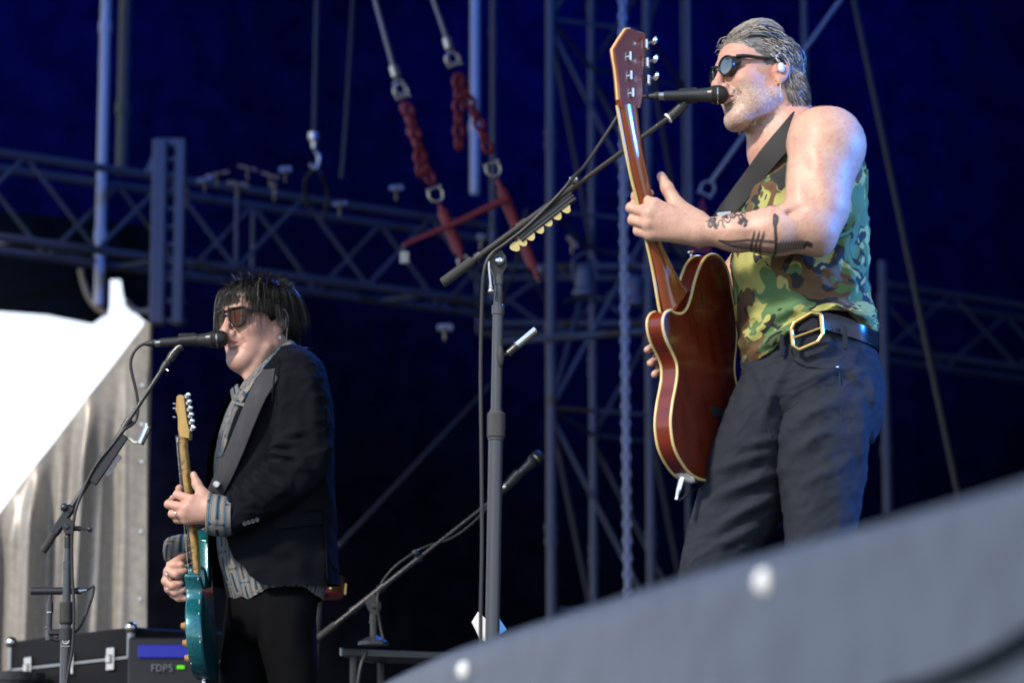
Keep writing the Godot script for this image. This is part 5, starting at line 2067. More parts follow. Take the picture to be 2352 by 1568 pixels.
func make_singer_hair(root: Node3D, H: Transform3D) -> void:
	var F := Field.new()
	F.xf = H
	F.unit = 1.0
	F.ell(Vector3(-0.012, 0.032, 0), Vector3(0.0985, 0.0885, 0.0765), 0.02)
	F.ell(Vector3(0.040, 0.054, 0), Vector3(0.054, 0.054, 0.060), 0.02)
	F.ell(Vector3(0.000, 0.060, 0), Vector3(0.084, 0.068, 0.060), 0.03)
	F.ell(Vector3(-0.054, -0.026, 0), Vector3(0.058, 0.088, 0.080), 0.02)
	F.ell(Vector3(0.105, -0.010, 0), Vector3(0.082, 0.088, 0.12), 0.012, true)
	F.ell(Vector3(0.014, -0.050, 0), Vector3(0.042, 0.060, 0.14), 0.010, true)
	F.ell(Vector3(-0.015, -0.135, 0), Vector3(0.07, 0.055, 0.12), 0.01, true)
	var streak := noise(30.0, 3, 6)
	var Hi := H.affine_inverse()
	var look := func(p: Vector3, n: Vector3) -> Array:
		var q := Hi * p
		var g := streak.get_noise_3d(q.x * 0.5, q.y * 3.0, q.z * 5.0)
		var c := Color(0.19, 0.17, 0.145).lerp(Color(0.05, 0.045, 0.04), clampf(0.35 + g * 1.2, 0.0, 0.9))
		return [c, Vector2.ZERO, g * 0.0014]
	var s := Shape.new()
	var c := H.origin
	F.mesh_into(s, 0.0032, AABB(c + Vector3(-0.15, -0.13, -0.12), Vector3(0.30, 0.29, 0.24)), look)
	# strands combed back over the top and down the sides
	var r := RandomNumberGenerator.new()
	r.seed = 12
	for i in 7500:
		var az := r.randf_range(-1.0, 1.0)
		var d := Vector3(r.randf_range(-1.0, 0.75), r.randf_range(-0.9, 1.0), az).normalized()
		var p0 := skull_point(d, 0.006)
		# keep to where hair grows
		var side := absf(p0.z) > 0.055
		if side and p0.x > 0.028 - maxf(0.0, (0.05 - p0.y)) * 0.9:
			continue
		if p0.x > 0.03 and p0.y < 0.068:
			continue
		if not side and p0.x > 0.078:
			continue
		if (p0.y < -0.01 and p0.x > -0.05) or p0.y < -0.07:
			continue
		var top := p0.y > 0.075 and absf(p0.z) < 0.06
		var n := 6
		var step := 0.012 if top else 0.005
		var pts := []
		var q := d
		var lift := r.randf_range(0.008, 0.022) if top else r.randf_range(0.005, 0.013)
		var wob := r.randf_range(-0.1, 0.1)
		for k in n:
			pts.append(H * skull_point(q, lift * (0.55 + 0.45 * sin(PI * minf(1.0, k / 4.0))) + (0.008 if top and q.x > 0.2 else 0.0)))
			var along := Vector3(-1.0, -0.35 if not top else -0.05, wob + q.z * 0.1)
			if not top:
				along = Vector3(-0.8, -0.7, 0)
			q = (q + (along - q * along.dot(q)).normalized() * step / 0.085).normalized()
		var grey := r.randf()
		var front := smoothstep(-0.02, 0.06, p0.x)
		if grey < 0.30 + front * 0.35:
			s.tint = Color(0.50, 0.40, 0.25).lerp(Color(0.46, 0.46, 0.45), r.randf() if top else 0.85)
		elif grey < 0.68:
			s.tint = Color(0.16, 0.13, 0.09)
		else:
			s.tint = Color(0.035, 0.03, 0.028)
		var torn := false
		for k in n - 1:
			torn = torn or pts[k].distance_to(pts[k + 1]) > 0.022
		if not torn:
			strand(s, pts, r.randf_range(0.0005, 0.0011))
	# hairline combed up and back from the forehead
	for i in 1300:
		var a := r.randf_range(0.55, 0.95)
		var b := r.randf_range(-1.35, 1.35)
		var p0 := Vector3(0.040, 0.054, 0) + Vector3(0.055, 0.055, 0.061) * Vector3(cos(a) * cos(b), sin(a), cos(a) * sin(b))
		var up := r.randf_range(1.05, 1.75)
		var z := p0.z
		var pts := [p0, p0 + Vector3(-0.016, 0.017 * up, 0.002), p0 + Vector3(-0.042, 0.030 * up, 0.003), p0 + Vector3(-0.072, 0.032 * up, 0.003), p0 + Vector3(-0.10, 0.022 * up, z * 0.1)]
		var out := []
		for q in curve(pts, 2):
			out.append(H * q)
		s.tint = Color(0.50, 0.40, 0.25).lerp(Color(0.46, 0.46, 0.45), r.randf()) * r.randf_range(0.35, 1.0)
		strand(s, out, r.randf_range(0.0005, 0.0010))
	# nape and sides, close cropped
	for i in 3000:
		var d := Vector3(r.randf_range(-1, 0.35), r.randf_range(-0.85, 0.8), r.randf_range(-1, 1)).normalized()
		var p0 := Vector3(-0.054, -0.026, 0) + d * Vector3(0.058, 0.088, 0.080) * 1.01
		if p0.x > -0.034 or p0.y < -0.092:
			continue
		var e := p0 + Vector3(-0.006, -0.016, 0) + d * 0.0035
		s.tint = [Color(0.42, 0.42, 0.42), Color(0.20, 0.19, 0.18), Color(0.03, 0.028, 0.026), Color(0.08, 0.07, 0.06)][r.randi() % 4]
		strand(s, [H * p0, H * (p0.lerp(e, 0.5) + d * 0.0015), H * e], r.randf_range(0.0005, 0.0010))
	s.tint = Color.WHITE
	var m := mat(1, 1, 1, 0.42)
	m.albedo_color = Color.WHITE
	m.vertex_color_use_as_albedo = true
	obj("hair", s, m, root)
	# beard hairs and moustache
	s = Shape.new()
	for i in 1300:
		var a := r.randf_range(-1.25, 1.25)
		var y := r.randf_range(-0.128, -0.046)
		var rad := lerpf(0.062, 0.034, smoothstep(-0.06, -0.125, y))
		var p := Vector3(0.026 + cos(a) * rad, y, sin(a) * rad * 0.92)
		if absf(y + 0.059) < 0.009 and absf(p.z) < 0.026 and a * a < 0.5:
			continue
		if r.randf() < 0.4:
			p = Vector3(0.091 - absf(p.z) * 0.35, r.randf_range(-0.050, -0.040), r.randf_range(-0.03, 0.03))
		# find the skin along the outward line
		var dirn := Vector3(cos(a), -0.2, sin(a)).normalized()
		var base := p
		s.tint = Color(0.55, 0.50, 0.44) if r.randf() < 0.75 else Color(0.16, 0.11, 0.07)
		var e := base + dirn * 0.006 + Vector3(0, -0.006, 0)
		strand(s, [H * base, H * base.lerp(e, 0.5), H * e], 0.00055)
	s.tint = Color.WHITE
	obj("beard", s, m, root)

func make_singer_glasses(root: Node3D, H: Transform3D) -> void:
	var g := Node3D.new()
	g.name = "sunglasses"
	root.add_child(g)
	var lens := mat(0.20, 0.22, 0.24, 0.12, 0.9)
	var frame := mat(0.006, 0.006, 0.007, 0.3)
	for side: float in [-1.0, 1.0]:
		var c := Vector3(0.108, 0.013, 0.033 * side)
		var n := Vector3(0.93, 0.02, 0.30 * side).normalized()
		var s := Shape.new()
		s.lathe(H * c, H * (c + n * 0.01), [[-0.004, 0.0], [-0.004, 0.0222], [-0.001, 0.0222], [0.001, 0.012], [0.0018, 0.0]], 32)
		obj("lens", s, lens, g)
		s = Shape.new()
		s.lathe(H * (c - n * 0.012), H * (c + n * 0.01), [[0.0, 0.0225], [0.0, 0.0245], [0.012, 0.0248], [0.014, 0.0242], [0.014, 0.0222], [0.004, 0.0222]], 32)
		obj("rim", s, frame, g)
		# leather side shield
		s = Shape.new()
		var rows := []
		for i in 5:
			var row := []
			for k in 9:
				var a := lerpf(-1.25, 1.25, k / 8.0)
				var ring := c - n * 0.004 + Vector3(-0.02 * i / 4.0, sin(a) * 0.025 * (1.0 - 0.35 * i / 4.0) + 0.004 * i / 4.0, side * (cos(a) * 0.024 + 0.010 * i / 4.0 - 0.002))
				row.append(H * ring)
			rows.append(row)
		s.sheet(rows)
		obj("side_shield", s, frame, g)
		s = Shape.new()
		var pts := []
		for p in [Vector3(0.094, 0.026, 0.058 * side), Vector3(0.07, 0.026, 0.069 * side), Vector3(0.03, 0.024, 0.077 * side), Vector3(-0.01, 0.026, 0.083 * side), Vector3(-0.025, 0.012, 0.084 * side)]:
			pts.append(H * p)
		s.tube(curve(pts, 4), [0.0055, 0.005, 0.005, 0.005, 0.0045, 0.0045, 0.004, 0.004, 0.0035, 0.0035, 0.003, 0.003, 0.003, 0.003, 0.003, 0.003, 0.002], 8)
		obj("temple", s, frame, g)
	var s := Shape.new()
	s.tube([H * Vector3(0.116, 0.016, -0.010), H * Vector3(0.121, 0.021, 0.0), H * Vector3(0.116, 0.016, 0.010)], [0.003], 8)
	obj("bridge", s, frame, g)
	# in-ear monitor, its lead, and a drop earring
	var e := Node3D.new()
	e.name = "earpiece"
	root.add_child(e)
	s = Shape.new()
	s.ball(H * Vector3(-0.010, 0.001, 0.086), Basis(H.basis * Vector3(0.009, 0, 0), H.basis * Vector3(0, 0.013, 0), H.basis * Vector3(0, 0, 0.007)), 16, 10)
	obj("shell", s, mat(0.62, 0.66, 0.70, 0.12), e)
	s = Shape.new()
	var pts := []
	for p in [Vector3(-0.004, 0.014, 0.088), Vector3(0.000, 0.028, 0.084), Vector3(-0.016, 0.040, 0.084), Vector3(-0.036, 0.020, 0.082), Vector3(-0.036, -0.02, 0.078), Vector3(-0.05, -0.07, 0.066), Vector3(-0.06, -0.11, 0.07)]:
		pts.append(H * p)
	s.tube(curve(pts, 5), [0.0011], 6)
	obj("lead", s, mat(0.5, 0.5, 0.5, 0.3), e)
	var er := Node3D.new()
	er.name = "earring"
	root.add_child(er)
	s = Shape.new()
	s.rod(H * Vector3(-0.006, -0.038, 0.082), H * Vector3(-0.006, -0.038, 0.082) + Vector3(0, -0.034, 0), 0.0013, 6)
	s.sphere(H * Vector3(-0.006, -0.038, 0.082), 0.0032, 10, 6)
	obj("drop", s, M.gold, er)

func make_red_guitar() -> void:
	var t := thing("electric_guitar", "dark red double cutaway hollow guitar with cream binding, worn by the singer", "guitar")
	var n := Vector3(0.82, 0.0, 0.57).normalized()
	var anchor := one(1600, 750, 0.055)
	var P := func(x: float, y: float, lift := 0.0) -> Vector3: return on_plane(x, y, anchor, n) + n * lift
	var th := 0.043
	# outline of the back, clockwise from the neck heel on the far side
	var line := []
	for p in [[1541, 712], [1530, 717], [1523, 732], [1524, 757], [1532, 784], [1546, 812], [1555, 836], [1556, 862], [1552, 890], [1546, 920], [1542, 950], [1541, 975], [1544, 1005], [1550, 1030], [1562, 1056], [1580, 1082], [1600, 1097], [1625, 1103], [1652, 1096], [1676, 1074], [1694, 1040], [1703, 1000], [1705, 960], [1702, 925], [1694, 890], [1688, 858], [1688, 830], [1691, 800], [1693, 770], [1691, 735], [1686, 700], [1680, 668], [1676, 640], [1668, 612], [1655, 592], [1640, 584], [1625, 588], [1612, 604], [1602, 628], [1594, 655], [1587, 684], [1578, 708], [1566, 720], [1552, 719]]:
		line.append(p)
	var closed := []
	for p in line:
		closed.append(P.call(float(p[0]), float(p[1])))
	closed.append(closed[0])
	var outline := curve(closed, 4)
	outline.pop_back()
	var gloss := mat(0.15, 0.020, 0.007, 0.22)
	gloss.clearcoat_enabled = true
	gloss.clearcoat = 0.35
	gloss.clearcoat_roughness = 0.06
	gloss.uv1_scale = Vector3(3.0, 1.0, 1.0)
	gloss.albedo_texture = noise_tex(0.02, 3, 15, 256, [[0.0, Color(0.82, 0.78, 0.75)], [0.6, Color(0.95, 0.93, 0.92)], [1.0, Color(1, 1, 1)]])
	var s := Shape.new()
	s.prism(outline, -n * th, true)
	obj("body", s, gloss, t)
	var cream := mat(0.72, 0.55, 0.24, 0.3)
	for k in 2:
		s = Shape.new()
		var ring := []
		for p in outline:
			ring.append(p - n * (0.0005 + (th - 0.001) * k))
		ring.append(ring[0])
		s.tube(ring, [0.0034], 8, false)
		obj("binding", s, cream, t)
	# neck: back of the neck with its cream edged fretboard on the far face
	var wood := mat(0.25, 0.052, 0.014, 0.2)
	wood.clearcoat_enabled = true
	wood.clearcoat = 0.9
	wood.clearcoat_roughness = 0.08
	var left := [[1441, 238], [1452, 300], [1470, 390], [1487, 460], [1505, 540], [1521, 610], [1536, 690], [1542, 716]]
	var right := [[1478, 240], [1484, 300], [1497, 370], [1512, 450], [1530, 545], [1548, 592], [1578, 645], [1590, 660]]
	var nodes := []
	for i in left.size():
		var a: Vector3 = P.call(float(left[i][0]), float(left[i][1]), -0.020)
		var b: Vector3 = P.call(float(right[i][0]), float(right[i][1]), -0.020)
		var bulge := 0.013 if i < 5 else lerpf(0.015, 0.022, (i - 4) / 3.0)
		nodes.append([a, b, bulge])
	s = Shape.new()
	var rows := []
	var A := []
	var B := []
	var G := []
	for q in nodes:
		A.append(q[0])
		B.append(q[1])
		G.append(q[2])
	A = curve(A, 5)
	B = curve(B, 5)
	G = curve(G, 5)
	for i in A.size():
		var row := []
		for k in 13:
			var an := lerpf(-0.35, PI + 0.35, k / 12.0)
			var c: Vector3 = (A[i] + B[i]) / 2
			var w: Vector3 = (B[i] - A[i]) / 2
			row.append(c + w * cos(an) + n * sin(an) * (G[i] if sin(an) > 0 else 0.022))
		rows.append(row)
	s.sheet(rows, false)
	obj("neck", s, wood, t)
	s = Shape.new()
	rows = []
	for i in A.size():
		var w: Vector3 = (B[i] - A[i])
		rows.append([A[i] - w * 0.06 - n * 0.002, A[i] - w * 0.06 - n * 0.010, A[i] + w * 0.2 - n * 0.013, B[i] - w * 0.1 - n * 0.012, B[i] - n * 0.006])
	s.sheet(rows)
	obj("fretboard", s, mat(0.03, 0.018, 0.012, 0.4), t)
	s = Shape.new()
	var edge := []
	for i in A.size():
		edge.append(A[i] - n * 0.005 - (B[i] - A[i]) * 0.06)
	s.tube(edge, [0.0036], 8)
	obj("neck_binding", s, cream, t)
	# headstock, tuners
	var head := []
	for p in [[1441, 244], [1436, 226], [1433, 190], [1429, 155], [1425, 132], [1422, 111], [1436, 88], [1452, 64], [1462, 63], [1474, 70], [1493, 74], [1494, 100], [1490, 140], [1486, 180], [1486, 215], [1483, 235], [1480, 246]]:
		head.append(P.call(float(p[0]), float(p[1]), -0.012))
	s = Shape.new()
	s.prism(head, -n * 0.014, false)
	obj("headstock", s, wood, t)
	s = Shape.new()
	var he := []
	for i in range(1, 11):
		he.append(head[i] - n * 0.008)
	s.tube(he, [0.003], 8)
	obj("headstock_binding", s, cream, t)
	for side in 2:
		for k in 3:
			var p: Array = [[[1455, 128], [1457, 172], [1461, 212]], [[1492, 100], [1494, 142], [1496, 182]]][side][k]
			var c: Vector3 = P.call(float(p[0]), float(p[1]), -0.008)
			var g := Node3D.new()
			g.name = "tuner"
			t.add_child(g, true)
			s = Shape.new()
			s.box(Transform3D(Basis(Vector3(0, 0, 1).cross(n).cross(n).normalized() * -1.0, Vector3(0, 0, 1).cross(n).normalized(), n), c), Vector3(0.012, 0.026, 0.010), 0.003)
			obj("housing", s, M.chrome, g)
			s = Shape.new()
			var shaft := Vector3(-0.020, -0.006, 0.012) if side == 0 else Vector3(0.014, 0.004, 0.010)
			s.rod(c, c + shaft, 0.003)
			obj("shaft", s, M.chrome, g)
			s = Shape.new()
			s.ball(c + shaft * 1.3, Basis(shaft.normalized() * 0.006, Vector3(0.2, 1, 0).normalized() * 0.011, shaft.normalized().cross(Vector3.UP) * 0.0065), 14, 8)
			obj("button", s, M.chrome, g)
	# jack plate, plug and lead at the lower rim
	s = Shape.new()
	var jp: Vector3 = P.call(1588.0, 1090.0, -0.022)
	s.ball(jp, Basis(Vector3(0.022, -0.018, 0), n * 0.019, Vector3(0.004, 0.004, -0.003)), 18, 10)
	obj("jack_plate", s, mat(0.8, 0.8, 0.78, 0.25, 0.6), t)
	var lead := thing("guitar_lead", "short silver plugged lead hanging from the red guitar", "cable")
	s = Shape.new()
	var j1 := jp + Vector3(-0.010, -0.034, 0.004)
	s.lathe(jp, j1, [[0, 0.004], [0.006, 0.004], [0.006, 0.007], [0.036, 0.0065], [0.05, 0.004], [0.06, 0.004]], 14)
	obj("plug", s, M.chrome, lead)
	s = Shape.new()
	s.tube(curve([j1 + Vector3(-0.002, -0.012, 0), one(1553, 1142, 0.06), one(1562, 1148, 0.05), one(1585, 1132, 0.03), one(1620, 1115, -0.02), one(1680, 1160, -0.12), one(1700, 1500, -0.15), one(1660, 1920, -0.25)], 6), [0.003], 8)
	obj("cord", s, M.cable, lead)
	# strap over the shoulder to the button on the upper horn
	s = Shape.new()
	rows = []
	var way := [[1892, 330, -0.10, 30, 0], [1872, 268, -0.03, 26, 5], [1850, 266, 0.075, 22, 14], [1814, 305, 0.118, 20, 16], [1770, 355, 0.112, 19, 15], [1728, 410, 0.076, 18, 14], [1690, 458, 0.050, 17, 12], [1655, 500, 0.045, 14, 10], [1622, 545, 0.048, 9, 6], [1606, 574, 0.05, 5, 3]]
	var LL := []
	var RR := []
	for p in way:
		LL.append(one(p[0] - p[3], p[1] - p[4], p[2] - 0.006))
		RR.append(one(p[0] + p[3], p[1] + p[4], p[2] + 0.012))
	LL = curve(LL, 6)
	RR = curve(RR, 6)
	for i in LL.size():
		rows.append([LL[i], LL[i].lerp(RR[i], 0.03) + Vector3(0, 0, 0.002), LL[i].lerp(RR[i], 0.5) + Vector3(0, 0, 0.003), LL[i].lerp(RR[i], 0.97) + Vector3(0, 0, 0.002), RR[i]])
	s.sheet(rows)
	obj("strap", s, grained(mat(0.022, 0.022, 0.024, 0.7), 30.0, 0.05), t)
	s = Shape.new()
	s.box(Transform3D(Basis(Vector3.BACK, 0.1), one(1664, 492, 0.062)), Vector3(0.034, 0.014, 0.008), 0.002)
	obj("strap_buckle", s, M.nickel, t)
	s = Shape.new()
	var sb: Vector3 = P.call(1606.0, 588.0, -0.02)
	s.lathe(sb, sb + Vector3(-0.002, 0.02, 0), [[0, 0.004], [0.008, 0.003], [0.010, 0.008], [0.014, 0.008], [0.014, 0]], 14)
	obj("strap_button", s, M.nickel, t)
	# strap's tail end over the lower bout
	s = Shape.new()
	s.prism([P.call(1632.0, 932.0, 0.003), P.call(1662.0, 938.0, 0.003), P.call(1666.0, 954.0, 0.003), P.call(1640.0, 958.0, 0.003), P.call(1634.0, 948.0, 0.003)], -n * 0.003)
	obj("strap_tail", s, M.black_satin, t)

func maze_print() -> ImageTexture:
	# columns of nested rounded slots in cream and blue lines on black, every second column shifted by half
	var w := 156
	var h := 232
	var img := Image.create(w, h, false, Image.FORMAT_RGB8)
	var black := tone(0.008, 0.009, 0.011)
	var cream := tone(0.42, 0.36, 0.30)
	var blue := tone(0.02, 0.20, 0.36)
	for y in h:
		for x in w:
			var colm := int(x / 78.0)
			var px := fposmod(float(x), 78.0) - 39.0
			var py := fposmod(float(y) + (116.0 if colm == 1 else 0.0), 232.0) - 116.0
			var r := 24.0
			var q := Vector2(maxf(absf(px) - (39.0 - r), 0.0), maxf(absf(py) - (116.0 - r), 0.0))
			var d := r - q.length() if q.length() > 0.0 else minf(39.0 - absf(px), 116.0 - absf(py))
			var c := black
			if d < 2.4:
				c = blue if d > 0.0 else black
			elif d < 34.0:
				var f := fposmod(d - 5.0, 6.2)
				if f < 2.9 and d > 5.0:
					c = blue if d > 29.0 else cream
			img.set_pixel(x, y, c)
	return ImageTexture.create_from_image(img)

func make_guitarist() -> void:
	var root := thing("person", "guitarist with black fringe and amber glasses in a dark jacket over a patterned shirt", "person")
	var H := head_frame(two(549, 724, 0.095), 46.0, 2.0, -2.0, 1.1)
	var F := Field.new()
	head_field(F, H, 1.1, 0.003, -0.104)
	F.cap(two(602, 790, 0.0), two(628, 880, -0.01), 0.056, 0.066, 0.03)
	F.cap(two(622, 770, -0.02), two(648, 870, -0.02), 0.045, 0.06, 0.03)
	F.cap(two(556, 822, 0.03), two(588, 870, 0.03), 0.022, 0.03, 0.04)
	F.cap(two(612, 800, 0.065), two(572, 868, 0.055), 0.010, 0.012, 0.02)
	# left hand on the neck
	var hand := [[[492, 1160, 0.20], [441, 1148, 0.205], [407, 1136, 0.175], [412, 1122, 0.13], [424, 1118, 0.11]], [[494, 1168, 0.20], [428, 1166, 0.205], [387, 1158, 0.170], [398, 1145, 0.125], [418, 1143, 0.105]], [[494, 1176, 0.20], [425, 1181, 0.20], [396, 1180, 0.165], [402, 1166, 0.12], [420, 1162, 0.10]], [[494, 1184, 0.198], [431, 1194, 0.19], [407, 1192, 0.158], [410, 1180, 0.12], [424, 1178, 0.10]]]
	for f in hand:
		var pts := []
		for p in f:
			pts.append(two(p[0], p[1], p[2]))
		F.cap(pts[0], pts[1], 0.024, 0.0145, 0.016)
		digit(F, pts.slice(1), [0.0145, 0.0125, 0.0105, 0.009], 0.007)
	F.cap(two(490, 1156, 0.195), two(466, 1138, 0.19), 0.022, 0.019, 0.016)
	digit(F, [two(466, 1138, 0.19), two(452, 1112, 0.178), two(444, 1090, 0.168)], [0.0185, 0.0135, 0.010], 0.01)
	F.cap(two(490, 1170, 0.20), two(560, 1180, 0.20), 0.030, 0.036, 0.02)
	# right hand with the pick, wrist coming out of the loose far cuff
	F.cap(two(440, 1250, -0.02), two(405, 1285, 0.01), 0.030, 0.026, 0.02)
	for f in [[[405, 1286, 0.01], [386, 1312, 0.03], [404, 1319, 0.045], [424, 1310, 0.04]], [[404, 1292, 0.0], [381, 1334, 0.022], [396, 1345, 0.035], [414, 1338, 0.034]], [[406, 1298, -0.01], [388, 1352, 0.012], [402, 1360, 0.024], [420, 1354, 0.024]], [[410, 1302, -0.02], [400, 1364, 0.0], [410, 1372, 0.012], [424, 1374, 0.012]]]:
		var pts := []
		for p in f:
			pts.append(two(p[0], p[1], p[2]))
		F.cap(pts[0], pts[1], 0.020, 0.0135, 0.014)
		digit(F, pts.slice(1), [0.0135, 0.0118, 0.0092], 0.006)
	digit(F, [two(412, 1284, 0.01), two(400, 1298, 0.035), two(416, 1297, 0.045)], [0.018, 0.014, 0.0105], 0.01)
	# shoulders and arms inside the sleeves
	digit(F, [two(640, 880, -0.01), two(680, 870, 0.08), two(700, 1060, 0.14), two(560, 1180, 0.20)], [0.05, 0.04, 0.036, 0.034], 0.02)
	digit(F, [two(640, 880, -0.01), two(668, 870, -0.12), two(625, 1060, -0.19), two(580, 1160, -0.185), two(505, 1216, -0.11), two(440, 1250, -0.02)], [0.05, 0.04, 0.034, 0.034, 0.032, 0.030], 0.02)
	var ruddy := noise(30.0, 3, 13)
	var fine := noise(280.0, 2, 18)
	var Hi := H.affine_inverse()
	var look := func(p: Vector3, n: Vector3) -> Array:
		var q := Hi * p
		var m := ruddy.get_noise_3dv(p)
		var g := fine.get_noise_3dv(p)
		var c := Color(0.52, 0.32, 0.25).lerp(Color(0.50, 0.245, 0.19), clampf(0.3 + m * 0.6, 0.0, 0.7))
		if q.y > -0.2 and q.x > -0.12:
			var lip := Vector2((q.y + 0.059) / 0.011, q.z / 0.027).length()
			var mouth := (1.0 - smoothstep(0.7, 1.0, lip)) * smoothstep(0.07, 0.08, q.x)
			c = c.lerp(Color(0.44, 0.19, 0.17), mouth * 0.7)
			# shaved jaw
			c = c.lerp(Color(0.40, 0.28, 0.24), 0.25 * smoothstep(-0.045, -0.075, q.y) * smoothstep(0.0, 0.03, q.x))
		return [c * (1.0 + g * 0.06), Vector2.ZERO, m * 0.0004]
	var s := Shape.new()
	var hc := H.origin
	F.mesh_into(s, 0.0034, AABB(Vector3(hc.x - 0.17, two(600, 885).y, hc.z - 0.13), Vector3(0.36, two(600, 600).y - two(600, 885).y, 0.28)), look)
	F.mesh_into(s, 0.0032, AABB(Vector3(two(370, 1150).x, two(440, 1250).y, Z2 + 0.08), Vector3(0.26, two(440, 1072).y - two(440, 1250).y, 0.18)), look)
	F.mesh_into(s, 0.0032, AABB(Vector3(two(366, 1300).x, two(400, 1392).y, Z2 - 0.07), Vector3(0.11, two(400, 1235).y - two(400, 1392).y, 0.15)), look)
	F.mesh_into(s, 0.009, AABB(Vector3(two(436, 1200).x, two(600, 1300).y, Z2 - 0.26), Vector3(two(760, 1200).x - two(436, 1200).x, two(600, 880).y - two(600, 1300).y, 0.52)), look)
	var sm := mat(1, 1, 1, 0.5)
	sm.albedo_color = Color.WHITE
	sm.vertex_color_use_as_albedo = true
	sm.metallic_specular = 0.45
	sm.subsurf_scatter_enabled = true
	sm.subsurf_scatter_strength = 0.05
	obj("body", s, sm, root)
	for r in [[403, 1182, 0.188, 0.0135], [384, 1322, 0.036, 0.0145], [386, 1355, 0.016, 0.014]]:
		s = Shape.new()
		var c := two(r[0], r[1], r[2])
		var ring := []
		for k in 17:
			var a := TAU * k / 16
			ring.append(c + Vector3(-0.3, 0.8, 0.0).normalized() * cos(a) * r[3] + Vector3(0, 0, 1) * sin(a) * r[3])
		s.tube(ring, [0.002], 6, false)
		obj("finger_ring", s, M.chrome, root)
	s = Shape.new()
	s.prism([two(414, 1299, 0.052), two(436, 1293, 0.05), two(433, 1301, 0.05)], Vector3(0, 0, -0.002))
	obj("pick", s, M.pick_grey, root)
	guitarist_hair(root, H)
	guitarist_glasses(root, H)
	# ---- shirt
	var print_mat := mat(1, 1, 1, 0.75)
	print_mat.albedo_color = Color.WHITE
	print_mat.albedo_texture = maze_print()
	print_mat.uv1_scale = Vector3(1.0 / 0.078, 1.0 / 0.116, 1.0)
	var drape := noise(8.0, 2, 71)
	var shirt_fold := folds([[540, 950, 505, 1060, 0.014, 0.006], [530, 1240, 545, 1380, 0.014, 0.008], [505, 1250, 520, 1370, 0.014, 0.007], [560, 1270, 575, 1370, 0.012, 0.006]], two)
	var sb := func(p: Vector3, n: Vector3, th: float, v: float) -> float:
		return float(shirt_fold.call(p, n)) + drape.get_noise_3d(p.x, p.y * 0.6, p.z) * 0.006 - 0.008
	s = Shape.new()
	var tail := func(p: Vector3, th: float, v: float) -> Vector3:
		# shirt tails: long at the front and back, cut up at the side seam
		return Vector3(0, 0.055 * smoothstep(0.9, 1.0, v) * exp(-pow((fposmod(th, TAU) - 1.3) / 0.55, 2.0)), 0)
	loft(s, [[two(596, 838), two(668, 800), 0.07, 0.08], [two(556, 876), two(735, 840), 0.12, 0.12], [two(520, 940), two(755, 920), 0.142, 0.13], [two(494, 1020), two(762, 1010), 0.148, 0.13], [two(486, 1100), two(763, 1100), 0.148, 0.13], [two(490, 1200), two(764, 1190), 0.146, 0.13], [two(498, 1290), two(762, 1280), 0.145, 0.13], [two(512, 1350), two(756, 1340), 0.143, 0.13], [two(526, 1390), two(748, 1378), 0.14, 0.13]], 96, 8, sb, tail)
	metric_uv(s, 0, 0.98, 0.80)
	obj("shirt", s, print_mat, root)
	# collar folded over the jacket
	s = Shape.new()
	var up := []
	var lo := []
	for p in [[[676, 796, -0.06], [690, 816, -0.07]], [[668, 780, 0.0], [684, 806, 0.01]], [[650, 788, 0.062], [674, 824, 0.080]], [[622, 820, 0.088], [656, 858, 0.105]], [[596, 850, 0.092], [622, 900, 0.118]], [[570, 880, 0.082], [580, 932, 0.112]], [[550, 894, 0.062], [538, 925, 0.085]], [[546, 880, 0.02], [528, 896, 0.02]]]:
		up.append(two(p[0][0], p[0][1], p[0][2] + 0.012))
		lo.append(two(p[1][0], p[1][1], p[1][2] + 0.055))
	up = curve(up, 6)
	lo = curve(lo, 6)
	var rows := []
	for i in up.size():
		var m: Vector3 = up[i].lerp(lo[i], 0.5) + (up[i].lerp(lo[i], 0.5) - two(615, 850, 0.0)).normalized() * 0.006
		rows.append([up[i], m, lo[i]])
	s.sheet(rows)
	for i in s.uv.size():
		s.uv[i] = Vector2(s.uv[i].x * 0.05, s.uv[i].y * 0.28)
	obj("collar", s, print_mat, root)
	# hanging scarf-like placket
	s = Shape.new()
	s.tube(curve([two(556, 900, 0.105), two(545, 930, 0.118), two(532, 965, 0.112), two(520, 1005, 0.098)], 5), [0.014, 0.016, 0.016, 0.015, 0.014, 0.013, 0.012, 0.012, 0.011, 0.010, 0.009, 0.008, 0.007, 0.006, 0.005, 0.004], 10, true, 0.5)
	metric_uv(s, 0, 0.09, 0.16)
	obj("placket", s, print_mat, root)
	# ---- jacket
	var wool := mat(0.0068, 0.0084, 0.0135, 0.85)
	wool.metallic_specular = 0.22
	wool = grained(wool, 26.0, 0.05, 0.09, 0.7)
	var jf := folds([[632, 860, 690, 900, 0.02, 0.008], [628, 900, 640, 1000, 0.02, 0.007], [770, 960, 700, 1100, 0.02, 0.006], [740, 1180, 700, 1240, 0.02, 0.005], [690, 1200, 600, 1260, 0.03, 0.006], [745, 1250, 750, 1340, 0.02, 0.01], [700, 1280, 690, 1345, 0.03, 0.008]], two)
	var jb := func(p: Vector3, n: Vector3, th: float, v: float) -> float:
		return float(jf.call(p, n)) + drape.get_noise_3d(p.x * 0.8 + 4.0, p.y * 0.6, p.z) * 0.007 + 0.006 + crumple(p, 0.9) * 0.003
	var hemw := func(p: Vector3, th: float, v: float) -> Vector3:
		# rounded front corner of the hem
		return Vector3(0, -0.016 * smoothstep(0.85, 1.0, v) * maxf(0.0, sin(th)) + 0.05 * smoothstep(0.8, 1.0, v) * smoothstep(1.62, 2.1, th), 0)
	s = Shape.new()
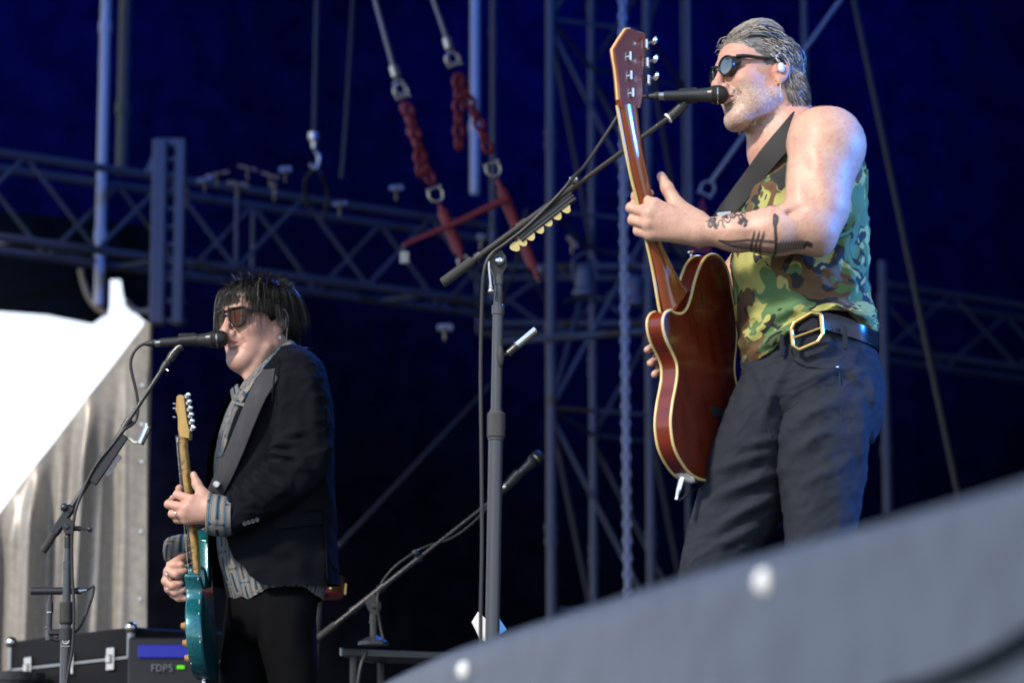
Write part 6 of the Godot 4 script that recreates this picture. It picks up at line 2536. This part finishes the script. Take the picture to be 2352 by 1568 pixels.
	loft(s, [[two(618, 812), two(690, 798), 0.085, 0.09, 2.2, -188, 95], [two(575, 845), two(724, 822), 0.128, 0.12, 2.2, -188, 100], [two(552, 872), two(742, 850), 0.146, 0.13, 2.2, -187, 108], [two(516, 940), two(758, 925), 0.156, 0.135, 2.2, -186, 122], [two(489, 1020), two(764, 1010), 0.160, 0.135, 2.2, -185, 130], [two(478, 1100), two(765, 1100), 0.160, 0.135, 2.2, -185, 135], [two(482, 1200), two(767, 1190), 0.160, 0.135, 2.2, -186, 134], [two(486, 1275), two(770, 1265), 0.162, 0.14, 2.2, -188, 126], [two(490, 1325), two(774, 1318), 0.164, 0.14, 2.2, -190, 114], [two(492, 1345), two(776, 1342), 0.164, 0.14, 2.2, -190, 108]], 110, 9, jb, hemw)
	var jacket := obj("jacket", s, wool, root)
	# near sleeve, bent at the elbow
	var sf := folds([[622, 1050, 700, 1040, 0.013, 0.016], [616, 1062, 690, 1075, 0.012, 0.016], [604, 1080, 660, 1110, 0.012, 0.013], [640, 1035, 720, 1010, 0.016, 0.012], [590, 1098, 630, 1130, 0.012, 0.012], [566, 1112, 600, 1150, 0.012, 0.012], [548, 1128, 570, 1165, 0.012, 0.012], [535, 1140, 545, 1180, 0.01, 0.010], [660, 880, 655, 1000, 0.02, 0.008], [720, 880, 735, 1020, 0.022, 0.008], [690, 1060, 720, 1110, 0.016, 0.010], [650, 1120, 680, 1160, 0.016, 0.008], [600, 1150, 640, 1178, 0.014, 0.007]], two)
	var slb := func(p: Vector3, n: Vector3, th: float, v: float) -> float:
		return float(sf.call(p, n)) + drape.get_noise_3d(p.x * 1.3, p.y * 1.3, p.z + 3.0) * 0.007 + crumple(p, 1.3) * 0.005
	s = Shape.new()
	loft(s, [[two(655, 806, 0.10), two(702, 800, 0.09), 0.03, 0.03], [two(638, 818, 0.12), two(722, 824, 0.11), 0.055, 0.06], [two(628, 858, 0.13), two(744, 868, 0.12), 0.068, 0.07], [two(622, 920, 0.14), two(758, 932, 0.13), 0.072, 0.07], [two(620, 985, 0.155), two(765, 1000, 0.14), 0.072, 0.07], [two(624, 1030, 0.17), two(763, 1064, 0.155), 0.071, 0.07], [two(619, 1052, 0.185), two(732, 1112, 0.17), 0.068, 0.068], [two(594, 1078, 0.195), two(676, 1158, 0.19), 0.064, 0.064], [two(560, 1110, 0.20), two(610, 1196, 0.20), 0.058, 0.058], [two(527, 1140, 0.20), two(540, 1229, 0.20), 0.052, 0.052], [two(524, 1146, 0.20), two(534, 1222, 0.20), 0.045, 0.045]], 64, 10, slb)
	obj("sleeve", s, wool, jacket)
	s = Shape.new()
	loft(s, [[two(640, 830, -0.14), two(715, 826, -0.14), 0.05, 0.05], [two(610, 900, -0.17), two(720, 900, -0.17), 0.06, 0.06], [two(570, 1040, -0.20), two(690, 1060, -0.20), 0.06, 0.06], [two(530, 1130, -0.19), two(620, 1200, -0.19), 0.055, 0.055], [two(490, 1180, -0.12), two(540, 1250, -0.12), 0.05, 0.05], [two(452, 1206, -0.06), two(476, 1262, -0.06), 0.045, 0.045]], 40, 6, slb)
	obj("sleeve", s, wool, jacket)
	# lapel edge, pocket flap, welt pocket, seams, sleeve buttons
	for path in [[[600, 950, 0.158], [612, 945, 0.160], [625, 936, 0.163]], [[700, 1176, 0.150], [722, 1170, 0.135], [740, 1172, 0.118]], [[735, 900, 0.10], [742, 1000, 0.11], [745, 1120, 0.118], [748, 1240, 0.118], [752, 1330, 0.112]], [[640, 818, 0.17], [630, 860, 0.192], [625, 920, 0.20]]]:
		var pts := []
		for p in path:
			pts.append(two(p[0], p[1], p[2]))
		s = Shape.new()
		s.tube(curve(pts, 6), [0.0022], 6)
		obj("seam", s, wool, jacket)
	s = Shape.new()
	rows = []
	for i in 7:
		var row := []
		for k in 15:
			var px := lerpf(630.0, 742.0, k / 14.0)
			var py := 1188.0 - (px - 630.0) * 0.10 + i * 4.4 + (3.0 if k in [0, 14] and i == 6 else 0.0)
			var cx := (px - 625.0) / 143.0
			row.append(two(px, py, 0.162 * sqrt(maxf(0.02, 1.0 - cx * cx * 0.97)) + 0.014 + i * 0.001))
		rows.append(row)
	s.sheet(rows)
	obj("pocket_flap", s, wool, jacket)
	for b in [[561, 1202], [570, 1199], [580, 1196.5], [590, 1193]]:
		s = Shape.new()
		var c := two(b[0], b[1], 0.252)
		var f := Vector3(0.1, -0.25, 1).normalized()
		s.lathe(c, c + f, [[0, 0.0065], [0.003, 0.0065], [0.0042, 0.0058], [0.0036, 0.0042], [0.0036, 0.0]], 16)
		obj("button", s, mat(0.05, 0.052, 0.056, 0.3), jacket)
	# near cuff, turned back over the sleeve end, and the loose far cuff
	var plain := func(_p: Vector3, _n: Vector3, _th: float, _v: float) -> float: return 0.0
	var cf := folds([[500, 1140, 495, 1180, 0.01, 0.005], [515, 1200, 512, 1228, 0.01, 0.005]], two)
	var cfb := func(p: Vector3, n: Vector3, th: float, v: float) -> float: return cf.call(p, n)
	s = Shape.new()
	loft(s, [[two(484, 1140, 0.2), two(478, 1218, 0.2), 0.040, 0.04], [two(480, 1134, 0.2), two(473, 1226, 0.2), 0.046, 0.046], [two(500, 1136, 0.2), two(494, 1231, 0.2), 0.053, 0.05], [two(518, 1140, 0.2), two(514, 1233, 0.2), 0.056, 0.052], [two(533, 1145, 0.2), two(533, 1228, 0.2), 0.055, 0.05]], 56, 6, cfb)
	for i in s.uv.size():
		s.uv[i] = Vector2(s.uv[i].y * 0.085 + 0.01, s.uv[i].x * 0.348)
	obj("cuff", s, print_mat, root)
	s = Shape.new()
	loft(s, [[two(470, 1208, -0.06), two(484, 1268, -0.06), 0.04, 0.04], [two(440, 1224, -0.03), two(448, 1282, -0.03), 0.045, 0.045], [two(410, 1228, 0.0), two(402, 1302, -0.01), 0.05, 0.045], [two(388, 1234, 0.02), two(380, 1290, 0.0), 0.052, 0.045], [two(380, 1242, 0.02), two(376, 1276, 0.0), 0.048, 0.04]], 48, 6, plain)
	for i in s.uv.size():
		s.uv[i] = Vector2(s.uv[i].y * 0.14, s.uv[i].x * 0.348)
	obj("cuff", s, print_mat, root)
	# ---- trousers and shoes
	var tf := folds([[600, 1400, 640, 1568, 0.03, 0.008], [690, 1380, 670, 1560, 0.03, 0.006]], two)
	var tb := func(p: Vector3, n: Vector3, th: float, v: float) -> float: return float(tf.call(p, n)) + drape.get_noise_3d(p.x, p.y * 0.7, p.z) * 0.004
	s = Shape.new()
	loft(s, [[two(524, 1290), two(742, 1290), 0.12, 0.12], [two(524, 1350), two(736, 1350), 0.125, 0.12], [two(524, 1410), two(726, 1410), 0.125, 0.12], [two(535, 1460), two(724, 1460), 0.11, 0.10], [two(590, 1490), two(700, 1490), 0.08, 0.08]], 64, 6, tb)
	loft(s, [[two(572, 1370, 0.05), two(728, 1370, 0.05), 0.085, 0.08], [two(580, 1430, 0.05), two(725, 1420, 0.05), 0.092, 0.09], [two(598, 1500, 0.05), two(727, 1500, 0.05), 0.088, 0.088], [two(617, 1570, 0.05), two(730, 1570, 0.05), 0.082, 0.082], [two(635, 1700, 0.05), two(735, 1700, 0.05), 0.068, 0.068], [two(640, 1910, 0.05), two(728, 1910, 0.05), 0.055, 0.055]], 48, 6, tb)
	loft(s, [[two(522, 1370, -0.06), two(660, 1370, -0.06), 0.085, 0.08], [two(512, 1450, -0.06), two(640, 1450, -0.06), 0.09, 0.09], [two(502, 1570, -0.06), two(622, 1570, -0.06), 0.082, 0.082], [two(490, 1700, -0.06), two(596, 1700, -0.06), 0.068, 0.068], [two(480, 1910, -0.06), two(570, 1910, -0.06), 0.055, 0.055]], 48, 6, tb)
	var tm := mat(0.004, 0.0044, 0.006, 0.85)
	tm.metallic_specular = 0.22
	obj("trousers", s, grained(tm, 24.0, 0.04, 0.09, 0.7), root)
	for f in [[684, 0.05], [525, -0.06]]:
		var c := two(f[0], 1920, f[1])
		c.y = DECK
		var SF := Field.new()
		SF.cap(c + Vector3(0.04, 0.05, 0), c + Vector3(-0.05, 0.05, 0), 0.045, 0.048, 0.02)
		SF.cap(c + Vector3(-0.05, 0.045, 0), c + Vector3(-0.18, 0.032, 0.01), 0.046, 0.03, 0.02)
		SF.cap(c + Vector3(0.03, 0.06, 0), c + Vector3(0.03, 0.14, 0), 0.045, 0.05, 0.02)
		s = Shape.new()
		SF.mesh_into(s, 0.009, AABB(c + Vector3(-0.25, 0.001, -0.1), Vector3(0.4, 0.25, 0.2)), func(_p, _n): return [Color.WHITE, Vector2.ZERO])
		obj("shoe", s, M.black_satin, root)

func guitarist_hair(root: Node3D, H: Transform3D) -> void:
	var F := Field.new()
	F.xf = H
	F.unit = 1.1
	F.ell(Vector3(-0.010, 0.040, 0), Vector3(0.100, 0.098, 0.080), 0.02)
	F.ell(Vector3(0.036, 0.056, 0), Vector3(0.058, 0.054, 0.064), 0.02)
	F.ell(Vector3(-0.058, -0.020, 0), Vector3(0.052, 0.085, 0.074), 0.02)
	F.ell(Vector3(0.100, -0.030, 0), Vector3(0.075, 0.095, 0.12), 0.012, true)
	F.ell(Vector3(0.016, -0.056, 0), Vector3(0.042, 0.058, 0.14), 0.010, true)
	var s := Shape.new()
	var streak := noise(30.0, 3, 26)
	var Hi := H.affine_inverse()
	F.mesh_into(s, 0.004, AABB(H.origin + Vector3(-0.17, -0.14, -0.14), Vector3(0.34, 0.30, 0.28)), func(p: Vector3, _n: Vector3): return [Color(0.005, 0.005, 0.006), Vector2.ZERO, streak.get_noise_3d((Hi * p).x * 3.0, (Hi * p).y * 0.8, (Hi * p).z * 3.0) * 0.004])
	var r := RandomNumberGenerator.new()
	r.seed = 33
	var c := Vector3(-0.012, 0.032, 0)
	var rad := Vector3(0.101, 0.090, 0.080)
	var fc := Vector3(0.042, 0.02, 0)
	var fr := Vector3(0.064, 0.085, 0.066)
	for i in 5200:
		var d := Vector3(r.randf_range(-1, 1), r.randf_range(0.0, 1.0), r.randf_range(-1, 1)).normalized()
		var p := c + d * (1.0 / (d / rad).length())
		if d.y < 0.35 and d.x > 0.25:
			continue
		var fringe := d.x > 0.25 and d.y > 0.35
		var crown := Vector3(-0.03, 0.12, 0.01)
		var dirn := (p - crown) * Vector3(1, 0.2, 1)
		dirn = (dirn.normalized() + Vector3(0.35 if fringe else 0.0, 0.15, r.randf_range(-0.2, 0.2))).normalized()
		if d.x < 0.0:
			dirn = (Vector3(0, -1, 0) + d * 0.35 + Vector3(r.randf_range(-0.2, 0.2), 0.4 * d.y, r.randf_range(-0.2, 0.2))).normalized()
		if d.y > 0.6:
			dirn = (dirn + Vector3(r.randf_range(-0.4, 0.4), 1.1, r.randf_range(-0.4, 0.4))).normalized()
		var len := r.randf_range(0.045, 0.09)
		if fringe:
			len = r.randf_range(0.040, 0.078) if r.randf() < 0.86 else r.randf_range(0.09, 0.15)
		if d.x < -0.3:
			len = r.randf_range(0.07, 0.16)
		var spike := r.randf() < 0.16 and d.y > 0.62
		if spike:
			dirn = (d + Vector3(r.randf_range(-0.5, 0.5), 0.3, r.randf_range(-0.5, 0.5))).normalized()
			len = r.randf_range(0.025, 0.058)
		var pts := []
		var n := 9
		for k in n:
			pts.append(H * p)
			p += dirn * len / (n - 1)
			dirn = (dirn + Vector3(-0.1 if d.x < -0.3 else 0.0, -0.8 if not spike else -0.05, 0) + Vector3(r.randf_range(-1, 1), 0, r.randf_range(-1, 1)) * 0.10).normalized()
			if d.x < -0.1 and p.y < 0.0 and not spike:
				# the back lies close to the nape
				dirn = (dirn + Vector3(0.12, -0.2, -0.35 * signf(p.z) * absf(p.z) / 0.07)).normalized()
			var q := (p - c) / (rad * 1.03)
			if q.length() < 1.0:
				p = c + q.normalized() * rad * 1.03
			q = (p - fc) / fr
			if q.length() < 1.0:
				p = fc + q.normalized() * fr
		var g := r.randf()
		s.tint = Color(0.006, 0.006, 0.007)
		if fringe and g < 0.07:
			s.tint = Color(0.22, 0.20, 0.17)
		elif g < 0.16:
			s.tint = Color(0.03, 0.027, 0.024)
		strand(s, pts, r.randf_range(0.0005, 0.0011))
	s.tint = Color.WHITE
	var m := mat(1, 1, 1, 0.40)
	m.metallic_specular = 0.4
	m.albedo_color = Color.WHITE
	m.vertex_color_use_as_albedo = true
	obj("hair", s, m, root)

func guitarist_glasses(root: Node3D, H: Transform3D) -> void:
	var g := Node3D.new()
	g.name = "sunglasses"
	root.add_child(g)
	var lens := mat(0.050, 0.013, 0.004, 0.12)
	lens.metallic_specular = 0.35
	var frame := mat(0.010, 0.007, 0.006, 0.22)
	for side: float in [-1.0, 1.0]:
		var shape := [Vector2(-0.024, 0.017), Vector2(0.022, 0.018), Vector2(0.0275, 0.010), Vector2(0.025, -0.012), Vector2(0.015, -0.023), Vector2(-0.010, -0.024), Vector2(-0.021, -0.013)]
		var out := []
		var inn := []
		for q: Vector2 in shape:
			var z := 0.034 + q.x
			var bow := 0.112 - 5.0 * z * z
			out.append(H * Vector3(bow, 0.012 + q.y * 1.2, z * side))
			inn.append(H * Vector3(bow - 0.001, 0.012 + q.y * 1.1, (0.034 + q.x * 0.95) * side))
		var s := Shape.new()
		s.prism(inn, H.basis * Vector3(-0.0025, 0, 0))
		obj("lens", s, lens, g)
		s = Shape.new()
		var ring := []
		for i in out.size():
			ring.append(out[i].lerp(out[(i + 1) % out.size()], 0.08))
			ring.append(out[i].lerp(out[(i + 1) % out.size()], 0.92))
		ring.append(ring[0])
		s.tube(ring, [0.0028], 8, false)
		s.tube([out[0], out[1]], [0.0042], 8)
		obj("rim", s, frame, g)
		s = Shape.new()
		var pts := []
		for p in [Vector3(0.094, 0.026, 0.064 * side), Vector3(0.075, 0.024, 0.076 * side), Vector3(0.03, 0.022, 0.082 * side), Vector3(-0.012, 0.022, 0.086 * side), Vector3(-0.03, 0.002, 0.084 * side)]:
			pts.append(H * p)
		s.tube(curve(pts, 4), [0.0045, 0.0045, 0.004, 0.004, 0.004, 0.0035, 0.0035, 0.003, 0.004, 0.004, 0.004, 0.004, 0.003, 0.003, 0.003, 0.003, 0.003], 8, true, 0.5)
		obj("temple", s, frame, g)
	var s := Shape.new()
	s.tube([H * Vector3(0.111, 0.028, -0.014), H * Vector3(0.114, 0.029, 0.0), H * Vector3(0.111, 0.028, 0.014)], [0.003], 8)
	s.tube([H * Vector3(0.110, 0.014, -0.012), H * Vector3(0.114, 0.017, 0.0), H * Vector3(0.110, 0.014, 0.012)], [0.0025], 8)
	obj("bridge", s, frame, g)
	var e := Node3D.new()
	e.name = "earpiece"
	root.add_child(e)
	s = Shape.new()
	s.ball(H * Vector3(-0.012, -0.004, 0.086), Basis(H.basis * Vector3(0.010, 0, 0), H.basis * Vector3(0, 0.014, 0), H.basis * Vector3(0, 0, 0.007)), 16, 10)
	obj("shell", s, mat(0.30, 0.34, 0.38, 0.12), e)
	s = Shape.new()
	var pts := []
	for p in [Vector3(-0.010, 0.010, 0.088), Vector3(-0.004, 0.024, 0.086), Vector3(-0.024, 0.034, 0.084), Vector3(-0.040, 0.010, 0.082), Vector3(-0.038, -0.03, 0.076), Vector3(-0.044, -0.065, 0.070), Vector3(-0.058, -0.088, 0.072)]:
		pts.append(H * p)
	s.tube(curve(pts, 5), [0.0013], 6)
	obj("lead", s, mat(0.6, 0.6, 0.6, 0.3), e)
	s = Shape.new()
	var ring := []
	for k in 13:
		var a := TAU * k / 12
		ring.append(H * Vector3(-0.008 + 0.003 * cos(a), -0.045 + sin(a) * 0.008, 0.080))
	s.tube(ring, [0.0012], 6, false)
	obj("earring", s, M.chrome, root)

func make_teal_guitar() -> void:
	var t := thing("electric_guitar", "teal metallic solid body guitar with a worn maple neck, held upright by the guitarist", "guitar")
	var z0 := 0.135
	# w: across the face (towards us positive), y: height, lift: along the thickness
	var G := func(w: float, y: float, lift: float) -> Vector3:
		var xc := 437.0 + (y - 1332.0) * 0.068
		var p := two(xc, y, z0 - 0.03)
		return p + Vector3(-0.05 * w + lift, 0.0, w)
	var th := 0.046
	var line := []
	for q in [[0.0, 1562], [0.07, 1560], [0.13, 1540], [0.165, 1495], [0.168, 1450], [0.148, 1412], [0.122, 1388], [0.112, 1365], [0.118, 1345], [0.124, 1333], [0.116, 1326], [0.085, 1330], [0.055, 1342], [0.034, 1345], [0.030, 1305], [-0.030, 1305], [-0.034, 1330], [-0.055, 1320], [-0.075, 1280], [-0.095, 1235], [-0.115, 1210], [-0.135, 1206], [-0.145, 1222], [-0.142, 1270], [-0.13, 1330], [-0.135, 1390], [-0.155, 1440], [-0.165, 1490], [-0.14, 1535], [-0.075, 1560]]:
		line.append(G.call(q[0], float(q[1]), 0.0))
	line.append(line[0])
	var outline := curve(line, 4)
	outline.pop_back()
	var teal := mat(0.010, 0.16, 0.19, 0.26, 0.35)
	teal.clearcoat_enabled = true
	teal.clearcoat = 0.9
	teal.clearcoat_roughness = 0.08
	teal.uv1_triplanar = true
	teal.uv1_scale = Vector3.ONE * 9.0
	teal.albedo_texture = noise_tex(0.03, 4, 61, 256, [[0.0, Color(0.55, 0.6, 0.6)], [0.5, Color(0.9, 0.92, 0.92)], [1.0, Color(1, 1, 1)]])
	var s := Shape.new()
	# rounded edges: three bands of the rim
	var inset := 0.006
	var c := Vector3.ZERO
	for p in outline:
		c += p
	c /= outline.size()
	var shrunk := []
	for i in outline.size():
		var m := outline.size()
		var tan: Vector3 = (outline[(i + 1) % m] - outline[(i + m - 1) % m]).normalized()
		var nn := tan.cross(Vector3(1, 0, 0.05).normalized())
		if nn.dot(outline[i] - c) > 0:
			nn = -nn
		shrunk.append(outline[i] + nn * inset)
	var lift := Vector3(1, 0, 0.05).normalized()
	var rows := []
	for band in [[shrunk, 0.0], [outline, inset], [outline, th - inset], [shrunk, th]]:
		var row := []
		for p in band[0]:
			row.append(p + lift * band[1])
		row.append(row[0])
		rows.append(row)
	# the rim, then both faces
	s.prism(shrunk, lift * 0.001)
	var backface := []
	for p in shrunk:
		backface.append(p + lift * th)
	s.prism(backface, -lift * 0.001)
	s.sheet(rows, true)
	for i in range(s.v.size() - rows.size() * rows[0].size(), s.v.size()):
		if s.n[i].dot(s.v[i] - c) < 0.0:
			s.n[i] = -s.n[i]
	# the winding follows the corrected normals
	for i in range(0, s.idx.size(), 3):
		var a := s.idx[i]
		var b := s.idx[i + 1]
		var d := s.idx[i + 2]
		if (s.v[b] - s.v[a]).cross(s.v[d] - s.v[a]).dot(s.n[a] + s.n[b] + s.n[d]) > 0.0:
			s.idx[i + 1] = d
			s.idx[i + 2] = b
	obj("body", s, teal, t)
	# chips of bare primer along the edges
	var chip := mat(0.55, 0.50, 0.40, 0.6)
	var r := RandomNumberGenerator.new()
	r.seed = 5
	for k in 9:
		var i := r.randi_range(8, 34)
		var p: Vector3 = outline[i] + lift * (inset if r.randf() < 0.5 else th - inset)
		s = Shape.new()
		s.ball(p, Basis.from_scale(Vector3(0.0016, r.randf_range(0.002, 0.006), 0.0016)), 6, 4)
		obj("paint_chip", s, chip, t)
	# pickguard on the front face
	s = Shape.new()
	var pg := []
	for q in [[0.10, 1480], [0.09, 1420], [0.08, 1380], [0.09, 1350], [0.02, 1350], [-0.02, 1350], [-0.06, 1350], [-0.09, 1400], [-0.02, 1450], [0.05, 1500]]:
		pg.append(G.call(q[0], float(q[1]), -0.0005))
	s.prism(pg, -lift * 0.0025)
	obj("pickguard", s, mat(0.6, 0.6, 0.56, 0.3), t)
	# knobs on the front face
	for q in [[0.13, 1446], [0.12, 1484], [0.10, 1517]]:
		var p: Vector3 = G.call(q[0], float(q[1]), 0.0)
		s = Shape.new()
		s.lathe(p, p - lift, [[0, 0.004], [0.003, 0.004], [0.003, 0.0125], [0.008, 0.0125], [0.010, 0.010], [0.017, 0.0095], [0.017, 0.0]], 20)
		obj("knob", s, mat(0.36, 0.20, 0.08, 0.2), t)
	# neck: maple back and side, dark fretboard edge with pale dots
	var maple := mat(0.46, 0.30, 0.075, 0.32)
	maple.clearcoat_enabled = true
	maple.clearcoat = 0.5
	maple.clearcoat_roughness = 0.2
	maple.uv1_scale = Vector3(1.0, 6.0, 1.0)
	maple.albedo_texture = noise_tex(0.012, 4, 81, 256, [[0.0, Color(0.45, 0.42, 0.36)], [0.4, Color(0.85, 0.82, 0.75)], [1.0, Color(1, 1, 1)]])
	var A := []
	var B := []
	for q in [[411, 1000, 432, 1006], [410, 1030, 432, 1030], [416, 1090, 438, 1090], [424, 1150, 445, 1150], [430, 1205, 452, 1205], [436, 1255, 457, 1255], [441, 1295, 460, 1300], [444, 1332, 462, 1335]]:
		A.append(two(q[0], q[1], z0))
		B.append(two(q[2], q[3], z0))
	A = curve(A, 6)
	B = curve(B, 6)
	rows = []
	for i in A.size():
		var row := []
		var w: Vector3 = (B[i] - A[i])
		for k in 15:
			var an := lerpf(-PI * 0.5, PI * 0.5, k / 14.0)
			row.append(A[i] + w * (0.12 + 0.88 * pow(cos(an), 0.7)) + Vector3(0, 0, sin(an) * 0.024))
		rows.append(row)
	s = Shape.new()
	s.sheet(rows)
	obj("neck", s, maple, t)
	s = Shape.new()
	rows = []
	for i in A.size():
		var w: Vector3 = (B[i] - A[i])
		var row := []
		for q in [[0.16, 0.0245], [-0.03, 0.0245], [-0.10, 0.012], [-0.12, 0.0], [-0.10, -0.012], [-0.03, -0.0245], [0.16, -0.0245]]:
			row.append(A[i] + w * q[0] + Vector3(0, 0, q[1]))
		rows.append(row)
	s.sheet(rows)
	var board := obj("fretboard", s, mat(0.022, 0.012, 0.008, 0.4), t)
	for k in 18:
		var i := 2 + int(k * (A.size() - 4) / 18.0)
		var w: Vector3 = (B[i] - A[i])
		s = Shape.new()
		s.tube([A[i] + w * 0.0 + Vector3(0, 0, 0.0255), A[i] - w * 0.11 + Vector3(0, 0, 0.013), A[i] - w * 0.13, A[i] - w * 0.11 + Vector3(0, 0, -0.013)], [0.0013], 5)
		obj("fret", s, M.nickel, board)
	# headstock with tuners in one row
	s = Shape.new()
	var hp := []
	for q in [[411, 1002], [408, 985], [408, 962], [406, 950], [402, 941], [404, 924], [405, 910], [412, 906], [421, 908], [423, 925], [426, 950], [430, 975], [434, 990], [433, 1006]]:
		hp.append(two(q[0], q[1], z0 + 0.026))
	s.prism(hp, Vector3(0.004, 0, -0.048), true)
	obj("headstock", s, maple, t)
	s = Shape.new()
	s.box(Transform3D(Basis.IDENTITY, two(410.5, 1012, z0)), Vector3(0.006, 0.014, 0.046), 0.001)
	obj("nut", s, mat(0.7, 0.74, 0.72, 0.3), t)
	for k in 6:
		var p := two(427.0 + k * 2.3, 911.0 + k * 15.0, z0 + 0.018)
		var g := Node3D.new()
		g.name = "tuner"
		t.add_child(g, true)
		s = Shape.new()
		s.box(Transform3D(Basis(Vector3.BACK, -0.15), p), Vector3(0.012, 0.015, 0.014), 0.003)
		obj("housing", s, M.nickel, g)
		s = Shape.new()
		s.ball(p + Vector3(0.008, 0.004, 0.012), Basis.from_scale(Vector3(0.0075, 0.0085, 0.005)), 14, 8)
		obj("button", s, M.chrome, g)
	for y in [927, 938, 958]:
		s = Shape.new()
		var p := two(403, y, z0 + 0.015)
		s.lathe(p, p + Vector3(-0.01, 0.001, 0), [[0, 0.0025], [0.004, 0.0025], [0.004, 0.004], [0.008, 0.004], [0.008, 0]], 10)
		obj("string_post", s, M.chrome, t)
	for k in 6:
		s = Shape.new()
		var w := (k - 2.5) * 0.0075
		s.rod(two(409, 1000, z0 + w) - Vector3(0.007, 0, 0), two(440.5, 1330, z0 + w) - Vector3(0.009, 0, 0), 0.0006, 5)
		obj("string", s, M.nickel, t)
	# jack and lead at the lower rim
	s = Shape.new()
	var j: Vector3 = G.call(0.02, 1561.0, 0.022)
	s.lathe(j + Vector3(0, 0.01, 0), j + Vector3(0.002, -0.05, 0), [[0, 0.008], [0.012, 0.008], [0.012, 0.005], [0.03, 0.0065], [0.06, 0.006]], 14)
	obj("jack_plug", s, M.chrome, t)
	cable("guitar_lead", "black lead hanging from the teal guitar", [j + Vector3(0.002, -0.05, 0), j + Vector3(0.0, -0.15, 0.02), j + Vector3(-0.02, -0.3, 0.05), Vector3(j.x - 0.02, DECK + 0.006, j.z + 0.1)], 0.0035, M.cable)
	# leather strap over the left shoulder
	rows = []
	var LL := []
	var RR := []
	for p in [[700, 800, -0.05, 26, 0], [676, 796, 0.05, 26, 4], [648, 824, 0.128, 18, 7], [618, 862, 0.165, 19, 8], [592, 905, 0.186, 19, 7], [566, 965, 0.184, 18, 7], [540, 1030, 0.172, 18, 7], [516, 1085, 0.150, 18, 7], [496, 1125, 0.122, 18, 6], [480, 1165, 0.09, 17, 6], [466, 1205, 0.05, 12, 5]]:
		LL.append(two(p[0] - p[3], p[1] - p[4], p[2] - 0.014))
		RR.append(two(p[0] + p[3], p[1] + p[4], p[2] + 0.010))
	LL = curve(LL, 6)
	RR = curve(RR, 6)
	for i in LL.size():
		rows.append([LL[i] - Vector3(0, 0, 0.003), LL[i], LL[i].lerp(RR[i], 0.5) + Vector3(0, 0, 0.003), RR[i], RR[i] - Vector3(0, 0, 0.003)])
	s = Shape.new()
	s.sheet(rows)
	var leather := grained(mat(0.03, 0.034, 0.046, 0.42), 22.0, 0.12, 0.06, 0.6)
	obj("strap", s, leather, t)
	s = Shape.new()
	var sp := two(497, 1112, 0.142)
	s.lathe(sp, sp + Vector3(-0.002, 0, 0.006), [[0, 0.0115], [0.002, 0.0115], [0.004, 0.009], [0.004, 0.0]], 18)
	obj("strap_stud", s, M.nickel, t)
